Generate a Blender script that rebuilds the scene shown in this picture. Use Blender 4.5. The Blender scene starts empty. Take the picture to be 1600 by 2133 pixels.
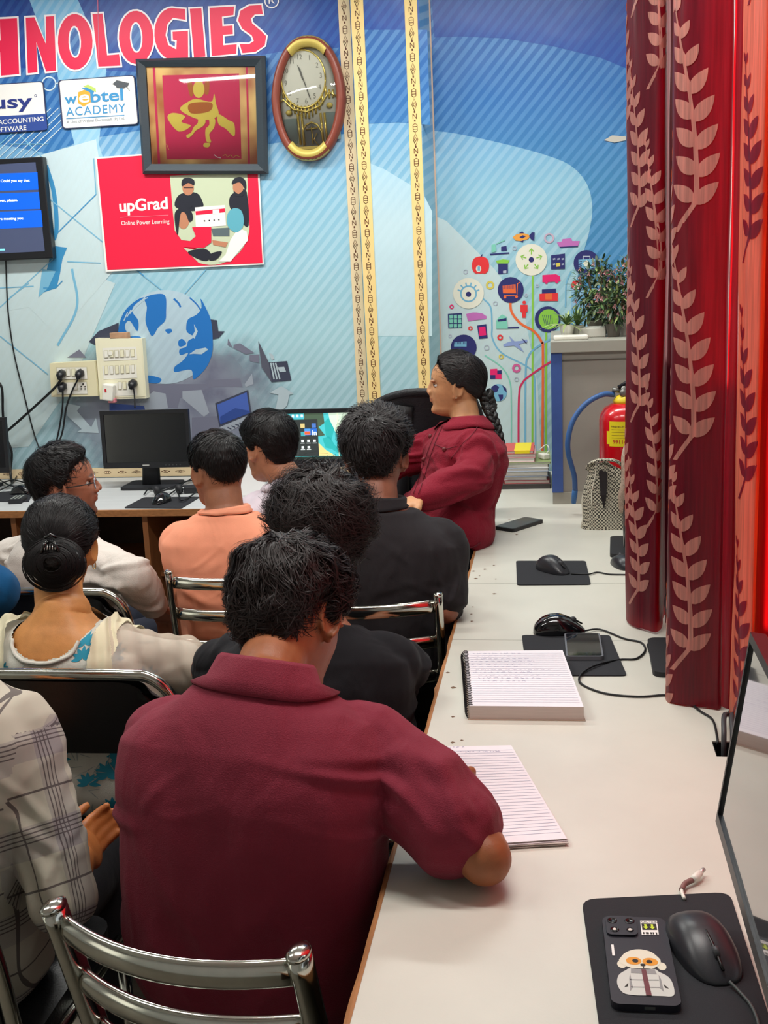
import bpy, bmesh, math, random
import numpy as np
from mathutils import Vector, Matrix, noise, geometry
from mathutils.bvhtree import BVHTree
random.seed(7); rng = np.random.default_rng(7)
SC = bpy.context.scene
COL = SC.collection

# ------------------------------------------------------------------ camera
CAM_H = 1.68
FPX = 2401.0
def _n(v):
    v = np.array(v, float); return v/np.linalg.norm(v)
_fw = _n([358/FPX, -542.5/FPX, 1]); _dn = _n([489/FPX, 10950/FPX, 1]); _dn = _n(_dn-_fw*np.dot(_dn, _fw))
_rt = np.cross(_fw, -_dn)
if _rt[0] < 0: _rt = -_rt
RW = np.array([_rt, _fw, -_dn])
CPOS = np.array([0, 0, CAM_H])
cam_d = bpy.data.cameras.new('camera'); cam = bpy.data.objects.new('camera', cam_d); COL.objects.link(cam)
mx = Matrix.Identity(4)
for i in range(3):
    mx[i][0] = RW[i][0]; mx[i][1] = -RW[i][1]; mx[i][2] = -RW[i][2]; mx[i][3] = CPOS[i]
cam.matrix_world = mx
cam_d.sensor_fit = 'VERTICAL'; cam_d.sensor_height = 24; cam_d.lens = FPX/2133*24; cam_d.clip_start = .05
SC.camera = cam

# ------------------------------------------------------------------ world, light, exposure
SC.view_settings.view_transform = 'Standard'; SC.view_settings.look = 'None'
SC.view_settings.exposure = 0.0; SC.view_settings.gamma = 1; SC.view_settings.use_curve_mapping = False
w = bpy.data.worlds.new('world'); SC.world = w; w.use_nodes = True
w.node_tree.nodes['Background'].inputs[0].default_value = (.86, .93, 1, 1)
w.node_tree.nodes['Background'].inputs[1].default_value = .9
def area(name, loc, size, power, col=(1, .98, .93), rot=(0, 0, 0)):
    l = bpy.data.lights.new(name, 'AREA'); l.shape = 'RECTANGLE'; l.size, l.size_y = size; l.energy = power; l.color = col
    o = bpy.data.objects.new(name, l); o.location = loc; o.rotation_euler = rot; COL.objects.link(o); return o
area('ceiling_tube', (-.25, 4.0, 2.93), (1.25, .12), 29, (.99, 1, .95))
area('ceiling_tube', (-1.9, 4.0, 2.93), (1.25, .12), 36, (.99, 1, .95))
area('ceiling_tube', (-.1, 2.0, 2.93), (1.25, .12), 33)
area('ceiling_tube', (-1.9, 1.9, 2.93), (1.25, .12), 24)
sun = bpy.data.lights.new('sun', 'SUN'); sun.energy = 7.5; sun.angle = math.radians(2); sun.color = (1, .93, .82)
so = bpy.data.objects.new('sun', sun); COL.objects.link(so)
so.rotation_euler = Vector((-.95, -.24, -.13)).to_track_quat('-Z', 'Y').to_euler()

# ------------------------------------------------------------------ picking points on the real surfaces
def ray(px, py): return RW @ np.array([(px-800)/FPX, (py-1066.5)/FPX, 1.])
def onz(px, py, z=.75): r = ray(px, py); return CPOS+r*(z-CAM_H)/r[2]
def ony(px, py, y): r = ray(px, py); return CPOS+r*y/r[1]
def onx(px, py, x): r = ray(px, py); return CPOS+r*x/r[0]
def atZ(px, py, Z): return CPOS+ray(px, py)*Z

# ------------------------------------------------------------------ materials
def lin(c):
    if isinstance(c, (tuple, list)) and len(c) == 3 and max(c) > 1.0:
        return tuple(((x/255)/12.92 if x/255 <= .04045 else ((x/255+.055)/1.055)**2.4) for x in c)+(1,)
    return tuple(c)+(1,) if len(c) == 3 else tuple(c)
MATS = {}
def new_mat(name):
    m = bpy.data.materials.new(name); m.use_nodes = True; return m, m.node_tree, m.node_tree.nodes['Principled BSDF']
def mat(name, col, rough=.6, metal=0, noise_amt=0.0, nscale=40, bump=0.0, bscale=200, spec=.5, coat=0, sheen=0, emit=0, stretch=None, alpha=None, trans=0, ior=1.45):
    if name in MATS: return MATS[name]
    m, nt, p = new_mat(name)
    c = lin(col); p.inputs['Base Color'].default_value = c
    p.inputs['Roughness'].default_value = rough; p.inputs['Metallic'].default_value = metal
    p.inputs['Specular IOR Level'].default_value = spec; p.inputs['Coat Weight'].default_value = coat; p.inputs['IOR'].default_value = ior
    p.inputs['Sheen Weight'].default_value = sheen; p.inputs['Transmission Weight'].default_value = trans
    if emit: p.inputs['Emission Color'].default_value = c; p.inputs['Emission Strength'].default_value = emit
    if alpha is not None: p.inputs['Alpha'].default_value = alpha
    tc = nt.nodes.new('ShaderNodeTexCoord'); vec = tc.outputs['Object']
    if stretch:
        mp = nt.nodes.new('ShaderNodeMapping'); mp.inputs['Scale'].default_value = stretch
        nt.links.new(vec, mp.inputs[0]); vec = mp.outputs[0]
    if noise_amt:
        nz = nt.nodes.new('ShaderNodeTexNoise'); nz.inputs['Scale'].default_value = nscale; nz.inputs['Detail'].default_value = 5
        nt.links.new(vec, nz.inputs['Vector'])
        mr = nt.nodes.new('ShaderNodeMapRange'); mr.inputs[1].default_value = .25; mr.inputs[2].default_value = .75
        mr.inputs[3].default_value = 1-noise_amt; mr.inputs[4].default_value = 1+noise_amt
        nt.links.new(nz.outputs['Fac'], mr.inputs[0])
        vm = nt.nodes.new('ShaderNodeVectorMath'); vm.operation = 'SCALE'; vm.inputs[0].default_value = c[:3]
        nt.links.new(mr.outputs[0], vm.inputs['Scale']); nt.links.new(vm.outputs[0], p.inputs['Base Color'])
    if bump:
        nb = nt.nodes.new('ShaderNodeTexNoise'); nb.inputs['Scale'].default_value = bscale; nb.inputs['Detail'].default_value = 3
        nt.links.new(vec, nb.inputs['Vector'])
        b = nt.nodes.new('ShaderNodeBump'); b.inputs['Strength'].default_value = bump; b.inputs['Distance'].default_value = .01
        nt.links.new(nb.outputs['Fac'], b.inputs['Height']); nt.links.new(b.outputs[0], p.inputs['Normal'])
    MATS[name] = m; return m

# ------------------------------------------------------------------ object helpers
def tagit(o, label=None, cat=None, group=None, kind=None):
    if label: o['label'] = label
    if cat: o['category'] = cat
    if group: o['group'] = group
    if kind: o['kind'] = kind
    return o
def empty(name, loc=(0, 0, 0), rz=0, label=None, cat=None, group=None):
    o = bpy.data.objects.new(name, None); COL.objects.link(o); o.location = loc; o.rotation_euler = (0, 0, rz); o.empty_display_size = .05
    return tagit(o, label, cat, group)
class MB:
    """collects shapes for ONE mesh"""
    def __init__(s): s.v = []; s.f = []; s.m = []; s.mats = []; s.sm = []
    def mi(s, m):
        if m not in s.mats: s.mats.append(m)
        return s.mats.index(m)
    def add(s, V, F, m, smooth=False):
        k = len(s.v); i = s.mi(m)
        s.v.extend([tuple(map(float, p)) for p in V])
        for f in F: s.f.append(tuple(int(a)+k for a in f)); s.m.append(i); s.sm.append(smooth)
        return s
    def box(s, c, d, m, R=None, bev=0):
        c = np.array(c, float); h = np.array(d, float)/2
        if bev <= 0:
            V = np.array([[x, y, z] for x in (-1, 1) for y in (-1, 1) for z in (-1, 1)])*h
            F = [(0, 1, 3, 2), (4, 6, 7, 5), (0, 4, 5, 1), (2, 3, 7, 6), (0, 2, 6, 4), (1, 5, 7, 3)]
        else:
            bm = bmesh.new(); bmesh.ops.create_cube(bm, size=1)
            for v in bm.verts: v.co = Vector(np.array(v.co)*h*2)
            bmesh.ops.bevel(bm, geom=bm.edges[:], offset=bev, segments=2, affect='EDGES', profile=.5)
            bm.verts.index_update(); V = np.array([v.co[:] for v in bm.verts]); F = [[q.index for q in f.verts] for f in bm.faces]; bm.free()
        if R is not None: V = V @ np.array(R).T
        return s.add(V+c, F, m)
    def tube(s, pts, r, m, n=10, caps=True, flat=None):
        """round (or flattened) tube along points; r scalar or list; flat=(a,b,upvector)"""
        P = [np.array(p, float) for p in pts]; k = len(P)
        rr = [r]*k if np.isscalar(r) else list(r)
        V = []; F = []
        up = None
        for i in range(k):
            t = _n(P[min(i+1, k-1)]-P[max(i-1, 0)])
            if up is None:
                a = np.array([0, 0, 1.]) if abs(t[2]) < .9 else np.array([1., 0, 0])
                if flat is not None: a = np.array(flat[2], float)
                up = _n(a-t*np.dot(a, t))
            else: up = _n(up-t*np.dot(up, t))
            if flat is not None:
                a = np.array(flat[2], float); up = _n(a-t*np.dot(a, t))
            sd = np.cross(t, up)
            A, B = (rr[i], rr[i]) if flat is None else (rr[i]*flat[0], rr[i]*flat[1])
            for j in range(n):
                th = 2*math.pi*j/n; V.append(P[i]+up*math.cos(th)*A+sd*math.sin(th)*B)
        for i in range(k-1):
            for j in range(n): F.append((i*n+j, i*n+(j+1) % n, (i+1)*n+(j+1) % n, (i+1)*n+j))
        if caps: F.append(tuple(range(n-1, -1, -1))); F.append(tuple((k-1)*n+j for j in range(n)))
        return s.add(V, F, m, True)
    def sphere(s, c, r, m, nu=16, nv=10, R=None):
        r = np.array([r]*3 if np.isscalar(r) else r, float); V = [(0, 0, 1)]
        for i in range(1, nv):
            p = math.pi*i/nv
            for j in range(nu): t = 2*math.pi*j/nu; V.append((math.sin(p)*math.cos(t), math.sin(p)*math.sin(t), math.cos(p)))
        V.append((0, 0, -1)); F = []
        for j in range(nu): F.append((0, 1+j, 1+(j+1) % nu))
        for i in range(nv-2):
            for j in range(nu): a = 1+i*nu; F.append((a+j, a+nu+j, a+nu+(j+1) % nu, a+(j+1) % nu))
        L = len(V)-1; a = 1+(nv-2)*nu
        for j in range(nu): F.append((L, a+(j+1) % nu, a+j))
        V = np.array(V)*r
        if R is not None: V = V@np.array(R).T
        return s.add(V+np.array(c, float), F, m, True)
    def lathe(s, c, prof, m, n=24, axis=None, smooth=True):
        V = []; F = []
        for (r, z) in prof:
            for j in range(n): t = 2*math.pi*j/n; V.append((r*math.cos(t), r*math.sin(t), z))
        for i in range(len(prof)-1):
            for j in range(n): F.append((i*n+j, i*n+(j+1) % n, (i+1)*n+(j+1) % n, (i+1)*n+j))
        F.append(tuple(range(n-1, -1, -1))); F.append(tuple((len(prof)-1)*n+j for j in range(n)))
        V = np.array(V)
        if axis is not None:
            q = Vector((0, 0, 1)).rotation_difference(Vector(axis)).to_matrix(); V = V@np.array(q).T
        return s.add(V+np.array(c, float), F, m, smooth)
    def grid(s, G, m, smooth=True, cu=False, cv=False):
        """G[i][j] points"""
        G = np.array(G, float); a, b = G.shape[:2]; F = []
        for i in range(a-(0 if cu else 1)):
            for j in range(b-(0 if cv else 1)): F.append((i*b+j, i*b+(j+1) % b, ((i+1) % a)*b+(j+1) % b, ((i+1) % a)*b+j))
        return s.add(G.reshape(-1, 3), F, m, smooth)
    def poly(s, P, m, both=False):
        P = [Vector(p) for p in P]; T = geometry.tessellate_polygon([P]); return s.add(P, T, m)
    def prism(s, P, ext, m):
        P = [np.array(p, float) for p in P]; e = np.array(ext, float); n = len(P)
        T = geometry.tessellate_polygon([[Vector(p) for p in P]])
        F = [tuple(t) for t in T]+[tuple(a+n for a in t[::-1]) for t in T]+[(i, (i+1) % n, (i+1) % n+n, i+n) for i in range(n)]
        return s.add(P+[p+e for p in P], F, m)
    def build(s, name, parent=None, loc=None, autosmooth=False):
        me = bpy.data.meshes.new(name)
        V = np.array(s.v, float)
        if loc is not None: V = V-np.array(loc, float)
        me.from_pydata(V.tolist(), [], s.f)
        for m in s.mats: me.materials.append(m)
        me.polygons.foreach_set('material_index', s.m); me.polygons.foreach_set('use_smooth', s.sm)
        me.update()
        bm = bmesh.new(); bm.from_mesh(me); bmesh.ops.recalc_face_normals(bm, faces=bm.faces[:]); bm.to_mesh(me); bm.free()
        o = bpy.data.objects.new(name, me); COL.objects.link(o)
        if parent is not None:
            o.parent = parent
        if loc is not None: o.location = loc
        return o
def child(mb, name, root, world=True):
    """link mb (given in world coords) as child of root placed at root.location (rz 0)"""
    o = mb.build(name, None, loc=tuple(root.location) if world else None)
    o.parent = root; o.location = (0, 0, 0); return o
def copy_tree(o, parent=None):
    c = o.copy(); COL.objects.link(c)
    if parent is not None: c.parent = parent
    for ch in list(o.children): copy_tree(ch, c)
    return c
FONT_CACHE = {}
def text_mesh(t, bold=0.0, space=1.0):
    k = (t, bold, space)
    if k in FONT_CACHE: return FONT_CACHE[k]
    cu = bpy.data.curves.new('t', 'FONT'); cu.body = t; cu.offset = bold; cu.space_character = space; cu.resolution_u = 4
    o = bpy.data.objects.new('t', cu); COL.objects.link(o)
    me = o.to_mesh(); V = np.array([v.co[:] for v in me.vertices]); F = [tuple(p.vertices) for p in me.polygons]
    o.to_mesh_clear(); bpy.data.objects.remove(o); bpy.data.curves.remove(cu)
    FONT_CACHE[k] = (V, F); return V, F
class Art(MB):
    """flat print on a wall plane y = const; shapes given by where the photo shows them on that plane"""
    def __init__(s, y, step=.0005): super().__init__(); s.y = y; s.step = step; s.k = 0
    def P(s, p, L): return ony(p[0], p[1], s.y-(L+s.k % 13*.05)*s.step)
    def shape(s, pts, m, L=1):
        s.k += 1; return s.poly([s.P(p, L) for p in pts], m)
    def ell(s, c, r, m, L=1, n=28, a0=0, a1=2*math.pi):
        rx, ry = (r, r) if np.isscalar(r) else r
        return s.shape([(c[0]+rx*math.cos(a0+(a1-a0)*i/n), c[1]+ry*math.sin(a0+(a1-a0)*i/n)) for i in range(n)], m, L)
    def ring(s, c, r, wd, m, L=1, n=28, a0=0, a1=2*math.pi, closed=True):
        rx, ry = (r, r) if np.isscalar(r) else r
        s.line([(c[0]+rx*math.cos(a0+(a1-a0)*i/n), c[1]+ry*math.sin(a0+(a1-a0)*i/n)) for i in range(n+1)], wd, m, L)
    def blob(s, pts, m, L=1):
        P = [np.array(p, float) for p in pts]; n = len(P); out = []
        for i in range(n):
            a, b, c, d = P[i-1], P[i], P[(i+1) % n], P[(i+2) % n]
            for k in range(4):
                t = k/4; out.append(.5*((2*b)+(-a+c)*t+(2*a-5*b+4*c-d)*t*t+(-a+3*b-3*c+d)*t**3))
        return s.shape(out, m, L)
    def line(s, pts, wd, m, L=1):
        s.k += 1; pts = [np.array(p, float) for p in pts]; V = []; F = []; k = len(pts)
        for i in range(k):
            t = pts[min(i+1, k-1)]-pts[max(i-1, 0)]; t = t/(np.linalg.norm(t)+1e-9); nn = np.array([-t[1], t[0]])*wd/2
            V += [s.P(pts[i]+nn, L), s.P(pts[i]-nn, L)]
        for i in range(k-1): F.append((2*i, 2*i+1, 2*i+3, 2*i+2))
        return s.add(V, F, m)
    def curve(s, pts, wd, m, L=1): return s.line(smooth_path(pts, 10), wd, m, L)
    def text(s, t, p0, p1, h, m, L=1, bold=0.0, slant=0.0, space=1.0, fit=True):
        """baseline from p0 to p1 (pixels), capital height h"""
        V, F = text_mesh(t, bold, space)
        x0, x1 = V[:, 0].min(), V[:, 0].max(); cap = .70
        p0 = np.array(p0, float); p1 = np.array(p1, float); d = p1-p0
        u = V[:, 0]; u = (u-x0)/(x1-x0); nrm_ = np.array([slant, -1.])
        nx = np.array([.07*0, -1.])
        Q = p0[None]+u[:, None]*d[None]+(V[:, 1]/cap*h)[:, None]*np.array([slant-.06, -1])[None]
        return s.add([s.P(q, L) for q in Q], F, m)
def smooth_path(pts, sub=8):
    P = [np.array(p, float) for p in pts]; P = [2*P[0]-P[1]]+P+[2*P[-1]-P[-2]]; out = []
    for i in range(1, len(P)-2):
        for k in range(sub):
            t = k/sub; a, b, c, d = P[i-1], P[i], P[i+1], P[i+2]
            out.append(.5*((2*b)+(-a+c)*t+(2*a-5*b+4*c-d)*t*t+(-a+3*b-3*c+d)*t**3))
    out.append(P[-2]); return out
def rotz(a): c, s = math.cos(a), math.sin(a); return np.array([[c, -s, 0], [s, c, 0], [0, 0, 1]])
def rotx(a): c, s = math.cos(a), math.sin(a); return np.array([[1, 0, 0], [0, c, -s], [0, s, c]])
def roty(a): c, s = math.cos(a), math.sin(a); return np.array([[c, 0, s], [0, 1, 0], [-s, 0, c]])
# ================================================================== THE SETTING
YW = 5.0; YP = 4.93; YR = 5.06      # poster wall, pillar front, right-hand wall
def mural_mat(name, stops, amt, sscale=38, zlo=.7, zhi=2.95, light=(200, 225, 235)):
    """printed vinyl: vertical colour ramp with diagonal stripes"""
    if name in MATS: return MATS[name]
    m, nt, p = new_mat(name); N = nt.nodes; Lk = nt.links
    tc = N.new('ShaderNodeTexCoord'); sp = N.new('ShaderNodeSeparateXYZ'); Lk.new(tc.outputs['Object'], sp.inputs[0])
    mr = N.new('ShaderNodeMapRange'); mr.inputs[1].default_value = zlo; mr.inputs[2].default_value = zhi; Lk.new(sp.outputs['Z'], mr.inputs[0])
    cr = N.new('ShaderNodeValToRGB'); e = cr.color_ramp.elements
    while len(e) < len(stops): e.new(.5)
    for i, (q, c) in enumerate(stops): e[i].position = q; e[i].color = lin(c)
    Lk.new(mr.outputs[0], cr.inputs[0])
    # stripes run up to the right
    ma = N.new('ShaderNodeMath'); ma.operation = 'MULTIPLY_ADD'; ma.inputs[1].default_value = -1.12; Lk.new(sp.outputs['X'], ma.inputs[0]); Lk.new(sp.outputs['Z'], ma.inputs[2])
    mu = N.new('ShaderNodeMath'); mu.operation = 'MULTIPLY'; mu.inputs[1].default_value = sscale*math.pi; Lk.new(ma.outputs[0], mu.inputs[0])
    si = N.new('ShaderNodeMath'); si.operation = 'SINE'; Lk.new(mu.outputs[0], si.inputs[0])
    m2 = N.new('ShaderNodeMapRange'); m2.interpolation_type = 'SMOOTHSTEP'; m2.inputs[1].default_value = -.35; m2.inputs[2].default_value = .35; Lk.new(si.outputs[0], m2.inputs[0])
    nz = N.new('ShaderNodeTexNoise'); nz.inputs['Scale'].default_value = 1.6; nz.inputs['Detail'].default_value = 3; Lk.new(tc.outputs['Object'], nz.inputs['Vector'])
    m3 = N.new('ShaderNodeMapRange'); m3.inputs[1].default_value = .35; m3.inputs[2].default_value = .65; m3.inputs[3].default_value = .5*amt; m3.inputs[4].default_value = amt; Lk.new(nz.outputs['Fac'], m3.inputs[0])
    m4 = N.new('ShaderNodeMath'); m4.operation = 'MULTIPLY'; Lk.new(m2.outputs[0], m4.inputs[0]); Lk.new(m3.outputs[0], m4.inputs[1])
    mix = N.new('ShaderNodeMix'); mix.data_type = 'RGBA'; Lk.new(m4.outputs[0], mix.inputs[0]); Lk.new(cr.outputs[0], mix.inputs[6]); mix.inputs[7].default_value = lin(light)
    Lk.new(mix.outputs[2], p.inputs['Base Color'])
    p.inputs['Roughness'].default_value = .34; p.inputs['Specular IOR Level'].default_value = .35
    # fine vertical ribs and slow waves of the vinyl sheet
    wv = N.new('ShaderNodeTexWave'); wv.inputs['Scale'].default_value = 55; wv.inputs['Distortion'].default_value = .5; Lk.new(tc.outputs['Object'], wv.inputs['Vector'])
    n2 = N.new('ShaderNodeTexNoise'); n2.inputs['Scale'].default_value = 3; Lk.new(tc.outputs['Object'], n2.inputs['Vector'])
    b1 = N.new('ShaderNodeBump'); b1.inputs['Strength'].default_value = .08; b1.inputs['Distance'].default_value = .001; Lk.new(wv.outputs['Fac'], b1.inputs['Height'])
    b2 = N.new('ShaderNodeBump'); b2.inputs['Strength'].default_value = .35; b2.inputs['Distance'].default_value = .03; Lk.new(n2.outputs['Fac'], b2.inputs['Height']); Lk.new(b1.outputs[0], b2.inputs['Normal'])
    Lk.new(b2.outputs[0], p.inputs['Normal'])
    MATS[name] = m; return m
def flat(name, c, rough=.5, **k): return mat('print_'+name, c, rough, spec=.3, **k)
M_low = mural_mat('mural_pale', [(0, (150, 180, 188)), (.3, (158, 198, 208)), (.55, (138, 188, 212)), (.72, (92, 150, 200)), (1, (104, 160, 206))], .36)
M_mid = mural_mat('mural_mid_blue', [(0, (56, 124, 176)), (.55, (70, 134, 180)), (.72, (48, 108, 174)), (1, (32, 78, 156))], .42, light=(120, 175, 222))
M_top = mural_mat('mural_deep_blue', [(0, (40, 90, 170)), (.8, (30, 74, 158)), (1, (28, 62, 140))], .22, light=(70, 130, 200))
M_beam = mural_mat('mural_beam', [(0, (185, 212, 214)), (.5, (190, 216, 226)), (.75, (130, 190, 225)), (1, (110, 178, 222))], .25)
M_white = mural_mat('mural_whitish', [(0, (190, 208, 208)), (.5, (196, 216, 220)), (1, (200, 220, 232))], .15)
P_wall = mat('plaster', (196, 200, 196), .8, noise_amt=.05, bump=.1)
# floor / ceiling / walls
def clear_glass():
    if 'clear_glass' in MATS: return MATS['clear_glass']
    gm, nt_, p_ = new_mat('clear_glass'); mixs = nt_.nodes.new('ShaderNodeMixShader'); tr = nt_.nodes.new('ShaderNodeBsdfTransparent'); gs = nt_.nodes.new('ShaderNodeBsdfGlossy'); gs.inputs['Roughness'].default_value = .02; fr = nt_.nodes.new('ShaderNodeFresnel'); fr.inputs['IOR'].default_value = 1.5
    nt_.links.new(fr.outputs[0], mixs.inputs[0]); nt_.links.new(tr.outputs[0], mixs.inputs[1]); nt_.links.new(gs.outputs[0], mixs.inputs[2]); nt_.links.new(mixs.outputs[0], nt_.nodes['Material Output'].inputs[0]); MATS['clear_glass'] = gm; return gm
def structure(mb, name): return tagit(mb.build(name), kind='structure')
M_floor = mat('speckled_tile', (118, 112, 100), .45, noise_amt=.25, nscale=30)
structure(MB().box((-1.6, 2.2, -.03), (5.4, 6.4, .06), M_floor), 'floor')
structure(MB().box((-1.6, 2.2, 3.03), (5.4, 6.4, .06), mat('ceiling_white', (228, 228, 222), .9, noise_amt=.03)), 'ceiling')
structure(MB().box((-4.25, 2.2, 1.5), (.1, 6.4, 3.0), P_wall), 'wall_left')
structure(MB().box((-1.6, -.95, 1.5), (5.4, .1, 3.0), P_wall), 'wall_rear_unseen')  # unseen wall, added to keep world light off the sitters' backs
# right wall with a window opening
WX = .86
rw = MB()
rw.box((WX+.05, 2.2, .5), (.1, 6.4, 1.0), P_wall).box((WX+.05, 2.2, 2.9), (.1, 6.4, .2), P_wall)
rw.box((WX+.05, 2.80, 1.225), (.1, 1.0, .45), P_wall).box((WX+.05, 4.35, 1.9), (.1, 2.1, 1.8), P_wall).box((WX+.05, -.4, 1.9), (.1, 1.2, 1.8), P_wall)  # raised far sill invented to cut the sun off the lower folds
structure(rw, 'wall_right')
wf = MB(); M_fr = mat('window_frame_paint', (210, 205, 195), .5)
for y in (.22, 1.25, 2.3, 3.28): wf.box((WX+.03, y, 1.9), (.04, .045, 1.8), M_fr)
wf.box((WX+.03, 1.75, 2.78), (.04, 3.05, .045), M_fr).box((WX+.03, 1.25, 1.02), (.04, 2.1, .045), M_fr).box((WX+.03, 2.8, 1.47), (.04, 1.0, .045), M_fr)
win = structure(wf, 'window_1')
gl = MB(); gl.box((WX+.03, 1.75, 1.9), (.004, 3.0, 1.72), clear_glass())
g = gl.build('pane', win)

# --- poster wall with its printed mural (one sheet of vinyl)
A = Art(YW)
def sheet(x0, x1, z0, z1, y, m, a): a.add([(x0, y, z0), (x1, y, z0), (x1, y, z1), (x0, y, z1)], [(0, 1, 2, 3)], m)
XL = ony(757, 600, YW)[0]
A.box(((-4.2+XL)/2, YW+.06, 1.5), (XL+4.2, .12, 3.0), M_low)
# deep blue head of the print and its curved lower border
A.shape([(-400, -60), (790, -60), (755, 92), (700, 100), (640, 98), (560, 112), (300, 150), (0, 140), (-400, 180)], M_top, 1)
A.shape([(-400, 180), (0, 140), (300, 150), (560, 112), (640, 98), (700, 100), (757, 92), (745, 277), (700, 280), (560, 300), (300, 270), (180, 290), (100, 320), (0, 300), (-400, 340)], M_mid, 1)
A.shape([(50, -30), (150, -30), (222, 140), (206, 300), (236, 400), (240, 480), (214, 520), (190, 470), (155, 300), (118, 150)], M_beam, 2)
A.shape([(60, 330), (200, 290), (240, 560), (120, 700), (60, 640), (-60, 660), (-60, 560)], M_white, 3)
A.shape([(-60, 560), (120, 545), (240, 590), (150, 800), (60, 930), (-60, 940)], M_white, 2)
lb = flat('pale_cyan', (120, 180, 210)); lb2 = flat('teal_blue', (60, 140, 190)); wl = flat('white_line', (205, 225, 235))
A.curve([(96, 345), (112, 400), (118, 470), (112, 500)], 9, lb2, 4)
A.shape([(110, 512), (140, 516), (130, 540), (125, 570), (118, 600), (82, 612), (98, 560)], lb2, 4)
A.shape([(88, 560), (116, 565), (100, 600), (80, 620)], lb, 5)
A.curve([(150, 560), (160, 640), (120, 720)], 5, lb, 4)
for a_, b_ in (((100, 412), (215, 505)), ((215, 505), (300, 575)), ((110, 495), (200, 405)), ((60, 590), (20, 620)), ((200, 405), (195, 330)), ((0, 640), (110, 540)),
               ((300, 575), (395, 650)), ((395, 650), (430, 680)), ((360, 640), (430, 560)), ((0, 700), (100, 780)), ((140, 545), (210, 548)), ((0, 600), (70, 596)),
               ((90, 600), (116, 600)), ((116, 600), (130, 585)), ((0, 300), (90, 220)), ((20, 300), (100, 300)), ((40, 280), (90, 330))):
    A.line([a_, b_], 2.2, lb2 if a_[0] % 20 else lb, 5)
for i in range(6): A.line([(-20+16*i, 330), (90+16*i, 225)], 1.6, wl, 5)
A.ring((102, 174), 14, 2.6, wl, 5); A.line([(116, 174), (124, 172)], 2, wl, 5)
# headline letters: pink red with a white outline, drawn stroke by stroke on a rising baseline
red = flat('letter_red', (236, 40, 82), .35); whi = flat('letter_white', (245, 240, 245), .35)
def base_y(x): return 158-(x-0)*(158-106)/555.
def LH(x): return 92
def lp(x, v):  # x in px along the word, v 0..1 up the letter
    return (x-v*4.5, base_y(x)-v*(118-(x/555.)*22))
def letter(polys):
    for pl, L, m in polys: A.shape([lp(*q) for q in pl], m, L)
def grow(pl, g):
    c = np.array(pl).mean(0); out = []
    k = len(pl)
    area2 = sum(pl[i][0]*pl[(i+1) % k][1]-pl[(i+1) % k][0]*pl[i][1] for i in range(k)); sg = 1 if area2 > 0 else -1
    H = 100.
    for i in range(k):
        p = np.array([pl[i][0], pl[i][1]*H]); a = np.array([pl[i-1][0], pl[i-1][1]*H]); b = np.array([pl[(i+1) % k][0], pl[(i+1) % k][1]*H])
        e1 = _n(p-a+1e-9); e2 = _n(b-p+1e-9); n1 = np.array([e1[1], -e1[0]])*sg; n2 = np.array([e2[1], -e2[0]])*sg
        q = n1+n2; q = q/max(.35, np.dot(q, q)/2); q = q if np.linalg.norm(q) < 2 else q/np.linalg.norm(q)*2
        p = p+q*g; out.append((p[0], p[1]/H))
    return out
def stroke_letter(pl, holes=()):
    A.shape([lp(*q) for q in grow(pl, 3.4)], whi, 7); A.shape([lp(*q) for q in pl], red, 8)
    for h in holes:
        A.shape([lp(*q) for q in h], whi, 9); A.shape([lp(*q) for q in grow(h, -3)], M_mid, 10)
def arc(cx, rx, cy, ry, a0, a1, n=14): return [(cx+rx*math.cos(math.radians(a0+(a1-a0)*i/n)), cy+ry*math.sin(math.radians(a0+(a1-a0)*i/n))) for i in range(n+1)]
stroke_letter([(-42, 0), (-18, 0), (-18, .42), (2, .42), (2, 0), (40, 0), (40, 1), (4, 1), (4, .62), (-18, .62), (-18, 1), (-42, 1)])
stroke_letter([(58, 0), (78, 0), (78, .55), (96, 0), (117, 0), (117, 1), (100, 1), (98, .5), (76, 1), (58, 1)])
stroke_letter(arc(159, 36, .5, .52, 0, 360, 26)[:-1], [arc(158, 13, .5, .30, 0, 360, 18)[:-1]])
stroke_letter([(205, 0), (251, -.02), (249, .2), (224, .2), (218, 1), (197, 1.0)])
stroke_letter(arc(286, 36, .5, .52, 0, 360, 26)[:-1], [arc(286, 13, .5, .30, 0, 360, 18)[:-1]])
stroke_letter([(392, 0), (394, .56), (362, .56), (362, .40), (370, .38), (368, .2), (352, .3), (347, .5), (352, .72), (364, .84), (390, .78), (390, 1.0)]+arc(362, 38, .52, .52, 75, 262, 14)+[(378, 0)])
stroke_letter([(404, 0), (428, 0), (424, 1), (400, 1)])
stroke_letter([(441, 0), (492, .0), (494, .2), (466, .2), (466, .42), (487, .42), (487, .6), (466, .6), (466, .8), (490, .82), (492, 1), (441, 1)])
stroke_letter([(505, 0), (532, 0), (552, .12), (556, .32), (545, .45), (528, .62), (526, .72), (534, .8), (551, .8), (549, 1), (524, 1), (505, .9), (499, .7), (507, .52), (526, .36), (530, .24), (520, .18), (500, .2)])
A.ring((566, 2), 14, 2.4, whi, 8); A.text('R', (560, 8), (573, 7), 12, whi, 8)
# long vertical seam of the sheet through the L
A.line([(203, -40), (206, 128)], 1.5, flat('seam', (220, 120, 150)), 11)
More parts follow.
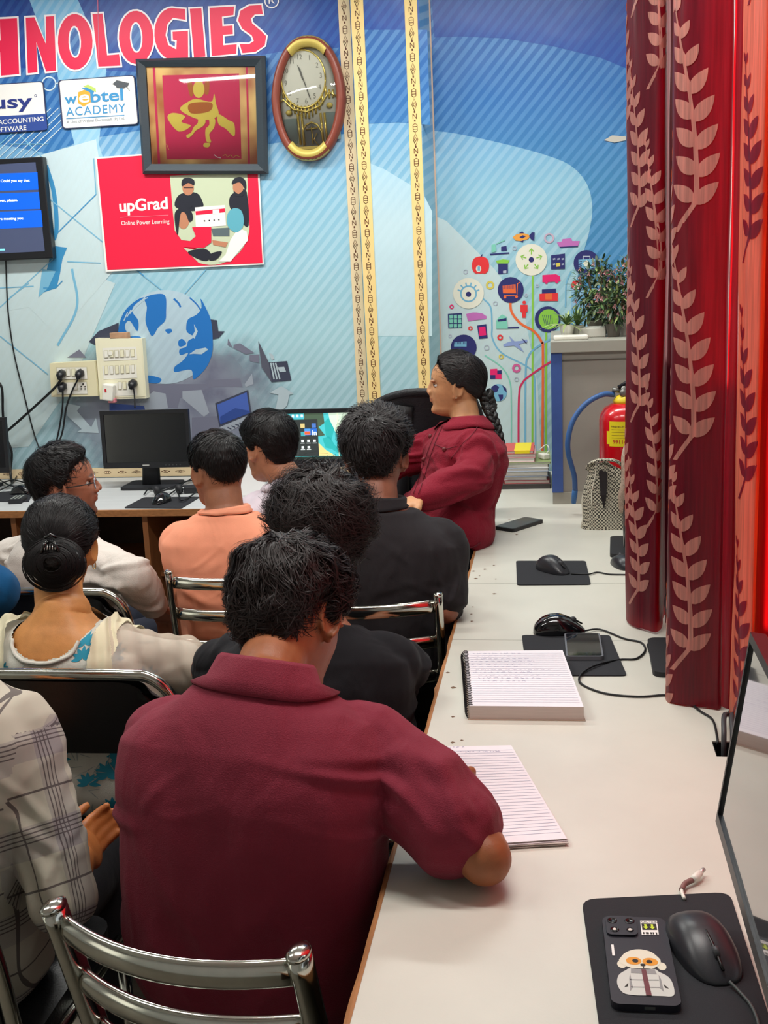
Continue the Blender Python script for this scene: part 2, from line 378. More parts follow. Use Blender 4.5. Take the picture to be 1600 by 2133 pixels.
# globe on the mural
def fog_mat():
    m, nt, p = new_mat('printed_fog'); N, Lk = nt.nodes, nt.links; tc = N.new('ShaderNodeTexCoord'); c = ony(350, 850, YW); mp = N.new('ShaderNodeMapping'); mp.vector_type = 'TEXTURE'
    mp.inputs['Location'].default_value = tuple(c); mp.inputs['Scale'].default_value = (.62, 9, .40); Lk.new(tc.outputs['Object'], mp.inputs[0]); ln_ = N.new('ShaderNodeVectorMath'); ln_.operation = 'LENGTH'; Lk.new(mp.outputs[0], ln_.inputs[0])
    nz = N.new('ShaderNodeTexNoise'); nz.inputs['Scale'].default_value = 5; nz.inputs['Detail'].default_value = 5; Lk.new(tc.outputs['Object'], nz.inputs['Vector'])
    ad = N.new('ShaderNodeMath'); ad.operation = 'MULTIPLY_ADD'; ad.inputs[1].default_value = .7; Lk.new(nz.outputs['Fac'], ad.inputs[0]); Lk.new(ln_.outputs['Value'], ad.inputs[2])
    mr = N.new('ShaderNodeMapRange'); mr.interpolation_type = 'SMOOTHSTEP'; mr.inputs[1].default_value = .85; mr.inputs[2].default_value = 1.35; mr.inputs[3].default_value = .92; mr.inputs[4].default_value = 0; Lk.new(ad.outputs[0], mr.inputs[0]); Lk.new(mr.outputs[0], p.inputs['Alpha'])
    cr = N.new('ShaderNodeValToRGB'); cr.color_ramp.elements[0].color = lin((104, 106, 128)); cr.color_ramp.elements[0].position = .35; cr.color_ramp.elements[1].color = lin((150, 158, 172)); cr.color_ramp.elements[1].position = .65; Lk.new(nz.outputs['Fac'], cr.inputs[0]); Lk.new(cr.outputs[0], p.inputs['Base Color']); p.inputs['Roughness'].default_value = .4; return m
gb = flat('globe_blue', (38, 112, 186)); gw = mural_mat('mural_globe_white', [(0, (150, 165, 178)), (.4, (175, 200, 214)), (1, (180, 210, 222))], .2)
fog = fog_mat()
sgry = flat('slab_grey', (112, 114, 132)); sgr2 = flat('slab_light', (150, 158, 170)); dk = flat('laptop_dark', (62, 66, 84)); paper = flat('arrow_pale', (172, 188, 196))
A.shape([(205, 690), (247, 672), (247, 720), (205, 722), (185, 712)], dk, 4); A.shape([(436, 665), (452, 667), (455, 690), (468, 690), (456, 704), (430, 710)], dk, 4)
A.shape([(60, 620), (680, 600), (700, 985), (60, 1000)], fog, 3)
A.ell((344, 702), 98, gw, 5, 48)
A.blob([(302, 620), (330, 612), (345, 618), (346, 650), (344, 668), (330, 682), (318, 700), (310, 690), (303, 668), (306, 640)], gb, 6)
A.blob([(247, 702), (250, 670), (262, 645), (285, 625), (300, 620), (280, 636), (276, 650), (288, 668), (286, 690), (270, 668), (260, 680), (268, 704)], gb, 6)
A.blob([(246, 705), (282, 700), (292, 704), (250, 712)], gb, 6)
A.blob([(344, 687), (356, 685), (358, 691), (350, 695)], gb, 6)
A.blob([(392, 665), (410, 655), (420, 640), (418, 622), (432, 648), (440, 670), (443, 702), (442, 735), (430, 765), (404, 790), (398, 770), (365, 775), (364, 764), (380, 752), (392, 735), (376, 740), (374, 728), (388, 722), (392, 710), (404, 702), (390, 692), (388, 680)], gb, 6)
A.shape([(394, 738), (408, 728), (428, 724), (434, 728), (420, 738), (404, 737)], gw, 7)
A.shape([(404, 675), (412, 690), (405, 706), (400, 700), (406, 690)], gw, 7)
A.blob([(372, 710), (380, 706), (388, 716), (378, 722), (372, 720)], gb, 6)
A.blob([(305, 782), (335, 788), (330, 798), (306, 796)], gb, 6)
for q in range(7): A.line([(258+q*6, 668-q*7), (266+q*7, 650-q*5)], 2, gw, 7)
A.curve([(395, 620), (408, 632), (418, 645)], 3, gb, 6); A.curve([(362, 622), (372, 632), (376, 640)], 4, gb, 6)
for pl, m in (([(300, 800), (430, 800), (430, 812), (375, 830), (370, 850), (350, 850), (345, 830), (300, 815)], sgry), ([(430, 792), (500, 788), (505, 806), (430, 806)], sgry),
              ([(510, 800), (525, 778), (528, 800), (512, 806)], sgr2), ([(290, 840), (320, 815), (345, 820), (350, 850), (300, 860)], sgr2), ([(380, 815), (420, 812), (436, 860), (425, 868), (380, 830)], sgr2),
              ([(475, 705), (485, 725), (474, 718)], sgry), ([(487, 718), (500, 715), (530, 735), (512, 738), (486, 725)], sgry), ([(520, 740), (540, 738), (540, 756), (520, 752)], sgry),
              ([(400, 870), (470, 866), (470, 930), (400, 930)], sgry), ([(140, 745), (165, 728), (180, 745)], sgry), ([(560, 735), (568, 738), (572, 748), (566, 750)], paper)):
    A.shape(pl, m, 4)
A.shape([(538, 710), (560, 755), (598, 752), (607, 792), (565, 796)], dk, 6); A.shape([(538, 710), (560, 755), (566, 796), (545, 765)], flat('lid_grey', (84, 86, 100)), 7)
for q in range(3): A.line([(564+q*5, 756), (571+q*6, 790)], 3, paper, 8)
A.shape([(578, 765), (592, 764), (596, 774), (583, 775)], paper, 8)
A.shape([(448, 840), (517, 812), (524, 862), (457, 890)], dk, 6); A.shape([(452, 843), (514, 817), (520, 858), (459, 883)], flat('lap_screen', (70, 96, 172)), 7)
A.shape([(459, 868), (490, 850), (520, 856), (521, 860), (459, 884)], flat('lap_screen2', (48, 72, 138)), 8)
A.shape([(457, 890), (524, 862), (530, 868), (480, 898)], sgr2, 6)
for q in range(6): A.line([(474+q*8, 890-q*3), (482+q*8, 894-q*4)], 2, dk, 8)
A.shape([(562, 818), (586, 804), (612, 820), (603, 822), (598, 845), (570, 870), (545, 866), (575, 848), (580, 822)], paper, 6)
A.shape([(138, 840), (168, 846), (160, 856), (190, 890), (200, 870), (206, 902), (160, 900), (170, 894), (140, 866)], paper, 5)
A.shape([(228, 840), (300, 846), (303, 856), (228, 856)], flat('lap_screen3', (62, 84, 150)), 6)
# small printed border on the skirting of the wall above the worktop
cream = flat('tape_cream', (232, 208, 168)); brown = flat('tape_brown', (96, 52, 36)); gold = flat('tape_gold', (236, 206, 140))
tape_shade = flat('tape_shaded', (206, 176, 158))  # same tape, with the shade of the side face put into its colour
def tape_h(x0, x1, z, y, a):
    a.add([(x0, y, z), (x1, y, z), (x1, y, z+.045), (x0, y, z+.045)], [(0, 1, 2, 3)], cream)
    x = x0+.03; k = 0
    while x < x1-.05:
        motif(a, lambda s_, t_: (x+s_, y-.0006, z+.0225+t_*.8), k); x += .07; k += 1
def motif(a, f, k):
    """one ornament of the tape: s along, t across"""
    def ln(pts, wd=.0022):
        pts = [np.array(p, float) for p in pts]; V = []; F = []
        for i in range(len(pts)):
            t = pts[min(i+1, len(pts)-1)]-pts[max(i-1, 0)]; t /= np.linalg.norm(t)+1e-9; nn = np.array([-t[1], t[0]])*wd/2
            V += [f(*(pts[i]+nn)), f(*(pts[i]-nn))]
        a.add(V, [(2*i, 2*i+1, 2*i+3, 2*i+2) for i in range(len(pts)-1)], brown)
    def loop(pts): ln(list(pts)+[pts[0], pts[1]])
    k %= 3
    if k == 0:
        loop([(-.024, 0), (0, -.008), (.024, 0), (0, .008)]); loop([(-.008, 0), (0, -.004), (.008, 0), (0, .004)])
    elif k == 1:
        loop([(-.017, 0), (-.012, -.007), (.012, -.007), (.017, 0), (.012, .007), (-.012, .007)]); ln([(-.005, -.007), (-.005, .007)]); ln([(.005, -.007), (.005, .007)])
    else:
        for s_ in (-.017, .017): ln([(s_-.004, 0), (s_+.004, 0)], .005)
        ln([(-.01, -.006), (.01, -.006)]); ln([(-.01, .006), (.01, .006)]); ln([(-.01, .006), (.01, -.006)])
tape_h(-3.0, XL-.06, .752, YW-.002, A)
structure(A, 'wall_back')

# --- pillar front and side, right-hand wall
Pm = Art(YP)
xl = ony(757, 600, YP)[0]; xr = ony(891, 600, YP)[0]; xr2 = ony(914, 600, YR)[0]
Pm.prism([(xl, YP, 0), (xr, YP, 0), (xr2, YR, 0), (xr2, YR+.1, 0), (xl, YR+.1, 0)], (0, 0, 3.0), M_low)
Pm.shape([(738, -60), (872, -60), (874, 62), (740, 62)], M_top, 1)
Pm.shape([(758, 62), (890, 62), (896, 260), (830, 255), (765, 258)], M_mid, 1)
Pm.shape([(770, 340), (800, 352), (880, 400), (900, 440), (900, 700), (775, 700)], M_beam, 1)
structure(Pm, 'wall_pillar')
def tape_v(name, p0, p1, z0, z1, base, wd):
    """vertical ornamental tape between plan points p0 and p1"""
    a = MB(); p0 = np.array(p0, float); p1 = np.array(p1, float); t = (p1-p0)/np.linalg.norm(p1-p0); nn = np.array([t[1], -t[0]])
    if nn[1] > 0: nn = -nn
    q0 = p0+nn*.002; q1 = p1+nn*.002; r0 = p0+nn*.0028
    a.prism([(p0[0], p0[1], z0), (p1[0], p1[1], z0), (q1[0], q1[1], z0), (q0[0], q0[1], z0)], (0, 0, z1-z0), base)
    W = np.linalg.norm(p1-p0); z = z0+.03; k = 0
    while z < z1-.03:
        motif(a, lambda s_, t_: (*(r0+t*(W/2+t_*wd)), z+s_), k); z += .0455; k += 1
    return tagit(a.build(name), kind='structure')
tw = .052
tape_v('trim_1', (XL-.050, YW-.001), (XL-.002, YW-.001), .76, 3.0, cream, 1.2)
tape_v('trim_2', (xl+.002, YP-.001), (xl+.054, YP-.001), .76, 3.0, gold, 1.2)
tape_v('trim_3', (xr-.054, YP-.001), (xr-.003, YP-.001), .76, 3.0, gold, 1.2)
tape_v('trim_4', (xr2-.050, YR-.012), (xr2+.004, YR-.004), .76, 3.0, tape_shade, 1.2)

B = Art(YR)
B.box(((xr2+.9)/2, YR+.06, 1.5), (.9-xr2, .12, 3.0), M_mid)
B.shape([(895, -60), (1340, -60), (1340, 160), (1306, 143), (1250, 120), (1150, 96), (1050, 80), (960, 76), (905, 78)], M_top, 1)
edge = smooth_path([(900, 272), (960, 280), (1060, 302), (1140, 324), (1190, 346), (1222, 382), (1234, 430), (1228, 480), (1212, 540), (1196, 620), (1190, 720)], 6)
B.shape(list(map(tuple, edge))+[(1190, 1100), (860, 1100)], M_low, 1)
B.shape([(1190, 600), (1330, 600), (1330, 1100), (1190, 1100)], mural_mat('mural_r', [(0, (120, 160, 190)), (.4, (110, 170, 208)), (1, (90, 150, 200))], .4), 1)
B.shape([(905, 450), (930, 460), (975, 505), (1030, 560), (1090, 640), (1120, 800), (1130, 1000), (900, 1000)], M_white, 2)
navy = flat('navy', (48, 50, 108)); ivory = flat('ivory', (226, 224, 208)); sky = flat('sky_blue', (118, 176, 206)); grn = flat('green', (138, 196, 74)); orn = flat('orange', (232, 108, 60))
pnk = flat('pink', (226, 40, 110)); rd = flat('icon_red', (226, 56, 60)); tea = flat('mint', (126, 200, 180)); lil = flat('lilac', (190, 110, 180)); gry = flat('pale_grey', (176, 184, 200)); yel = flat('yellow', (214, 196, 90)); pw = flat('plane', (140, 158, 206))
crim = flat('crimson', (206, 50, 96))
# flowing lines
B.curve([(1004, 620), (1022, 640), (1025, 680), (1026, 705), (1045, 735), (1095, 762), (1112, 780), (1115, 830), (1116, 960)], 3.4, sky, 3)
B.line([(1110, 560), (1109, 960)], 4, grn, 4); B.line([(1138, 680), (1137, 960)], 4, grn, 4)
B.curve([(1063, 625), (1066, 650), (1085, 674), (1112, 690), (1128, 712), (1131, 740), (1130, 960)], 5, orn, 5)
B.curve([(1190, 730), (1150, 752), (1110, 778), (1088, 798), (1081, 830), (1080, 960)], 4, crim, 5)
B.curve([(1160, 700), (1120, 722), (1101, 742), (1095, 780), (1094, 960)], 4, sky, 4)
B.curve([(1010, 740), (1045, 765), (1062, 795), (1065, 840), (1065, 960)], 2.6, tea, 4)
B.curve([(1190, 565), (1180, 590), (1178, 640)], 3, sky, 3)
# big discs
B.ell((1107, 541), 33, ivory, 6); B.ell((1107, 541), 5.5, navy, 7)
for k in range(5):
    a_ = -math.pi/2+k*2*math.pi/5; c_, s_ = math.cos(a_), math.sin(a_)
    p = np.array([1107, 541]); d_ = np.array([c_, s_]); n_ = np.array([-s_, c_])
    B.line([p+d_*11, p+d_*22], 2.2, grn, 7); B.line([p+d_*17+n_*5, p+d_*23, p+d_*17-n_*5], 2.2, grn, 7)
B.ell((976, 611), 32, ivory, 6); B.ring((976, 612), 16, 3.4, sky, 7); B.ell((976, 613), 5.5, navy, 8)
for k in range(6): a_ = math.radians(200+k*28); B.line([(976+17*math.cos(a_), 612+17*math.sin(a_)), (976+24*math.cos(a_), 612+24*math.sin(a_))], 3, sky, 7)
B.ell((1064, 604), 27, navy, 6); B.shape([(1047, 595), (1074, 592), (1075, 611), (1048, 611)], orn, 7); B.line([(1083, 588), (1078, 591), (1077, 616), (1050, 616)], 2, orn, 7)
for k in range(9): B.line([(1049+k*2.7, 594), (1049+k*2.7, 602)], 1.1 if k % 2 else .7, navy, 8)
B.ell((1052, 619), 3, orn, 7); B.ell((1076, 618), 3, orn, 7)
B.ell((1222, 548), 27, navy, 6); B.line([(1215, 542), (1215, 534), (1229, 534), (1229, 542)], 2.6, gry, 7)
B.shape([(1205, 541), (1240, 539), (1240, 560), (1206, 561)], sky, 7); B.shape([(1222, 541), (1230, 549), (1222, 558), (1214, 549)], ivory, 8)
for k in range(5): B.line([(1205, 543+k*4), (1212, 545+k*4)], 1.6, navy, 8); B.line([(1232, 543+k*4), (1239, 544+k*4)], 1.6, navy, 8)
B.ell((1141, 665), 27, navy, 6); B.ell((1143, 665), 21, grn, 7)
for k in range(6): B.line([(1130+k*4, 656), (1136+k*3, 678)], 1, navy, 8)
B.ell((966, 724), 27, navy, 6); B.shape([(946, 713), (972, 711), (972, 722), (946, 722)], sky, 7)
for k in range(8): B.line([(947+k*3.1, 712), (947+k*3.1, 717)], 1.1, navy, 8)
# little pictures
B.ell((1001, 552), (18, 18), rd, 6); B.ell((993, 553), (10, 17), rd, 7); B.ell((1009, 553), (10, 17), rd, 7); B.line([(1001, 536), (1005, 530)], 2, navy, 7); B.ell((997, 560), (5.5, 7), ivory, 8); B.shape([(995, 555), (1000, 555), (1000, 564), (995, 564)], sky, 9)
B.shape([(1068, 494), (1076, 488), (1088, 485), (1100, 488), (1104, 492), (1100, 498), (1085, 502), (1074, 501)], flat('fish', (232, 158, 70)), 6); B.shape([(1102, 491), (1108, 484), (1114, 484), (1113, 502), (1106, 498)], navy, 7); B.shape([(1082, 494), (1089, 490), (1096, 492), (1088, 497)], navy, 7); B.shape([(1080, 486), (1088, 482), (1092, 486)], navy, 7); B.shape([(1084, 502), (1092, 501), (1088, 505)], navy, 7)
B.line([(1021, 530), (1061, 527)], 3, navy, 6); B.shape([(1024, 510), (1032, 508), (1034, 524), (1024, 526)], tea, 6); B.shape([(1044, 514), (1055, 512), (1056, 522), (1044, 523)], navy, 6); B.line([(1034, 508), (1052, 500)], 2, tea, 6)
B.shape([(1033, 543), (1048, 540), (1062, 542), (1058, 549), (1036, 549)], grn, 6); B.shape([(1038, 549), (1058, 549), (1058, 569), (1038, 571)], navy, 6); B.shape([(1048, 564), (1055, 563), (1055, 569), (1048, 569)], gry, 7)
B.ring((1144, 496), 9, 3.5, flat('gear_rose', (196, 170, 190)), 6, 16)
B.shape([(1160, 505), (1170, 503), (1172, 498), (1190, 496), (1192, 502), (1208, 502), (1204, 513), (1166, 515)], lil, 6); B.line([(1166, 515), (1204, 513)], 2, navy, 7)
B.shape([(1148, 532), (1177, 528), (1177, 560), (1148, 561)], navy, 6)
for i in range(3):
    for j in range(2): B.line([(1152+i*9, 540+j*11), (1157+i*9, 539+j*11)], 3, gry, 7)
B.shape([(1159, 548), (1167, 547), (1167, 555), (1159, 556)], yel, 8)
B.shape([(1130, 573), (1158, 571), (1166, 575), (1168, 586), (1130, 588)], pnk, 6); B.ell((1138, 588), 3.4, pnk, 6); B.ell((1160, 587), 3.4, pnk, 6)
B.shape([(1129, 603), (1158, 601), (1158, 625), (1129, 625)], navy, 6); B.shape([(1124, 612), (1162, 610), (1162, 627), (1124, 627)], rd, 7); B.shape([(1136, 612), (1150, 611), (1150, 624), (1136, 624)], orn, 8)
B.ell((1092, 630), 3.6, rd, 6); B.shape([(1084, 635), (1099, 635), (1099, 650), (1096, 650), (1095, 662), (1088, 662), (1087, 650), (1084, 650)], rd, 6)
B.ring((1021, 594), 7, 4, yel, 6, 12); B.ring((941, 639), 3.5, 2.5, pnk, 6, 12); B.ring((980, 684), 3.5, 2.5, rd, 6, 12); B.ring((1042, 703), 4.5, 3.4, rd, 6, 12); B.ring((1076, 767), 7, 5, flat('gear_pink', (206, 96, 150)), 6, 12); B.ring((1044, 743), 4, 2.4, yel, 6, 12)
for gx, gy, gr in ((970, 566, 4), (1032, 632, 4), (1014, 724, 5), (1072, 517, 4), (1096, 615, 3), (1119, 595, 3), (1076, 790, 4), (938, 700, 3)): B.ring((gx, gy), gr, 1.6, gry, 6, 12)
B.shape([(933, 654), (962, 652), (963, 683), (934, 684)], navy, 6)
for i in range(3):
    for j in range(3): B.shape([(936+i*9, 656+j*9.5), (943+i*9, 655.5+j*9.5), (943.5+i*9, 663+j*9.5), (936.5+i*9, 663.5+j*9.5)], tea, 7)
B.shape([(971, 654), (985, 651), (993, 651), (1005, 653), (1014, 659), (1013, 664), (975, 669)], lil, 6)
B.shape([(994, 678), (1013, 675), (1016, 704), (998, 706)], navy, 6); B.shape([(997, 682), (1011, 680), (1013, 698), (999, 700)], pnk, 7)
B.shape([(1034, 668), (1040, 660), (1046, 655), (1056, 660), (1058, 685), (1034, 685)], tea, 6); B.shape([(1037, 666), (1055, 662), (1055, 668), (1037, 670)], navy, 7); B.line([(1058, 683), (1081, 682)], 3, navy, 7)
B.shape([(1048, 718), (1060, 712), (1085, 710), (1098, 707), (1099, 712), (1070, 720), (1050, 722)], pw, 6); B.shape([(1060, 699), (1066, 712), (1072, 711)], pw, 7); B.shape([(1068, 718), (1080, 716), (1092, 734)], pw, 7); B.shape([(1086, 704), (1092, 708), (1099, 717), (1094, 714)], navy, 7)
B.shape([(1021, 769), (1036, 768), (1036, 772), (1044, 771), (1045, 789), (1021, 789)], pnk, 6); B.shape([(1036, 772), (1045, 771), (1045, 779), (1036, 779)], navy, 7); B.shape([(1021, 781), (1032, 781), (1032, 789), (1021, 789)], navy, 7)
B.ell((1038, 818), (18, 18), sky, 6); B.shape([(1024, 806), (1032, 801), (1040, 806), (1036, 816), (1028, 818), (1023, 812)], navy, 7); B.shape([(1038, 822), (1048, 822), (1048, 830), (1042, 836)], navy, 7); B.shape([(1046, 802), (1054, 808), (1056, 818), (1050, 812)], navy, 7)
B.ell((1200, 594), 10, rd, 6); B.shape([(1193, 600), (1206, 587), (1210, 596), (1202, 604)], ivory, 7)
B.shape([(1256, 567), (1266, 561), (1272, 572), (1262, 578)], pnk, 7); B.shape([(1256, 582), (1276, 568), (1280, 574), (1260, 588)], navy, 7)
# crease in the vinyl with bare patches
B.shape([(1258, 292), (1275, 282), (1304, 284), (1304, 292), (1280, 297)], flat('bare_patch', (196, 190, 180)), 8)
structure(B, 'wall_right_of_pillar')
# ================================================================== WORKTOPS
def rrect(w_, h_, r, n=5):
    out = []
    for cx, cy, a0 in ((w_/2-r, h_/2-r, 0), (-w_/2+r, h_/2-r, 90), (-w_/2+r, -h_/2+r, 180), (w_/2-r, -h_/2+r, 270)):
        for i in range(n+1): a = math.radians(a0+90*i/n); out.append((cx+r*math.cos(a), cy+r*math.sin(a)))
    return out
def slab(mb, c, w_, h_, t, r, m, rz=0, R=None, m_side=None):
    """rounded plate centred at c (bottom centre), lying flat then rotated"""
    Q = np.array([(x, y, 0) for x, y in rrect(w_, h_, r)]); Rm = rotz(rz) if R is None else np.array(R)
    Q = Q@Rm.T+np.array(c, float); mb.prism(list(Q), Rm@np.array([0, 0, t]), m); return mb
TZ = .75
M_lam = mat('worktop_laminate', (205, 203, 192), .34, noise_amt=.035, nscale=9, bump=.02, bscale=300, spec=.4)
M_ply = mat('plywood_edge', (158, 106, 62), .7, noise_amt=.25, nscale=60, stretch=(1, .12, 3))
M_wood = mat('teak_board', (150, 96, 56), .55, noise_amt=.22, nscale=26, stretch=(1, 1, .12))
M_dkw = mat('dark_board', (70, 52, 42), .7, noise_amt=.2, nscale=20)  # darker brown board for the panels below the worktops
wt = empty('worktop', (.28, 2.6, 0), label='long cream laminate worktop running along the curtained window, with a chipped brown front edge', cat='desk')
DX = -.267
t = MB()
# top with a square cable hole
hx0, hx1, hy0, hy1 = .285, .345, 2.06, 2.13
for x0, x1, y0, y1 in ((DX, hx0, .3, 4.98), (hx1, .85, .3, 4.98), (hx0, hx1, .3, hy0), (hx0, hx1, hy1, 4.98)):
    t.box(((x0+x1)/2, (y0+y1)/2, TZ-.0125), (x1-x0, y1-y0, .025), M_lam)
ch = mat('chip_mark', (110, 84, 66), .8)
for i in range(26):
    y_ = 1.9+2.2*rng.random(); x_ = DX+.004+abs(rng.normal())*.06; s_ = .002+.004*rng.random()
    t.add([(x_-s_, y_, TZ+.0003), (x_, y_-s_*1.5, TZ+.0003), (x_+s_*1.6, y_, TZ+.0003), (x_, y_+s_*1.2, TZ+.0003)], [(0, 1, 2, 3)], ch)
for y_ in (2.72, 3.22): t.box(((DX+.85)/2, y_, TZ+.0001), (.85-DX, .0016, .0004), mat('joint_line', (150, 148, 140), .8))
child(t, 'top', wt)
t = MB(); bh = mat('hole_shade', (12, 12, 14), .7); xc, yc = (hx0+hx1)/2, (hy0+hy1)/2
for c_, d_ in (((hx0+.001, yc, TZ-.02), (.002, hy1-hy0, .036)), ((hx1-.001, yc, TZ-.02), (.002, hy1-hy0, .036)), ((xc, hy1-.001, TZ-.02), (hx1-hx0, .002, .036)), ((xc, hy0+.001, TZ-.02), (hx1-hx0, .002, .036)), ((xc, yc, TZ-.045), (hx1-hx0, hy1-hy0, .004))): t.box(c_, d_, bh)
child(t, 'hole_shade_liner', wt)  # black liner added to stand for the shade inside the hole
t = MB(); n = 150; V = []; F = []
for i in range(n+1):
    y_ = .3+4.68*i/n; j_ = .0035*noise.noise(Vector((y_*9, 0, 0)))+(.003*noise.noise(Vector((y_*40, 3, 0))) if y_ > 2 else 0)
    for dx, z_ in ((0, TZ-.026), (-.004-j_, TZ-.026), (-.006-j_, TZ-.001), (-.002, TZ+.0008), (.002, TZ+.0006)): V.append((DX+dx, y_, z_))
for i in range(n):
    for k in range(4): F.append((i*5+k, i*5+k+1, (i+1)*5+k+1, (i+1)*5+k))
t.add(V, F, M_ply); child(t, 'edge_band', wt)
for y_ in (.5, 1.75, 3.0, 4.2):
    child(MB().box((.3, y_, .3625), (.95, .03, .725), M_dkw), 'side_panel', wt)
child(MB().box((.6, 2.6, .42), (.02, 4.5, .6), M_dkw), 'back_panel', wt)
# worktop under the poster wall
BX1 = DX-.014
bt = empty('worktop', (-2.2, 4.64, 0), label='grey white worktop with orange plywood edge under the poster wall', cat='desk')
M_lam2 = mat('grey_laminate', (196, 198, 198), .35, noise_amt=.07, nscale=5, stretch=(1, 6, 1))
child(MB().box(((-4.1+BX1)/2, 4.64, TZ-.0125), (BX1+4.1, .70, .025), M_lam2), 'top', bt)
child(MB().box(((-4.1+BX1)/2, 4.283, TZ-.012), (BX1+4.1, .012, .026), M_ply), 'edge_band', bt)
for x_ in (-2.83, -2.2, -1.64, -1.0, -.45): child(MB().box((x_, 4.62, .3625), (.022, .62, .725), M_wood), 'side_panel', bt)
child(MB().box(((-4.1+BX1)/2, 4.66, .45), (BX1+4.1, .5, .018), M_wood), 'shelf', bt)
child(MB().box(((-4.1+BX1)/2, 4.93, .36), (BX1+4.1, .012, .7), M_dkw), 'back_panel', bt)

# ================================================================== WALL THINGS
M_bk = mat('black_plastic', (24, 25, 30), .35, bump=.03, bscale=600); M_bk2 = mat('black_matt', (30, 31, 35), .6, bump=.06, bscale=500)
M_wh = mat('white_plastic', (232, 230, 220), .35); M_cord = mat('black_cord', (18, 19, 22), .5)
def plate(a, pts, d, m, y):  # thin board on wall: prism towards the room
    P = [ony(p[0], p[1], y) for p in pts]; return a.prism(P, (0, -d, 0), m)
def on_wall(name, label, cat, pts, y, group=None):
    c = np.mean([ony(p[0], p[1], y) for p in pts], axis=0); return empty(name, tuple(c), label=label, cat=cat, group=group)
# red poster
pq = [(199, 328), (538, 303), (550, 551), (221, 566)]
t0 = on_wall('poster', 'red poster lettered upGrad with a photo of students, below the framed picture', 'poster', pq, YW)
rdp = flat('poster_red', (235, 36, 70), .4); wb = flat('poster_white', (238, 236, 232))
a = MB(); plate(a, pq, .004, wb, YW-.006); plate(a, [(202, 331), (534, 306), (547, 548), (224, 562)], .0012, rdp, YW-.010); child(a, 'sheet', t0)
a = Art(YW-.0118)
a.text('upGrad', (249, 441), (350, 434), 24, wb, 1, bold=.028); a.line([(250, 453), (351, 448)], 1, flat('thin_rose', (245, 130, 150)), 1)
a.text('Online Power Learning', (253, 469), (353, 465), 8.6, wb, 1, bold=.003)
child(a, 'lettering', t0)
a = Art(YW-.0116); ph1 = flat('photo_wall', (196, 206, 176)); ph2 = flat('photo_dark', (40, 42, 52)); sk = flat('photo_skin', (190, 130, 100)); hj = flat('photo_teal', (96, 170, 188))
U = [(354, 366), (515, 360), (519, 470)]+[(440+80*math.cos(t_), 470+82*math.sin(t_)) for t_ in np.linspace(0, 1.9, 14)]+[(382, 516), (404, 520), (440, 505), (438, 472), (400, 473), (408, 492), (396, 502), (378, 500), (364, 480), (360, 440)]
a.shape(U, ph1, 1)
a.blob([(366, 432), (368, 412), (382, 402), (410, 402), (422, 420), (422, 432), (400, 440)], ph2, 2); a.ell((392, 392), (12, 15), sk, 3); a.blob([(379, 388), (380, 374), (392, 370), (404, 375), (404, 386), (392, 381)], ph2, 4); a.line([(383, 391), (402, 391)], 1.5, ph2, 5)
a.blob([(479, 432), (480, 408), (498, 398), (514, 400), (518, 470), (500, 460)], ph2, 2); a.ell((496, 390), (11, 15), sk, 3); a.blob([(483, 384), (488, 372), (502, 369), (512, 378), (512, 396), (500, 380)], ph2, 4); a.blob([(487, 398), (497, 404), (508, 396), (506, 408), (490, 408)], ph2, 4)
a.ell((382, 455), (13, 22), sk, 3); a.blob([(364, 460), (366, 440), (382, 432), (398, 440), (402, 456), (394, 462), (386, 444), (376, 446), (370, 490)], ph2, 4); a.ell((395, 428), 5, ph2, 4)
a.shape([(406, 432), (468, 427), (471, 470), (408, 474)], wb, 4); a.shape([(407, 440), (468, 434), (469, 442), (408, 448)], rdp, 5); a.shape([(443, 437), (457, 436), (457, 445), (443, 446)], wb, 6)
for q in range(4): a.ell((426+q*10, 460-q*.8), 1.5, ph2, 6)
a.blob([(474, 470), (474, 446), (486, 434), (502, 438), (508, 458), (504, 476), (490, 484)], hj, 5); a.shape([(480, 500), (492, 482), (504, 478), (514, 482), (517, 500), (480, 545), (455, 545), (470, 530)], wb, 4)
a.blob([(392, 524), (425, 518), (440, 530), (430, 544), (405, 536)], ph2, 3); a.blob([(440, 528), (462, 524), (452, 540), (436, 542)], ph2, 4)
a.shape([(442, 500), (475, 505), (470, 515), (444, 510)], sk, 4); a.shape([(440, 476), (478, 474), (478, 492), (444, 492)], flat('photo_mid', (92, 106, 110)), 3)
a.shape([(400, 473), (440, 472), (440, 505), (425, 516), (404, 516), (382, 514), (396, 503), (408, 492)], rdp, 7)
child(a, 'printed_photo', t0)
# two white sign boards in the print
def signboard(pts, label, draw):
    t0 = on_wall('sign_board', label, 'sign', pts, YW); c = np.mean(pts, axis=0)
    def rounded(pts, r):
        out = []; k = len(pts)
        for i in range(k):
            p = np.array(pts[i], float); u = _n(np.array(pts[i-1])-p); v = _n(np.array(pts[(i+1) % k])-p)
            for s_ in (0, .25, .5, .75, 1): out.append(tuple(p+u*r*(1-s_)**2+v*r*s_**2))
        return out
    a = MB(); plate(a, rounded(pts, 8), .004, flat('sign_rim', (56, 62, 96)), YW-.006)
    q = [tuple(c+(np.array(p)-c)*(1-2.6/np.linalg.norm(np.array(p)-c)*1.2)) for p in pts]
    plate(a, rounded(q, 7), .0012, wb, YW-.010); child(a, 'board', t0)
    a = Art(YW-.0118); draw(a); child(a, 'lettering', t0)
nav = flat('sign_navy', (44, 56, 128)); sb = flat('sign_blue', (64, 146, 200)); og = flat('sign_orange', (240, 172, 60))
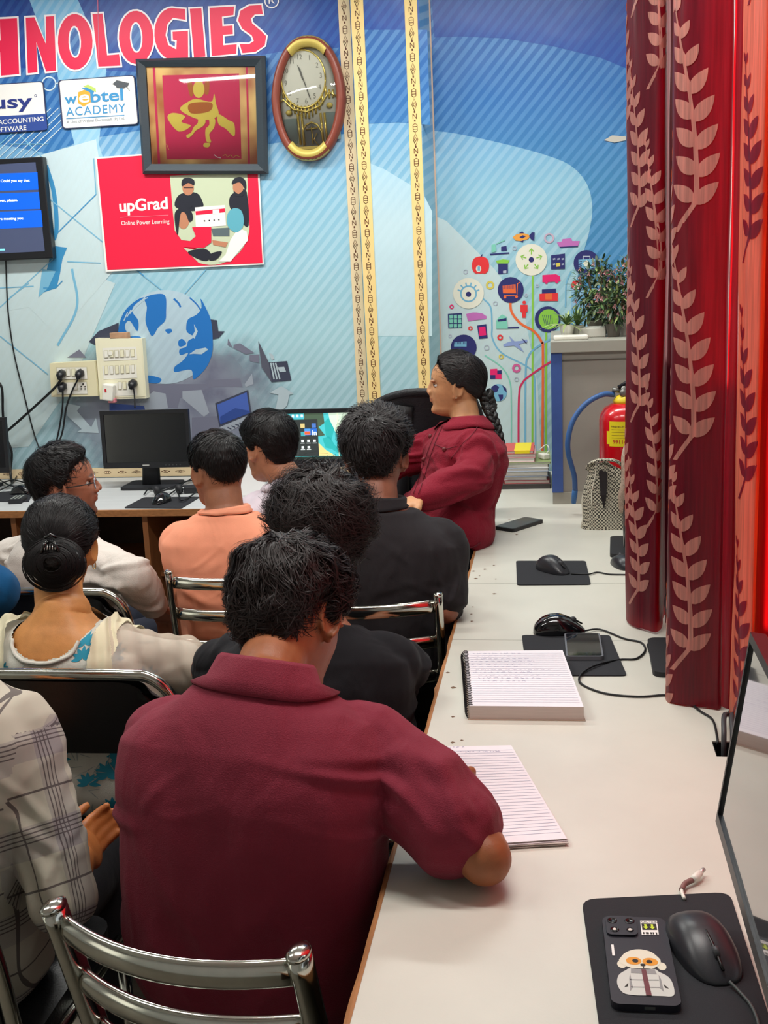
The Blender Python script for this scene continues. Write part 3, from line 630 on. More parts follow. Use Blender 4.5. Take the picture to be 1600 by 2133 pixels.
def d1(a):
    a.text('busy', (-46, 229), (68, 222), 27, nav, 2, bold=.02); a.ring((74, 199), 2.4, .9, nav, 2, 10)
    a.shape([(-70, 246), (96, 236.5), (98.5, 268), (94, 270.5), (-70, 281)], flat('sign_band', (50, 76, 150)), 1)
    a.text('BUSINESS ACCOUNTING', (-66, 264), (91, 252), 9.5, wb, 2, bold=.012); a.text('SOFTWARE', (-16, 275.5), (55, 270.5), 9.5, wb, 2, bold=.012)
signboard([(-80, 180), (91, 169), (100, 271), (-74, 284)], 'white and navy rounded sign reading usy, cut by the picture edge', d1)
def d2(a):
    a.shape([(163, 192), (178, 186), (188, 192), (190, 212), (174, 222), (162, 214)], og, 1)
    a.shape([(173, 180), (183, 176), (199, 184), (200, 192), (184, 184)], flat('sign_lime', (190, 214, 110)), 1); a.shape([(170, 184), (180, 182), (196, 190), (194, 196), (180, 189)], sb, 1)
    a.text('w', (135, 217), (161, 214), 21, sb, 2, bold=.02); a.text('e', (165, 214), (187, 212), 24, wb, 2, bold=.02); a.text('btel', (189, 213), (257, 208), 24, sb, 2, bold=.02)
    a.text('ACADEMY', (138, 242), (262, 233), 18, sb, 2, bold=0.0, space=1.1); a.line([(138, 247), (259, 240)], 1.6, sb, 2)
    a.text('A Unit of Webtel Electrosoft (P) Ltd.', (139, 257), (260, 249), 6, flat('sign_small', (150, 160, 172)), 2)
    cap = flat('cap_grey', (84, 88, 94)); a.shape([(234, 175), (243, 167), (269, 173), (265, 181), (246, 181)], cap, 3); a.shape([(241, 178), (262, 182), (258, 184), (243, 183)], cap, 3); a.line([(260, 176), (270, 189)], 1, cap, 3)
signboard([(121, 167), (281, 156), (290, 259), (130, 269)], 'white rounded sign with blue lettering webtel ACADEMY and a graduation cap', d2)
# framed picture
fo = [(285, 124), (554, 117), (560, 363), (300, 363)]; fi = [(305, 140), (533, 139), (538, 342), (317, 342)]
t0 = on_wall('framed_picture', 'dark grey framed red and gold dancing figure picture hanging above the red poster', 'picture', fo, YW)
a = MB(); M_frame = mat('frame_grey', (52, 62, 70), .38, noise_amt=.1, nscale=60, stretch=(1, 1, 8))
O_ = [ony(p[0], p[1], YW-.012) for p in fo]; I_ = [ony(p[0], p[1], YW-.012) for p in fi]
for k in range(4):
    o0, o1, i0, i1 = O_[k], O_[(k+1) % 4], I_[k], I_[(k+1) % 4]; f_ = np.array([0, -.028, 0]); f2 = np.array([0, -.016, 0])
    a.add([o0, o1, i1, i0, o0+f2, o1+f2, (o1*.7+i1*.3)+f_, (o0*.7+i0*.3)+f_, i1+f2*.8, i0+f2*.8], [(0, 1, 5, 4), (4, 5, 6, 7), (7, 6, 8, 9), (9, 8, 2, 3), (0, 3, 2, 1)], M_frame)
child(a, 'frame', t0)
# the print: gold panel with stripes, red field, generic golden dancer
a = Art(YW-.016); gold_m, nt_, p_ = new_mat('gilt_print'); tc_ = nt_.nodes.new('ShaderNodeTexCoord'); nz_ = nt_.nodes.new('ShaderNodeTexNoise'); nz_.inputs['Scale'].default_value = 6; cr_ = nt_.nodes.new('ShaderNodeValToRGB')
nt_.links.new(tc_.outputs['Object'], nz_.inputs['Vector']); nt_.links.new(nz_.outputs['Fac'], cr_.inputs[0]); nt_.links.new(cr_.outputs[0], p_.inputs['Base Color'])
cr_.color_ramp.elements[0].color = lin((176, 96, 50)); cr_.color_ramp.elements[0].position = .35; cr_.color_ramp.elements[1].color = lin((238, 204, 130)); cr_.color_ramp.elements[1].position = .62; p_.inputs['Roughness'].default_value = .25
a.shape(fi, gold_m, 0); cr_red = mat('print_crimson', (150, 30, 42), .22, noise_amt=.08, nscale=14, spec=.5); gy = mat('print_yellow', (226, 160, 28), .3); gy2 = mat('print_yellow_dark', (176, 96, 22), .3)
a.shape([(318, 141), (323, 141), (334, 342), (329, 342)], cr_red, 1); a.shape([(512, 140), (516, 140), (521, 342), (517, 342)], cr_red, 1)
a.shape([(338, 157), (498, 153), (503, 331), (347, 332)], cr_red, 2)
a.ell((414, 186), (12, 18), gy, 4, 20); a.blob([(390, 170), (400, 173), (403, 196), (396, 200)], gy2, 3); a.blob([(427, 172), (436, 169), (434, 196), (424, 192)], gy2, 3)
a.blob([(375, 228), (392, 212), (410, 206), (440, 212), (446, 195), (450, 216), (455, 240), (430, 250), (405, 246)], gy, 4); a.blob([(395, 216), (440, 214), (436, 232), (398, 236)], gy2, 5)
a.blob([(349, 246), (360, 235), (386, 242), (378, 254), (398, 262), (372, 274)], gy, 4); a.blob([(455, 238), (476, 250), (488, 258), (488, 284), (470, 268), (455, 258)], gy, 4)
a.blob([(414, 240), (428, 250), (424, 262), (408, 272), (402, 280), (392, 288), (388, 282), (398, 276), (404, 264), (412, 256)], gy, 5)
a.blob([(436, 244), (448, 248), (446, 266), (436, 280), (440, 296), (430, 294), (428, 270), (436, 260)], gy, 5); a.blob([(426, 298), (438, 299), (434, 307), (424, 305)], gy, 5)
a.line([(347, 300), (352, 312)], 1, gy, 5); a.curve([(446, 322), (452, 327), (460, 329)], 1.6, wb, 5)
a.curve([(464, 325), (470, 322), (474, 327), (480, 323), (486, 328), (492, 324), (500, 327)], 1, gy, 5)
child(a, 'print', t0)
child(Art(YW-.0215).shape(fi, mat('picture_glass', (1., 1., 1.), .12, trans=1, ior=1.3, spec=.5), 0), 'glazing', t0) if False else None
# wall clock
cc = ony(645, 208, YW); k_ = np.linalg.norm(ony(645, 208, YW)-ony(745, 208, YW))/100
t0 = empty('wall_clock', tuple(cc), label='oval wall clock with rosewood sides, gold ends and a pendulum under glass', cat='clock')
M_rose = mat('rosewood', (134, 66, 52), .35, noise_amt=.12, nscale=30, stretch=(4, 4, .6)); M_gold = mat('brushed_gold', (206, 184, 96), .42, metal=.25); M_gold2 = mat('bright_gold', (240, 216, 120), .22, metal=.7)
def ovl(px, py, rot=-.05):
    c_, s_ = math.cos(rot), math.sin(rot); return (px*c_-py*s_, px*s_+py*c_)
def oval(rx, ry, a0, a1, n, pw=2.35):
    o = []
    for i in range(n+1):
        a_ = math.radians(a0+(a1-a0)*i/n); c_, s_ = math.cos(a_), math.sin(a_)
        o.append((rx*math.copysign(abs(c_)**(2/pw), c_), ry*math.copysign(abs(s_)**(2/1.75), s_)))
    return o
def ring_seg(a, a0, a1, ro, ri, y0, y1, m, n=24):
    G = []
    for (px, py), (qx, qy) in zip(oval(ro[0], ro[1], a0, a1, n), oval(ri[0], ri[1], a0, a1, n)):
        px, py = ovl(px, py); qx, qy = ovl(qx, qy); mxx, mzz = (px*.6+qx*.4), (py*.6+qy*.4)
        G.append([cc+np.array([px*k_, y0, py*k_]), cc+np.array([px*k_, (y0+y1)/2, py*k_]), cc+np.array([mxx*k_, y1, mzz*k_]), cc+np.array([qx*k_, y1*.75, qy*k_]), cc+np.array([qx*k_, y0, qy*k_])])
    a.grid(G, m, True)
a = MB(); ring_seg(a, 0, 360, (77, 122), (60, 104), -.003, -.055, M_rose, 72); child(a, 'case', t0)
for a0, a1 in ((58, 122), (238, 302)):
    a = MB(); ring_seg(a, a0, a1, (76.5, 121.5), (57, 100), -.004, -.059, M_gold, 24); child(a, 'end_cap', t0)
a = MB(); bk = [cc+np.array([ovl(*q)[0]*k_, -.012, ovl(*q)[1]*k_]) for q in oval(64, 108, 0, 360, 48)[:-1]]; a.poly(bk, mat('dial_back', (176, 178, 166), .4)); child(a, 'backing', t0)
def cp(px, py, d): x_, z_ = px-645, 208-py; return cc+np.array([x_*k_, -d, z_*k_])
def cell(a, c, rx, ry, d, m, n=36): a.poly([cp(c[0]+rx*math.cos(2*math.pi*i/n), c[1]+ry*math.sin(2*math.pi*i/n), d) for i in range(n)], m)
a = MB(); cell(a, (636, 168), 46, 55, .018, mat('dial_face', (214, 214, 200), .4)); dialc = mat('dial_ink', (120, 120, 108), .5)
for h in range(1, 13):
    a_ = math.radians(h*30-6); V, F = text_mesh(str(h), 0.0); s_ = 10/.7
    cx_, cy_ = 636+37*math.sin(a_), 168-44*math.cos(a_); V = V-V.mean(0); a.add([cp(cx_+v[0]*s_*.85, cy_-v[1]*s_, .019) for v in V], F, dialc)
child(a, 'dial', t0)
a = MB(); a.tube([cp(636+46*math.cos(2*math.pi*i/40), 168+56*math.sin(2*math.pi*i/40), .02) for i in range(41)], .0035, M_gold2, 8); child(a, 'dial_rim', t0)
a = MB(); a.poly([cp(637, 169, .022), cp(631, 148, .022), cp(625, 140, .022), cp(628, 150, .022), cp(634, 170, .022)], mat('hand_dark', (90, 90, 84), .4)); child(a, 'hand', t0)
a = MB(); a.poly([cp(635, 168, .023), cp(637, 168, .023), cp(650, 208, .023), cp(648, 208, .023)], MATS['hand_dark']); child(a, 'hand', t0)
a = MB()
for i in range(15): x_ = 592+i*7.4; yt = 168+56*math.sqrt(max(0, 1-((x_-636)/48)**2)) if abs(x_-636) < 46 else 190+abs(x_-636)*.1; a.tube([cp(x_, yt-4, .016), cp(x_, yt+22-abs(i-7)*1.5, .016)], .0045, M_gold2, 6)
a.tube([cp(577, 218, .02), cp(592, 205, .02), cp(612, 226, .02), cp(640, 232, .02), cp(668, 222, .02), cp(688, 196, .02), cp(704, 206, .02)], .004, M_gold2, 6)
for x_ in (617, 625, 665, 673): a.tube([cp(x_+3, 236, .018), cp(x_+6, 296, .018)], .005, M_gold2, 8)
a.tube([cp(630, 300, .02), cp(629, 270, .02), cp(636, 258, .02), cp(648, 253, .02), cp(660, 258, .02), cp(668, 272, .02), cp(671, 300, .02)], .0035, M_gold2, 8)
a.box(cp(650, 303, .018), (.14, .012, .012), M_gold2); a.box(cp(600, 268, .014), (.07, .004, .10), mat('inset_grey', (118, 134, 130), .4)); a.box(cp(693, 262, .014), (.06, .004, .11), MATS['inset_grey']); a.poly([cp(632, 300, .016), cp(631, 272, .016), cp(648, 256, .016), cp(666, 272, .016), cp(669, 300, .016)], mat('alcove', (110, 112, 108), .4))
for x_, y_ in ((602, 232), (688, 222)): a.sphere(cp(x_, y_, .02), (.014, .006, .011), M_gold, 10, 8)
child(a, 'ornament', t0)
a = MB(); a.tube([cp(648, 262, .026), cp(650, 296, .026)], .003, M_gold2, 6); a.tube([cp(636, 267, .026), cp(661, 265, .026)], .0028, M_gold2, 6); a.tube([cp(659, 275, .026), cp(652, 288, .026), cp(662, 300, .026)], .002, M_gold2, 6); child(a, 'pendulum', t0)
a = MB(); G = []
for i in range(9):
    f_ = i/8; G.append([cc+np.array([ovl(*q)[0]*k_*f_*1.0, -.030-.010*(1-f_*f_), ovl(*q)[1]*k_*f_]) for q in oval(62, 106, 0, 360, 40)[:-1]])
gm, nt_, p_ = new_mat('clock_glass'); mixs = nt_.nodes.new('ShaderNodeMixShader'); tr = nt_.nodes.new('ShaderNodeBsdfTransparent'); gs = nt_.nodes.new('ShaderNodeBsdfGlossy'); gs.inputs['Roughness'].default_value = .02; fr = nt_.nodes.new('ShaderNodeFresnel'); fr.inputs['IOR'].default_value = 1.6
nt_.links.new(fr.outputs[0], mixs.inputs[0]); nt_.links.new(tr.outputs[0], mixs.inputs[1]); nt_.links.new(gs.outputs[0], mixs.inputs[2]); nt_.links.new(mixs.outputs[0], nt_.nodes['Material Output'].inputs[0])
a.grid(G, gm, True, cv=True); child(a, 'glass', t0)
a = Art(YW-.0205); a.shape(fi, gm, 0); child(a, 'glazing', bpy.data.objects['framed_picture'])

# ================================================================== SCREENS
def wall_rect(x0, x1, z0, z1, y): return [(x0, y, z0), (x1, y, z0), (x1, y, z1), (x0, y, z1)]
def emis(name, col, s): return mat('lit_'+name, col, .3, emit=s)
# TV on the wall, cut by the left edge of the photo
p0 = ony(88, 326, YW-.05); p1 = ony(110, 538, YW-.05)
tx1 = p0[0]; tz1 = p0[2]; tz0 = p1[2]; tx0 = tx1-.74
t0 = empty('television', (tx1-.37, YW-.03, (tz0+tz1)/2), label='wall mounted television showing three blue text bars, cut by the left edge', cat='television')
a = MB(); a.box(((tx0+tx1)/2, YW-.028, (tz0+tz1)/2), (tx1-tx0, .044, tz1-tz0), M_bk, bev=.004); child(a, 'case', t0)
scr = mat('tv_screen_grey', (70, 78, 106), .12, emit=.35); a = MB(); a.add(wall_rect(tx0+.025, tx1-.033, tz0+.032, tz1-.022, YW-.0508), [(0, 1, 2, 3)], scr); child(a, 'screen', t0)
a = Art(YW-.0512); blue = emis('tv_blue', (10, 84, 200), .8); wtx = emis('white', (235, 240, 245), .9)
for (q, tx, e0, e1) in (([(-190, 368), (78, 359), (80, 395), (-190, 404)], 'understand. Could you say that', -38, 62), ([(-190, 409), (81, 400), (84, 435), (-190, 444)], 'slower, please.', -12, 37), ([(-190, 448), (86, 438), (89, 473), (-190, 484)], 'pleasure meeting you.', -22, 50)):
    a.shape(q, blue, 1); y_ = q[1][1]+20; a.text(tx, (e0, y_+1), (e1, y_-1), 5.2, wtx, 2, bold=.02)
a.shape([(-20, 519), (10, 518), (10, 522), (-20, 523)], emis('cyan', (120, 210, 230), .8), 2)
child(a, 'caption_bars', t0)
def cord(name, pts, r, label, m=None, smooth=True, cat='cable', sub=8, group=None):
    P = smooth_path(pts, sub) if smooth else pts; mb = MB().tube(P, r, m or M_cord, 8)
    o = mb.build(name, None, loc=tuple(pts[0])); return tagit(o, label, cat, group)
W = lambda px, py, d=.006: ony(px, py, YW-d)
cord('cable', [W(12, 540, .02), W(14, 600), W(18, 660), W(30, 740), W(52, 830), W(70, 900), W(84, 940, .02)], .0032, 'long thin black cable hanging from the television down the wall')
def monitor(loc, w_, h_, rz, tilt, label, bez=(.016, .016, .016, .024), base_off=.10, kind='off', mscr=None, logo=None, depth=.035, stand=True, so=.05):
    """loc = centre of screen face bottom edge on the floor of the stand (x, y, top of worktop)"""
    t0 = empty('monitor', loc, rz, label, 'monitor')
    T = rotx(-tilt); piv = np.array([0, 0, base_off])
    def tr(P): return [T@np.array(p, float)+piv for p in P]
    a = MB(); m = M_bk
    # case: bevelled front, tapering back
    x, z0, z1 = w_/2, 0, h_
    F0 = [(-x, 0, z0), (x, 0, z0), (x, 0, z1), (-x, 0, z1)]; F1 = [(-x, .02, z0), (x, .02, z0), (x, .02, z1), (-x, .02, z1)]; F2 = [(-x*.8, depth+.012, z0+.04), (x*.8, depth+.012, z0+.04), (x*.8, depth+.012, z1-.04), (-x*.8, depth+.012, z1-.04)]
    b = bez; I0 = [(-x+b[0], 0, z0+b[3]), (x-b[1], 0, z0+b[3]), (x-b[1], 0, z1-b[2]), (-x+b[0], 0, z1-b[2])]; I1 = [(p[0], .004, p[2]) for p in I0]
    V = tr(F0+F1+F2+I0+I1); q = lambda i, j: [(i+k, i+(k+1) % 4, j+(k+1) % 4, j+k) for k in range(4)]
    a.add(V, q(0, 4)+q(4, 8)+[(8, 9, 10, 11)]+q(0, 12)+q(12, 16), m); o = a.build('case', t0)
    a = MB(); a.add(tr([(p[0], .0036, p[2]) for p in I0]), [(0, 1, 2, 3)], mscr or mat('screen_off', (9, 11, 18), .10, spec=.6)); o = a.build('screen', t0)
    if stand:
        a = MB(); a.tube([(0, so-.015, .012), (0, so, base_off+.02), (0, .04+(so-.05)*.3, base_off+h_*.4)], [.03, .028, .03], M_bk2, 8, flat=(.5, 1.4, (0, 1, 0))); a.build('neck', t0)
        a = MB(); slab(a, (0, so, 0), .24, .18, .012, .02, M_bk2); a.build('base', t0)
    return t0, tr
def sp(tr, w_, h_, u, v, d): x = (u-.5)*w_; return tr([(x, d, v*h_)])[0]
# switched-off monitor by the switch boards
b0 = ony(220, 976, 4.72); b1 = ony(397, 968, 4.72); topz = ony(213, 856, 4.74)[2]
w1 = b1[0]-b0[0]+.012; h1 = topz-b0[2]
mo, tr = monitor(((b0[0]+b1[0])/2-.003, 4.72, TZ), w1, h1, 0, .05, 'switched-off black monitor standing below the switch boards', base_off=b0[2]-TZ)
a = MB(); a.box(tr([(-.005, -.001, .012)])[0], (.03, .001, .004), mat('badge', (190, 190, 186), .4))
a.build('badge', mo)
for k in range(5): MB().box(tr([(w1/2-.05-.016*k, -.001, .011)])[0], (.004, .001, .002), mat('tick', (90, 92, 96), .5)).build('menu_button', mo)
# lit monitor
b0 = ony(566, 975, 4.70); c1 = ony(764, 850, 4.70); c0 = ony(566, 854, 4.70)
w2 = c1[0]-c0[0]; h2 = .5*(c1[2]+c0[2])-b0[2]
mo, tr = monitor(((c0[0]+c1[0])/2, 4.70, TZ), w2, h2, 0, .03, 'lit black monitor showing a start menu over a turquoise beach wallpaper', bez=(.018, .018, .018, .034), base_off=b0[2]-TZ, mscr=emis('wall_pale', (196, 216, 196), .75))
a = MB(); em = lambda n_, c_, s_=.75: emis(n_, c_, s_)
def S(u0, v0, u1, v1, m, d=-.0005):  # u,v in screen fractions (v down)
    X0, X1 = -w2/2+.018, w2/2-.018; Z1, Z0 = h2-.018, .034
    f = lambda u, v: (X0+(X1-X0)*u, .0033+d, Z1-(Z1-Z0)*v); a.add(tr([f(u0, v1), f(u1, v1), f(u1, v0), f(u0, v0)]), [(0, 1, 2, 3)], m)
def Sp(pts, m, d=-.0006):
    X0, X1 = -w2/2+.018, w2/2-.018; Z1, Z0 = h2-.018, .034
    a.poly(tr([(X0+(X1-X0)*u, .0033+d, Z1-(Z1-Z0)*v) for u, v in pts]), m)
Sp([(.0, 0), (.6, 0), (.62, .25), (.7, .5), (.8, 1), (.4, 1), (0, 1)], em('sea', (70, 180, 186)), -.0003)
Sp([(.32, 0), (.54, 0), (.55, .22), (.48, .3), (.55, .48), (.5, .5), (.3, .5)], em('rock', (74, 94, 76), .5), -.0006)
Sp([(.45, .6), (.55, .8), (.66, .93), (.48, .93), (.45, .9)], em('sand', (216, 196, 130)), -.0006)
Sp([(.52, .55), (.6, .5), (.66, .7), (.78, .92), (.73, .93), (.62, .78), (.55, .75)], em('teal', (40, 160, 160)), -.0007)
Sp([(.55, .2), (.6, .1), (.66, .35), (.62, .6), (.56, .5)], em('teal', (40, 160, 160)), -.0007)
Sp([(.85, 0), (1, 0), (1, .16), (.9, .08)], em('sea2', (120, 190, 200)), -.0006)
S(0, .94, 1, 1, em('bar', (40, 56, 50), .4), -.0008); S(.02, .13, .47, .93, em('menu', (52, 58, 58), .4), -.0009); S(0, .02, .32, .1, em('sea3', (80, 170, 190)), -.0009)
for k in range(6): S(.02+k*.052, .02, .045+k*.052, .08, em('ic', (220, 230, 230)), -.0012)
for u, v, c_ in ((.27, .22, (200, 180, 120)), (.4, .22, (70, 110, 180)), (.27, .4, (60, 150, 160)), (.33, .34, (60, 130, 220)), (.405, .34, (40, 100, 190))): S(u, v, u+.05, v+.09, em('t%d' % int(u*100+v*1000), c_), -.0012)
S(.315, .33, .385, .47, em('tile_blue', (70, 140, 220)), -.0013); S(.315, .39, .38, .46, em('tile_orange', (230, 90, 50)), -.0015); S(.39, .33, .46, .47, em('tile_in', (40, 100, 190)), -.0013)
for u, v in ((.27, .57), (.34, .57), (.41, .57), (.27, .71), (.34, .71)): S(u, v, u+.03, v+.05, em('ic', (220, 230, 230)), -.0012); S(u-.01, v+.07, u+.04, v+.08, em('ic', (220, 230, 230)), -.0012)
S(.70, .0, .706, .94, em('line_y', (226, 230, 190)), -.0012)
V, F = text_mesh('in', .02); V = V-V.mean(0); X_, Z_ = -w2/2+.018+(w2-.036)*.425, h2-.018-(h2-.052)*.41; a.add(tr([(X_+v[0]*.03, .0015, Z_+v[1]*.03) for v in V]), F, em('ic', (220, 230, 230)))
a.build('picture', mo)
a = MB(); V, F = text_mesh('acer', .01); V = V-V.mean(0); a.add(tr([(v[0]*.02, -.0006, .016+v[1]*.02) for v in V]), F, mat('logo_silver', (210, 212, 212), .4)); a.build('logo', mo)
# third monitor cut by the left edge of the photo
q = ony(7, 870, 4.72); q2 = ony(8, 985, 4.72)
monitor((q[0]-.22, 4.72, TZ), .44, q[2]-q2[2], 0, .05, 'sliver of a dark monitor at the left edge of the photo, beneath the television', base_off=q2[2]-TZ)
# near monitor at the right, facing the seats
pb = np.array([.210, 1.517, .899]); ptop = ony(1563, 1316, 1.517)
hh = math.hypot(ptop[0]-pb[0], ptop[2]-pb[2]); tl = math.atan2(ptop[0]-pb[0], ptop[2]-pb[2])
M_gl = mat('glossy_screen', (34, 36, 36), .07, spec=1.0, coat=1.0)
mo, tr = monitor((pb[0], 1.517-.25, TZ), .50, hh, -math.pi/2, tl, 'large near monitor seen almost edge-on at the right edge, screen facing the seats', bez=(.007, .007, .012, .014), base_off=pb[2]-TZ, mscr=M_gl, depth=.05, so=.17)
mo, tr = monitor((.245, 2.59, TZ), .29, .30, -math.pi/2-.02, .14, 'dark monitor half hidden behind the two maroon curtains', base_off=.09, depth=.04)
mo, tr = monitor((.20, 3.62, TZ), .44, .30, -math.pi/2-.05, .12, 'small dark monitor peeping out between the checked bag and the curtain', base_off=.06, depth=.04)
# ================================================================== SWITCH BOARDS AND WIRES
M_ivory = mat('ivory_plastic', (232, 228, 200), .4); M_ivd = mat('ivory_line', (196, 190, 160), .5); M_swd = mat('socket_hole', (40, 38, 34), .6)
def board(pts, depth, label, draw, side=M_ivory):
    t0 = on_wall('switch_board', label, 'switch board', pts, YW); a = MB(); yb = YW-.004
    P = [ony(p[0], p[1], YW-depth) for p in pts]; a.prism([(p[0], YW-depth, p[2]) for p in P], (0, depth-.002, 0), side); child(a, 'box', t0)
    a = Art(YW-depth-.0005); a.step = .0012; draw(a); child(a, 'face_plate', t0); return t0
def switch(a, x, y, w_=9, h_=18, lit=True):
    a.shape([(x, y), (x+w_, y-.4), (x+w_+1, y+h_-.4), (x+1, y+h_)], M_ivd, 3); a.shape([(x+1.2, y+1), (x+w_-1, y+.6), (x+w_, y+h_-1.6), (x+2, y+h_-1)], M_wh if lit else M_ivory, 5)
def socket(a, x, y, s_=1.0):
    for dx, dy, r in ((0, -6, 1.9), (-4, -1, 1.4), (4, -1, 1.4), (-4, 4, 1.5), (4, 4, 1.5)): a.ell((x+dx*s_, y+dy*s_), r*s_, M_swd, 4, 10)
def dA(a):
    a.shape([(204, 712), (294, 708), (302, 826), (214, 829)], M_ivory, 1)
    for y_ in (722, 760, 796): a.shape([(213, y_+3), (283, y_), (286, y_+27), (216, y_+30)], M_wh, 2)
    for k in range(6): switch(a, 216+k*11, 730-k*.5, 9, 16, k % 2 == 0)
    for k in range(6): switch(a, 217+k*11, 762-k*.5, 8, 18, k in (1, 5))
    for k in range(2): switch(a, 245+k*10, 795-k*.4, 8, 17, k == 0)
    a.ell((230, 736), 4.5, M_wh, 7, 14)
board([(198, 705), (296, 705), (305, 830), (208, 832)], .045, 'tall ivory switch board with three rows of switches, above the dark monitor', dA)
def dB(a):
    for y_ in (764, 795): a.shape([(117, y_+1), (181, y_), (183, y_+26), (119, y_+27)], M_ivd, 1); a.shape([(118, y_+2), (180, y_+1), (182, y_+25), (120, y_+26)], M_wh, 2)
    switch(a, 137, 768, 9, 16); switch(a, 148, 768, 9, 16, False); socket(a, 168, 776); socket(a, 173, 806); switch(a, 153, 797, 8, 16); socket(a, 131, 804)
board([(103, 757), (197, 752), (204, 825), (107, 827)], .06, 'wide ivory socket board with two black plugs, left of the taller board', dB, mat('cream_box', (222, 214, 178), .5))
def plug(px, py, d, label, angle=0, m=None):
    m = m or M_bk; c = ony(px, py, YW-d); a = MB()
    a.tube([c+np.array([0, .012, .004]), c+np.array([0, -.004, .002]), c+np.array([0, -.022, -.006]), c+np.array([0, -.03, -.02])], [.019, .021, .016, .007], m, 6)
    o = a.build('plug', None, loc=tuple(c)); return tagit(o, label, 'plug')
plug(128, 780, .075, 'black three-pin plug at the upper left of the wide socket board')
plug(167, 779, .07, 'black three-pin plug at the upper right of the wide socket board'); plug(131, 806, .07, 'small black plug in the lower left socket of the wide board')
plug(277, 800, .06, 'black plug with a white tag low on the tall switch board')
cc_ = ony(227, 817, YW-.065); t0 = empty('charger', tuple(cc_), label='white charger with a pink side plugged into the tall switch board', cat='charger')
child(MB().box(cc_, (.05, .035, .075), M_wh, roty(.15), bev=.006), 'body', t0); child(MB().box(cc_+np.array([.01, .006, -.038]), (.034, .024, .02), mat('pink_plastic', (216, 130, 140), .5), bev=.003), 'underside', t0)
child(MB().box(cc_+np.array([-.008, -.0185, .01]), (.008, .002, .014), mat('red_dot', (190, 40, 50), .5)), 'sticker', t0)
cb = ony(250, 699, YW-.03); tagit(MB().box(cb, (.085, .03, .028), mat('brown_card', (178, 140, 110), .8, noise_amt=.2), bev=.002).build('carton', loc=tuple(cb)), 'small crumpled brown carton lying on top of the tall switch board', 'box')
cord('cable', [W(128, 790, .09), W(110, 812, .08), W(60, 858, .06), W(12, 900, .05), W(-30, 930, .05)], .006, 'thick black cable slanting down from the wide socket board to the left')
cord('cable', [W(131, 812, .09), W(130, 850, .06), W(122, 900, .04), W(112, 940, .04)], .004, 'black cable hanging from the lower plug of the wide socket board')
cord('cable', [W(165, 785, .09), W(150, 815, .07), W(138, 850, .06), W(130, 900, .04), W(116, 938, .04)], .004, 'black cable curving down from the upper right plug of the wide socket board')
cord('cable', [W(278, 808, .08), W(280, 824, .08), W(281, 850, .1)], .0035, 'short black cable with a white sleeve dropping behind the dark monitor')
cord('cable', [W(-8, 790, .04), W(4, 810, .04), W(6, 860, .03), W(10, 905, .03), W(24, 940, .03), W(22, 985, .03), (ony(26, 1010, 4.9))], .006, 'black cable running down the wall at the left edge')

# ================================================================== SMALL THINGS ON THE WORKTOPS
M_pad = mat('mouse_pad_cloth', (34, 35, 40), .85, bump=.25, bscale=900); M_pad2 = mat('pad_edge', (20, 20, 24), .8)
def pad(P, label, t_=.003, r=.012, z=TZ):
    """P four corners on the worktop"""
    P = [np.array(p, float) for p in P]; out = []
    for i in range(4):
        p = P[i]; u = _n(P[i-1]-p); v = _n(P[(i+1) % 4]-p)
        for s_ in (0, .25, .5, .75, 1): out.append(p+u*r*(1-s_)**2+v*r*s_**2)
    c = np.mean(P, axis=0); a = MB(); a.prism([(p[0], p[1], z+.0002) for p in out], (0, 0, t_), M_pad)
    return tagit(a.build('mouse_pad', loc=(c[0], c[1], z)), label, 'mouse pad')
def mouse(loc, rz, label, L=.112, Wd=.062, Hh=.036, m=None, glossy=False, seam=True):
    m = m or (mat('mouse_gloss', (14, 14, 17), .10, coat=.6) if glossy else mat('mouse_dark', (44, 45, 50), .34, bump=.03, bscale=700))
    t0 = empty('computer_mouse', loc, rz, label, 'mouse'); G = []; nu, nv = 20, 24
    for i in range(nu+1):
        f = i/nu; row = []   # f: 0 rim .. 1 crown
        for j in range(nv):
            a_ = 2*math.pi*j/nv; c_, s_ = math.cos(a_), math.sin(a_)
            ex = 2.8; x = math.copysign(abs(c_)**(2/ex), c_)*Wd/2*(1-.10*max(0, s_)-.0*c_); y = math.copysign(abs(s_)**(2/ex), s_)*L/2
            rr = math.cos(f*math.pi/2)**.75 if f < 1 else 0; y2 = y*rr; x2 = x*rr
            hz = math.sin(f*math.pi/2)**.8*Hh*(1-.35*(y2/(L/2)+.15)**2-.25*max(0, y2/(L/2)))
            row.append((x2, y2, .001+hz))
        G.append(row)
    a = MB(); a.grid(G, m, True, cv=True); a.add([(p[0], p[1], 0.0006) for p in G[0]], [tuple(range(nv))], m); a.build('body', t0)
    def hz(y): return Hh*(1-.35*(y/(L/2)+.15)**2-.25*max(0, y/(L/2)))
    a = MB(); ys = np.linspace(L*.05, L*.44, 8); a.tube([(0, y, hz(y)*.97+.0006) for y in ys], .0022, mat('seam_black', (8, 8, 10), .4), 6); a.build('button_seam', t0)
    a = MB(); R_ = roty(math.pi/2); a.lathe((0, L*.27, hz(L*.27)*.93), [(0.0001, -.0035), (.008, -.0035), (.0085, 0), (.008, .0035), (.0001, .0035)], mat('wheel_rubber', (60, 60, 64), .5), 16, axis=(1, 0, 0)); a.build('scroll_wheel', t0)
    return t0
Z = lambda px, py, h=0: onz(px, py, TZ+h)
pad([Z(1075, 1170), Z(1220, 1170), Z(1231, 1219), Z(1077, 1220)], 'farthest black mouse pad on the window worktop, with a dark mouse on it')
pad([Z(1087, 1325), Z(1270, 1325), Z(1306, 1409), Z(1098, 1409)], 'black mouse pad partly under the spiral notebook')
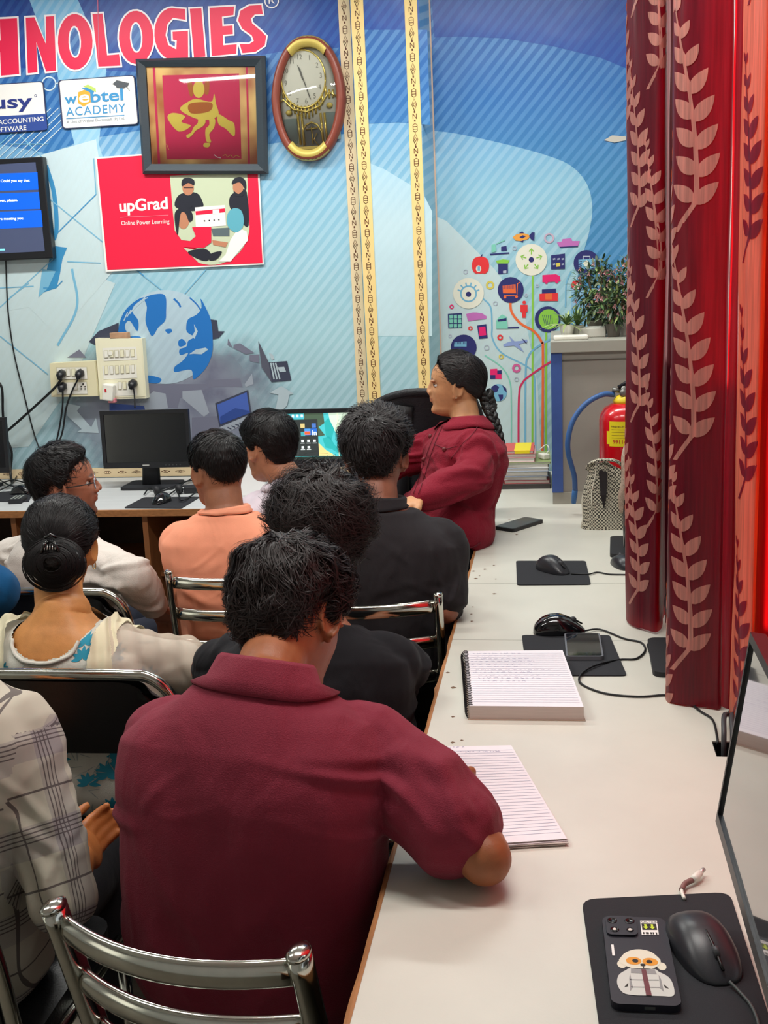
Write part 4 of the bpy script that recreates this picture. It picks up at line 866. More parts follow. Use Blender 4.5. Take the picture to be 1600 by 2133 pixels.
pad([Z(1346, 1342), Z(1440, 1342), Z(1470, 1411), Z(1368, 1411)], 'black mouse pad half covered by the second maroon curtain')
pad([Z(1212, 1877), Z(1520, 1862), Z(1640, 2240), Z(1262, 2240)], 'large black mouse pad in the near right corner under the sticker phone', r=.022)
def mouse_at(p0, p1, label, **k):  # p0 rear, p1 front, pixels near the worktop
    a_, b_ = Z(*p0, .015), Z(*p1, .012); d = b_-a_; c = (a_+b_)/2; return mouse((c[0], c[1], TZ+k.pop('lift', .0033)), math.atan2(d[1], d[0])-math.pi/2, label, **k)
m1 = mouse_at((1122, 1172), (1182, 1192), 'dark grey mouse on the farthest black pad of the window worktop', L=.125, Hh=.045)
m2 = mouse((Z(1165, 1318)[0], Z(1165, 1318)[1], TZ+.0033), -1.45, 'glossy black mouse lying at the far rim of the pad beside the spiral notebook', L=.13, Wd=.075, Hh=.045, glossy=True)
m3 = mouse_at((1422, 1905), (1512, 2040), 'large dark mouse next to the phone with the bear sticker', L=.150, Wd=.080, Hh=.040)
m4 = mouse((Z(1300, 1178)[0], Z(1300, 1178)[1], TZ), .3, 'dark mouse mostly hidden by the far maroon curtain', L=.12, Wd=.07)
cord('mouse_cable', [Z(1190, 1195, .006), Z(1225, 1196, .005), Z(1245, 1192, .003), Z(1270, 1196, .003), Z(1310, 1197, .003)], .0022, 'thin black cable from the farthest mouse towards the curtain')
cord('mouse_cable', [Z(1212, 1315, .008), Z(1250, 1311, .004), Z(1300, 1330, .003), Z(1335, 1338, .003), Z(1344, 1355, .003), Z(1325, 1372, .003), Z(1290, 1374, .003), Z(1240, 1386, .008), Z(1210, 1405, .006), Z(1212, 1425, .003), Z(1260, 1444, .003), Z(1330, 1451, .003), Z(1390, 1448, .003), Z(1430, 1460, .004), Z(1460, 1482, .003), Z(1485, 1500, .003), Z(1494, 1535, .006), Z(1495, 1550, .0), Z(1496, 1556, -.03)], .0024, 'long black cable looping from the glossy mouse to the hole in the worktop', sub=6)
for k, (x_, lb_) in enumerate(((1503, 'grey black cable rising from the worktop hole, left one of the pair'), (1517, 'grey black cable rising from the worktop hole, right one of the pair'))):
    cord('power_cable', [(.303+.016*k, 2.095, .72), (.304+.016*k, 2.105, .775), (.312+.014*k, 2.16, .79), (.332+.010*k, 2.225, .768), (.352+.008*k, 2.31, .757)], .005, lb_, mat('grey_cord', (58, 58, 62), .5))
# near mouse cable and the white connector
cord('mouse_cable', [Z(1520, 2045, .01), Z(1540, 2065, .007), Z(1565, 2095, .006), Z(1580, 2133, .006), Z(1590, 2200, .006)], .0022, 'thin grey cable of the large near mouse', mat('thin_grey', (70, 76, 76), .5))
t0 = empty('charging_cable', tuple(Z(1424, 1868)), label='short brown and white cable end with a white connector, behind the large near mouse', cat='cable')
child(MB().tube(smooth_path([Z(1426, 1872, .006), Z(1421, 1860, .006), Z(1420, 1852, .006)], 4), .0028, M_wh, 8), 'white_core', t0)
child(MB().tube(smooth_path([Z(1420, 1854, .006), Z(1426, 1842, .007), Z(1436, 1836, .008), Z(1444, 1832, .008)], 4), .0042, mat('brown_sleeve', (128, 92, 88), .6), 8), 'sleeve', t0)
child(MB().tube([Z(1442, 1833, .008), Z(1448, 1829, .009), Z(1459, 1818, .010)], [.005, .0062, .005], M_wh, 8).tube([Z(1459, 1818, .010), Z(1466, 1811, .010)], .0035, mat('metal_tip', (200, 200, 196), .3, metal=.6), 8), 'connector', t0)
# phones
def phone_box(c, w_, l_, t_, rz, m, name='smartphone', label='', r=.009):
    t0 = empty(name, c, rz, label, 'phone'); a = MB(); slab(a, (0, 0, 0), w_, l_, t_, r, m); a.build('case', t0); return t0
p_ = (Z(1045, 1092)+Z(1120, 1100))/2
d_ = Z(1120, 1095)-Z(1048, 1087)
ph = phone_box((p_[0], p_[1], TZ), .082, .175, .012, -.62, M_bk, label='dark smartphone lying face up alone near the woman in red')
a = MB(); slab(a, (0, 0, .012), .074, .165, .0006, .007, mat('phone_glass', (44, 46, 50), .3, coat=.15)); a.build('screen', ph)
q = [Z(1171, 1326), Z(1241, 1326), Z(1263, 1380), Z(1188, 1381)]; c = np.mean(q, axis=0); ex = _n(q[1]-q[0])
ph = phone_box((c[0], c[1], TZ+.0034), .086, .17, .009, .02, mat('clear_case', (110, 112, 118), .2), label='smartphone in a clear case lying on the pad next to the spiral notebook')
a = MB(); slab(a, (0, 0, .009), .078, .160, .0006, .006, mat('phone_glass2', (22, 26, 32), .07, coat=1, noise_amt=.5, nscale=40)); a.build('screen', ph)
# phone with stickers
f0 = np.mean([Z(1262, 1915, .01), Z(1375, 1912, .01)], axis=0); f1 = np.mean([Z(1285, 2100, .01), Z(1410, 2098, .01)], axis=0); cph = (f0+f1)/2; dd = f0-f1; rzp = math.atan2(dd[1], dd[0])-math.pi/2; Lp = np.linalg.norm(dd)*.99; Wp = .086
M_ph = mat('phone_cover_navy', (26, 26, 38), .5, bump=.05, bscale=900)
ph = phone_box((cph[0], cph[1], TZ+.0034), Wp, Lp, .010, rzp, M_ph, label='dark phone lying face down with a bear in a jacket sticker, near right corner', r=.011)
a = MB(); slab(a, (-Wp*.21, Lp*.365, .010), .042, .046, .003, .008, M_ph); a.build('camera_block', ph)
for i, (x_, y_, r_) in enumerate(((-.030, .011, .0062), (-.006, .011, .0062), (-.028, -.011, .0055), (-.007, -.011, .0045))):
    a = MB(); a.lathe((x_+.0, Lp*.365+y_, .0125), [(r_*1.1, 0), (r_*1.1, .0012), (r_*.85, .0013), (r_*.7, .0006), (.0001, .0006)], mat('lens_ring', (10, 10, 14), .15)); a.ell = None
    if i > 1: a.sphere((x_, Lp*.365+y_, .0135), (.003, .003, .0008), mat('flash_pearl', (226, 216, 206), .3), 8, 6)
    a.build('lens', ph)
zt = .0104
def P2(a, pts, m, L=0): a.poly([(x/1000, y/1000, zt+L*.0002) for x, y in pts], m)
def E2(a, c, rx, ry, m, L=0, n=24): P2(a, [(c[0]+rx*math.cos(2*math.pi*i/n), c[1]+ry*math.sin(2*math.pi*i/n)) for i in range(n)], m, L)
st_c = flat('sticker_cream', (226, 220, 200)); st_o = flat('sticker_orange', (226, 150, 50)); st_d = flat('sticker_dark', (44, 38, 34)); st_j = flat('sticker_jacket', (206, 206, 200)); st_s = flat('sticker_shade', (150, 148, 148)); st_m = flat('sticker_maroon', (112, 60, 66)); st_y = flat('sticker_lime', (200, 222, 60))
a = MB(); k2 = Lp/.205; oy = -28*k2
def SM(pts):
    P = [np.array(p, float) for p in pts]; n = len(P); out = []
    for i in range(n):
        a_, b_, c_, d_ = P[i-1], P[i], P[(i+1) % n], P[(i+2) % n]
        for k in range(4): t = k/4; out.append(.5*((2*b_)+(-a_+c_)*t+(2*a_-5*b_+4*c_-d_)*t*t+(-a_+3*b_-3*c_+d_)*t**3))
    return out
def Q(pts): return [(x, y*k2+oy) for x, y in pts]
P2(a, SM(Q([(-27, 20), (-24, 28), (-18, 38), (-8, 46), (4, 48), (16, 43), (23, 33), (27, 22), (22, 10), (10, 2), (-8, 2), (-22, 10)])), st_c, 1)
E2(a, (-24, 12*k2+oy), 6, 9*k2, st_c, 0); E2(a, (27, 10*k2+oy), 6, 9*k2, st_c, 0)
E2(a, (-8, 20*k2+oy), 10, 9*k2, st_o, 2); E2(a, (13, 19*k2+oy), 10, 9*k2, st_o, 2); E2(a, (-6, 20*k2+oy), 4, 4*k2, st_d, 3); E2(a, (12, 19*k2+oy), 4, 4*k2, st_d, 3); E2(a, (3, 11*k2+oy), 3.4, 3*k2, st_d, 3)
P2(a, Q([(2.6, 9), (3.6, 9), (4, 3), (2.4, 3)]), st_d, 3)
P2(a, SM(Q([(-20, -2), (-12, 3), (16, 3), (22, -3), (33, -14), (37, -32), (35, -54), (20, -56), (0, -56), (-14, -56), (-27, -52), (-33, -34), (-30, -14)])), st_j, 1); P2(a, Q([(-13, 2), (17, 2), (19, -9), (-14, -8)]), st_s, 2)
P2(a, Q([(0, 1), (6, 1), (8, -56), (1, -56)]), st_m, 3)
for y_ in (-22, -38): P2(a, Q([(-16, y_), (20, y_+1), (20, y_-1), (-16, y_-2)]), st_s, 2)
for s_ in (-1, 1): P2(a, Q([(s_*18+3, -10), (s_*17+3, -40), (s_*21+3, -48), (s_*20+3, -20)]), st_s, 2); P2(a, Q([(s_*22+3, -30), (s_*28+3, -40), (s_*23+3, -38)]), st_d, 2)
a.build('bear_sticker', ph)
a = MB(); x0 = 8; y0 = Lp*1000*.5-45*k2
P2(a, [(x0, y0-2), (x0+23, y0), (x0+24, y0+34), (x0+1, y0+33)], wb, 1); P2(a, [(x0+2, y0+10), (x0+22, y0+11), (x0+22, y0+26), (x0+2, y0+26)], st_d, 2)
for dx in (7, 16): P2(a, [(x0+dx-1.5, y0+24), (x0+dx+1.5, y0+24), (x0+dx+1.5, y0+18), (x0+dx+4, y0+18), (x0+dx, y0+12), (x0+dx-4, y0+18), (x0+dx-1.5, y0+18)], st_y, 3)
for dx in (2, 6, 8, 12, 15, 19): P2(a, [(x0+dx, y0), (x0+dx+2, y0), (x0+dx+2, y0+5), (x0+dx, y0+5)], st_d, 2)
V, F = text_mesh('CAUTION', .01); V = V-V.mean(0); a.add([((x0+12)/1000+v[0]*.0050, (y0+30)/1000+v[1]*.006, zt+.0004) for v in V], F, st_d)
a.build('caution_sticker', ph); a = MB(); P2(a, [(-35, 3), (-31.5, 3), (-31.5, 28), (-35, 28)], wb, 1); a.build('white_tag', ph)
a = MB(); a.box((0.004, -Lp/2-.0003, .005), (.013, .001, .004), mat('port', (80, 84, 84), .4)); a.build('port', ph)
# spiral notebook
q = [Z(968, 1356, .03), Z(1172, 1354, .03), Z(1216, 1472, .03), Z(978, 1470, .03)]
nb = empty('notebook', tuple(np.mean(q, axis=0)*[1, 1, 0]+[0, 0, TZ]), label='thick open spiral notebook with handwriting, on the window worktop', cat='notebook')
M_paper = mat('ruled_paper', (226, 220, 226), .8, noise_amt=.02); M_leaf = mat('page_edges', (206, 196, 190), .85, noise_amt=.12, nscale=300, stretch=(.05, .05, 8))
a = MB(); a.prism([(p[0], p[1], TZ+.0008) for p in q], (0, 0, .0285), M_leaf); child(a, 'pages', nb)
ink = mat('ruling', (160, 164, 186), .8); inkb = mat('handwriting', (96, 96, 150), .8)
def bil(q, u, v, z): return (q[0]*(1-u)+q[1]*u)*(1-v)+(q[3]*(1-u)+q[2]*u)*v*1.0+np.array([0, 0, z])
def ruled(q, z, nl, u0=.04, u1=.98, v0=.06, lines=(), seed=1, col=None):
    a = MB(); qq = [np.array([p[0], p[1], 0]) for p in q]
    a.add([bil(qq, 0, 0, z), bil(qq, 1, 0, z), bil(qq, 1, 1, z), bil(qq, 0, 1, z)], [(0, 1, 2, 3)], M_paper)
    def ln(u0, u1, v, w_, m, dz=.0003): a.add([bil(qq, u0, v-w_, z+dz), bil(qq, u1, v-w_, z+dz), bil(qq, u1, v+w_, z+dz), bil(qq, u0, v+w_, z+dz)], [(0, 1, 2, 3)], m)
    for k in range(nl): ln(u0, u1, v0+(1-v0-.03)*k/nl, .0014, ink)
    r_ = random.Random(seed)
    for (v, ua, ub) in lines:
        u = ua
        while u < ub:
            w_ = r_.uniform(.015, .06); pts = []
            for i in range(int(w_/.004)): pts.append((u+i*.004, v+r_.uniform(-.011, .006)))
            for i in range(len(pts)-1):
                p0 = bil(qq, pts[i][0], pts[i][1], z+.0005); p1 = bil(qq, pts[i+1][0], pts[i+1][1], z+.0005); e = np.array([0, .0005, 0]); a.add([p0-e, p1-e, p1+e, p0+e], [(0, 1, 2, 3)], inkb)
            u += w_+r_.uniform(.01, .03)
    return a
lines = [(.06+.052*k, .05+random.random()*.1, .5+.4*random.random()) for k in range(11)]
child(ruled([np.array(p) for p in q], TZ+.0297, 25, lines=lines), 'top_page', nb)
a = MB(); L0 = q[3]; L1 = q[0]
for k in range(34):
    f = (k+.5)/34; c = L0*(1-f)+L1*f; c = np.array([c[0], c[1], TZ+.0155]); pts = [c+np.array([.002+.011*math.cos(t_), 0.0, .0165*math.sin(t_)]) for t_ in np.linspace(0, 2*math.pi, 15)]
    a.tube(pts, .0011, M_bk, 5)
child(a, 'wire_binding', nb)
child(MB().prism([(p[0]+dx, p[1]+dy, TZ+.0002) for p, dx, dy in zip(q, (-.004, .004, .004, -.004), (.004, .004, -.004, -.004))], (0, 0, .0008), mat('cover_card', (150, 128, 110), .6)), 'cover', nb)
# loose notebook under the arm of the man in maroon
q = [Z(880, 1557, .01), Z(1065, 1553, .01), Z(1181, 1748, .01), Z(965, 1763, .01)]
nb = empty('notebook', tuple(np.mean(q, axis=0)*[1, 1, 0]+[0, 0, TZ]), label='open ruled notebook under the arm of the man in the maroon polo', cat='notebook')
a = MB()
for k in range(6):
    j_ = [np.array([random.uniform(-.003, .003), random.uniform(-.006, .003), 0]) for _ in range(4)]
    a.prism([(p[0]+j[0], p[1]+j[1], TZ+.0004+k*.0016) for p, j in zip(q, j_)], (0, 0, .0012), M_leaf if k % 2 else M_paper)
child(a, 'pages', nb)
child(ruled([np.array(p) for p in q], TZ+.0108, 30, lines=[(.015, .1, .45), (.075, .2, .85)], seed=4), 'top_page', nb)
# things on the poster-wall worktop
mm = pad([Z(300, 1037), Z(417, 1036), Z(378, 1060), Z(258, 1059)], 'black mouse pad in front of the switched-off monitor', z=TZ); mouse((Z(337, 1048)[0], Z(337, 1048)[1], TZ+.0033), 2.9, 'small black mouse on the pad in front of the switched-off monitor', L=.1, Wd=.06, Hh=.04, glossy=True)
pad([Z(-20, 1028), Z(72, 1020), Z(60, 1046), Z(-40, 1046)], 'black mouse pad at the left end, behind the man in glasses'); mouse((Z(45, 1030)[0], Z(45, 1030)[1], TZ+.0033), 1.4, 'small black mouse next to the remote control', L=.11, Wd=.06, Hh=.04, glossy=True)
c = Z(38, 1045); t0 = empty('remote_control', (c[0], c[1], TZ), .15, 'small black remote control on the left end of the worktop', 'remote control')
a = MB(); slab(a, (0, 0, 0), .055, .10, .02, .008, M_bk2); a.build('body', t0); a = MB()
for i in range(3):
    for j in range(5): a.box((-.015+i*.015, -.035+j*.016, .0205), (.008, .008, .002), mat('key_grey', (150, 156, 150), .6))
a.build('keys', t0)
c = Z(352, 1030); t0 = empty('headset', (c[0], c[1], TZ), .3, 'black headset lying among cables behind the mouse', 'headphones')
a = MB(); a.tube([(.05*math.cos(t_), .035*math.sin(t_), .02+.008*math.sin(t_*2)) for t_ in np.linspace(.3, 3.4, 14)], .005, M_bk, 8); a.build('headband', t0)
for x_ in (-.048, .044): a = MB(); a.lathe((x_, -.004, .022), [(.001, -.012), (.02, -.012), (.022, 0), (.018, .012), (.001, .012)], M_bk2, 16, axis=(1, .3, .2)); a.build('ear_cup', t0)
for i, pts in enumerate(([(310, 1018), (330, 1020), (360, 1014), (392, 1012), (420, 1008)], [(300, 1030), (312, 1018), (350, 1012), (390, 1002), (405, 990)], [(372, 1030), (378, 1042), (396, 1034), (410, 1022), (390, 1016), (370, 1026)], [(330, 1050), (345, 1036), (372, 1016), (386, 1004), (404, 1000)])):
    cord('cable', [Z(x_, y_, .008+.006*(k % 2)) for k, (x_, y_) in enumerate(pts)], .003, 'thin black cable in the tangle behind the headset', group='tangled cables by the headset')
for i, pts in enumerate(([(-10, 1012), (10, 1004), (30, 1000), (60, 1008)], [(-10, 1026), (14, 1014), (28, 1004), (36, 990)], [(0, 1000), (24, 1012), (50, 1010), (76, 1002)])):
    cord('cable', [Z(x_, y_, .008+.006*(k % 2)) for k, (x_, y_) in enumerate(pts)], .0034, 'black cable in the tangle near the left mouse', group='tangled cables at the left end')
c = Z(402, 1026); tagit(MB().box((c[0], c[1], TZ+.015), (.07, .05, .03), M_bk2, rotz(.2), bev=.004).build('power_adapter', loc=(c[0], c[1], TZ)), 'black power adapter block left of the man in the peach shirt', 'adapter')
c0_, c1_ = ony(500, 1012, 4.55), ony(552, 952, 4.55); tagit(MB().box(((c0_[0]+c1_[0])/2, 4.55, (TZ+c1_[2])/2), (c1_[0]-c0_[0], .05, c1_[2]-TZ), mat('bright_white', (236, 236, 236), .5), bev=.004).build('plastic_box', loc=((c0_[0]+c1_[0])/2, 4.55, TZ)), 'white box behind the heads of the men in peach and pale shirts', 'box')

# ================================================================== CABINET CORNER
cx0 = ony(1150, 900, 4.30)[0]; zc1 = ony(1200, 709, 4.30)[2]; cx1 = .62
M_steel = mat('grey_painted_steel', (150, 148, 140), .45, noise_amt=.05, nscale=8); M_steel2 = mat('grey_rail', (160, 158, 148), .5, noise_amt=.06, nscale=12); M_blu = mat('blue_paint', (62, 90, 158), .45, noise_amt=.06)
cab = empty('cabinet', (cx0, 4.30, TZ), label='grey steel cabinet with a blue corner strip standing at the end of the window worktop', cat='cabinet')
zb = ony(1160, 735, 4.30)[2]; zk = ony(1160, 1025, 4.30)[2]
child(MB().box(((cx0+cx1)/2, 4.575, (TZ+zc1)/2+.02), (cx1-cx0-.004, .55, zc1-TZ-.045), M_steel), 'body', cab)
child(MB().box(((cx0+cx1)/2, 4.57, (zb+zc1)/2), (cx1-cx0+.004, .575, zc1-zb), M_steel2, bev=.003), 'lid', cab)
child(MB().box((cx0+.019, 4.298, (zb+zk)/2), (.04, .014, zb-zk), M_blu), 'corner_strip', cab)
child(MB().box(((cx0+cx1)/2+.0, 4.31, (TZ+zk)/2), (cx1-cx0, .03, zk-TZ), M_steel2), 'plinth', cab)
child(MB().box(((cx0+cx1)/2+.02, 4.296, ony(1250, 748, 4.3)[2]), (cx1-cx0-.04, .004, .003), mat('dark_joint', (90, 88, 82), .6)), 'joint', cab)
# on the lid
def on_lid(px, y=4.45): return ony(px, 700, y)[0]
tagit(MB().box((on_lid(1189, 4.36), 4.36, zc1+.008), (.125, .06, .016), M_wh, rotz(.05), bev=.005).build('remote_control', loc=(on_lid(1189, 4.36), 4.36, zc1)), 'slim white handset lying on the left end of the cabinet lid', 'remote control')
tagit(MB().box((on_lid(1233, 4.47), 4.47, zc1+.018), (.10, .09, .036), mat('off_white', (214, 214, 204), .5), bev=.004).build('plastic_box', loc=(on_lid(1233, 4.47), 4.47, zc1)), 'low white box between the plant pots on the cabinet lid', 'box')
def pot(x, y, r, h, m, name, label):
    t0 = empty(name, (x, y, zc1), 0, label, 'plant'); a = MB(); a.lathe((0, 0, 0), [(r*.68, 0), (r*.72, .002), (r, h*.95), (r*1.04, h), (r*.9, h), (r*.86, h*.85), (.001, h*.85)], m, 20); a.build('pot', t0); return t0
def leafmb(a, p, d, L, w_, m, droop=.3, n=5):
    p = np.array(p, float); d = _n(d); sd = np.cross(d, [0, 0, 1.]); sd = sd/(np.linalg.norm(sd)+1e-6); V = []; F = []
    for i in range(n+1):
        f = i/n; q_ = p+d*L*f-np.array([0, 0, droop*L*f*f]); ww = w_*math.sin(math.pi*min(.98, f*.85+.12)); V += [q_-sd*ww/2, q_+sd*ww/2+np.array([0, 0, ww*.15])]
    for i in range(n): F.append((2*i, 2*i+1, 2*i+3, 2*i+2))
    a.add(V, F, m, True)
greens = [mat('leaf_green_%s' % n_, c_, .5, noise_amt=.2, nscale=60) for n_, c_ in (('dark', (52, 78, 52)), ('mid', (88, 116, 70)), ('pale', (150, 170, 100)), ('grey', (110, 122, 100)))]
x_ = on_lid(1181, 4.42); t0 = pot(x_, 4.42, .028, .05, M_wh, 'potted_plant', 'spiky pale green plant in a small white pot, leftmost on the cabinet'); a = MB()
for k in range(46): a_ = rng.random()*6.28; e = .2+1.1*rng.random(); leafmb(a, (0, 0, .045), (math.cos(a_)*math.cos(e), math.sin(a_)*math.cos(e), math.sin(e)), .07+.055*rng.random(), .009, greens[2 if k % 2 else 1], .45)
a.build('leaves', t0)
x_ = on_lid(1203, 4.43); t0 = pot(x_, 4.45, .024, .045, mat('pot_grey', (196, 196, 184), .5), 'potted_plant', 'small grass-like plant in a grey white pot beside the spiky one'); a = MB()
for k in range(40): a_ = rng.random()*6.28; e = .7+.8*rng.random(); leafmb(a, (0, 0, .04), (math.cos(a_)*math.cos(e), math.sin(a_)*math.cos(e), math.sin(e)), .05+.06*rng.random(), .007, greens[1], .2)
a.build('leaves', t0)
def bush(x, y, r, h, label, potm, cr, chh, flowers, n):
    t0 = pot(x, y, r, h, potm, 'potted_plant', label); a = MB(); b = MB()
    for k in range(9):
        a_ = k*.7; a.tube([(0, 0, h*.8), (cr*.3*math.cos(a_), cr*.3*math.sin(a_), h+chh*.3), (cr*.8*math.cos(a_), cr*.6*math.sin(a_), h+chh*.75)], .003, mat('stem', (90, 74, 56), .8), 5)
    a.build('stems', t0); a = MB()
    for k in range(n):
        u = rng.normal(size=3); u /= np.linalg.norm(u); rr = rng.random()**.4
        p = np.array([u[0]*cr*rr, u[1]*cr*.7*rr, h+chh*.5+u[2]*chh*.55*rr]); d = u+rng.normal(size=3)*.6
        leafmb(a, p, d, .018+.022*rng.random(), .010, greens[int(rng.integers(0, 4)) if k % 3 else 0], .2, 3)
    a.build('leaves', t0); fm = mat('blossom', flowers, .6, noise_amt=.2)
    for k in range(26):
        u = rng.normal(size=3); u /= np.linalg.norm(u); p = np.array([u[0]*cr, -abs(u[1])*cr*.7, h+chh*.55+u[2]*chh*.5])
        b = MB(); b.sphere(p, .003, fm, 6, 4)
        for j in range(5): leafmb(b, p, (math.cos(j*1.257), -.5, math.sin(j*1.257)), .011, .008, fm, .1, 2)
        b.build('flower', t0)
bush(on_lid(1246, 4.58), 4.58, .045, .055, 'broad dark artificial bush with pinkish blossoms, in the middle of the cabinet', mat('pot_dark', (110, 104, 94), .6), .098, .22, (196, 150, 150), 900)
bush(on_lid(1279, 4.40), 4.42, .03, .05, 'small dense dark plant in a grey brown pot near the curtain', mat('pot_brown', (96, 90, 84), .6), .07, .14, (170, 150, 140), 420)
bush(on_lid(1307, 4.5), 4.5, .04, .075, 'reddish plant in a white pot half hidden by the curtain', mat('pot_white', (214, 210, 204), .6, bump=.3, bscale=60), .07, .2, (190, 110, 110), 420)
# fire extinguisher
ey = 4.12; ec = ony(1300, 900, ey); ex_ = ec[0]; ztop = ony(1290, 838, ey)[2]; er = abs(ony(1248, 900, ey)[0]-ex_)
M_red = mat('extinguisher_red', (196, 12, 26), .25, coat=.5)
t0 = empty('fire_extinguisher', (ex_, ey, TZ), 0, 'red fire extinguisher with a blue hose standing between the bag and the cabinet', 'fire extinguisher')
hb = ztop-TZ; a = MB(); a.lathe((0, 0, 0), [(er*.9, 0), (er, .01), (er, hb-.06), (er*.95, hb-.04), (er*.8, hb-.018), (er*.5, hb-.003), (er*.3, hb)], M_red, 36); a.build('cylinder', t0)
a = MB(); a.lathe((0, 0, hb-.004), [(er*.42, 0), (er*.44, .012), (er*.3, .028), (er*.22, .03)], mat('yellow_plastic', (220, 196, 40), .4), 24); a.build('collar_ring', t0)
a = MB(); a.lathe((0, 0, hb+.022), [(.014, 0), (.016, .02), (.012, .035), (.004, .036)], mat('valve_metal', (120, 120, 116), .35, metal=.6), 16); a.lathe((-.004, -.016, hb+.035), [(.013, 0), (.013, .012), (.001, .012)], MATS['valve_metal'], 16, axis=(0, -1, 0)); a.tube([(-.012, 0, hb+.04), (-.04, -.004, hb+.046)], .008, MATS['valve_metal'], 10); a.build('valve', t0)
a = MB(); a.tube([(-.02, 0, hb+.052), (.02, 0, hb+.075), (.09, 0, hb+.115)], .007, M_bk, 8, flat=(1, 1.4, (0, 0, 1))); a.tube([(0, 0, hb+.05), (.05, 0, hb+.056), (.1, 0, hb+.05)], .006, M_bk, 8, flat=(1, 1.4, (0, 0, 1))); a.build('handle', t0)
hz_ = [ony(px, py, yy)-np.array([ex_, ey, TZ]) for px, py, yy in ((1279, 822, 4.12), (1255, 822, 4.1), (1222, 840, 4.08), (1196, 872, 4.07), (1184, 910, 4.06), (1184, 945, 4.06), (1196, 990, 4.08), (1198, 1020, 4.1))]
a = MB(); a.tube(smooth_path(hz_, 6), .0095, mat('blue_hose', (52, 92, 150), .45, noise_amt=.06), 12); a.build('hose', t0)
he = ony(1195, 1047, 4.12)-np.array([ex_, ey, TZ]); he[2] = max(he[2], .006); a = MB(); a.tube([hz_[-1], (hz_[-1]+he)/2, he], [.010, .0105, .009], mat('blue_nozzle', (56, 108, 170), .5), 10); a.build('nozzle', t0)
# label wrapped on the cylinder
a = MB(); ly = mat('label_yellow', (232, 212, 30), .5); li = mat('label_ink', (90, 50, 30), .6)
za, zb_ = ony(1260, 872, ey)[2]-TZ, ony(1260, 923, ey)[2]-TZ
def lab(u, v, e=.0006): th = math.radians(-128+u*76); r_ = er+e; return (r_*math.cos(th), r_*math.sin(th), zb_+(za-zb_)*v)
a.grid([[lab(i/12, j) for j in (0, 1)] for i in range(13)], ly, True); a.grid([[lab(-.1+.12*i/4, j) for j in (.08, .6)] for i in range(5)], ly, True)
def ltxt(s_, u0, u1, v, h_, m): V, F = text_mesh(s_, .012); x0, x1 = V[:, 0].min(), V[:, 0].max(); a.add([lab(u0+(u1-u0)*(q[0]-x0)/(x1-x0), v+q[1]/.7*h_, .0012) for q in V], F, m)
ltxt('FIRETECH ENGINEERS', .06, .98, .76, .07, li); ltxt('9911467307', .12, .96, .12, .15, mat('label_red', (190, 40, 30), .6))
for k in range(4): a.grid([[lab(.08+.8*i/8, .34+k*.11+j*.012, .0011) for j in (0, 1)] for i in range(9)], li, True)
a.build('label', t0)
# checked tote bag
by = 3.93; bx = ony(1262, 1000, by)[0]
m, nt_, p_ = new_mat('houndstooth'); tc_ = nt_.nodes.new('ShaderNodeTexCoord'); 
ck = nt_.nodes.new('ShaderNodeTexChecker'); ck.inputs['Scale'].default_value = 175; ck.inputs[1].default_value = lin((206, 200, 180)); ck.inputs[2].default_value = lin((66, 62, 56)); nt_.links.new(tc_.outputs['Object'], ck.inputs['Vector']); nt_.links.new(ck.outputs[0], p_.inputs['Base Color']); p_.inputs['Roughness'].default_value = .8; MATS['hound'] = m
bag = empty('tote_bag', (bx, by, TZ), 0, 'black and white checked handbag slumped open in front of the fire extinguisher', 'bag')
zt_ = ony(1250, 962, by)[2]-TZ; wv = .085
a = MB(); G = []
for i in range(13):
    f = i/12; z_ = zt_*f; w_ = wv*(1.0-.30*f+.06*math.sin(f*3)); d_ = .05*(1-.75*f)+.008; row = []
    for j in range(32):
        a_ = 2*math.pi*j/32; c_, s_ = math.cos(a_), math.sin(a_); x = math.copysign(abs(c_)**.55, c_)*w_; y = math.copysign(abs(s_)**.55, s_)*d_
        y += .010*math.sin(x*60)*f; z2 = z_-(.035*abs(x/w_)**2*f if s_ > -.2 else 0)-.03*f*max(0, x/w_)
        row.append((x+.004*math.sin(9*f), y, max(0.001, z2)))
    G.append(row)
a.grid(G, m, True, cv=True); a.add([(p[0], p[1], .001) for p in G[0]], [tuple(range(32))], m); a.build('body', bag)
a = MB(); a.tube([(G[i][17][0], G[i][17][1]-.002, G[i][17][2]) for i in range(13)], .0022, mat('bag_piping', (226, 222, 206), .6), 6); a.tube([(G[i][22][0], G[i][22][1]-.002, G[i][22][2]) for i in range(4, 13)], .002, MATS['bag_piping'], 6); a.build('piping', bag)
a = MB(); a.poly([(-.02, -.056, .12), (-.008, -.056, .07), (.0, -.052, .12), (.004, -.035, zt_-.03), (-.025, -.032, zt_-.02)], mat('bag_inside', (38, 32, 34), .8)); a.build('gap', bag)
a = MB(); a.tube(smooth_path([(-.055, -.01, zt_-.025), (-.05, -.02, zt_+.0), (-.015, -.03, zt_+.012), (.03, -.03, zt_+.008), (.055, -.02, zt_-.01)], 5), .011, m, 8, flat=(.5, 1.2, (0, 0, 1))); a.build('handle', bag)
a = MB(); a.tube(smooth_path([(.075, .0, zt_+.06), (.062, -.03, zt_+.02), (.06, -.05, zt_-.06), (.05, -.06, zt_-.11), (.055, -.062, .06)], 5), .010, mat('bag_strap', (168, 146, 130), .8, noise_amt=.4, nscale=220), 8, flat=(.5, 1.2, (0, 1, 0))); a.build('strap', bag)
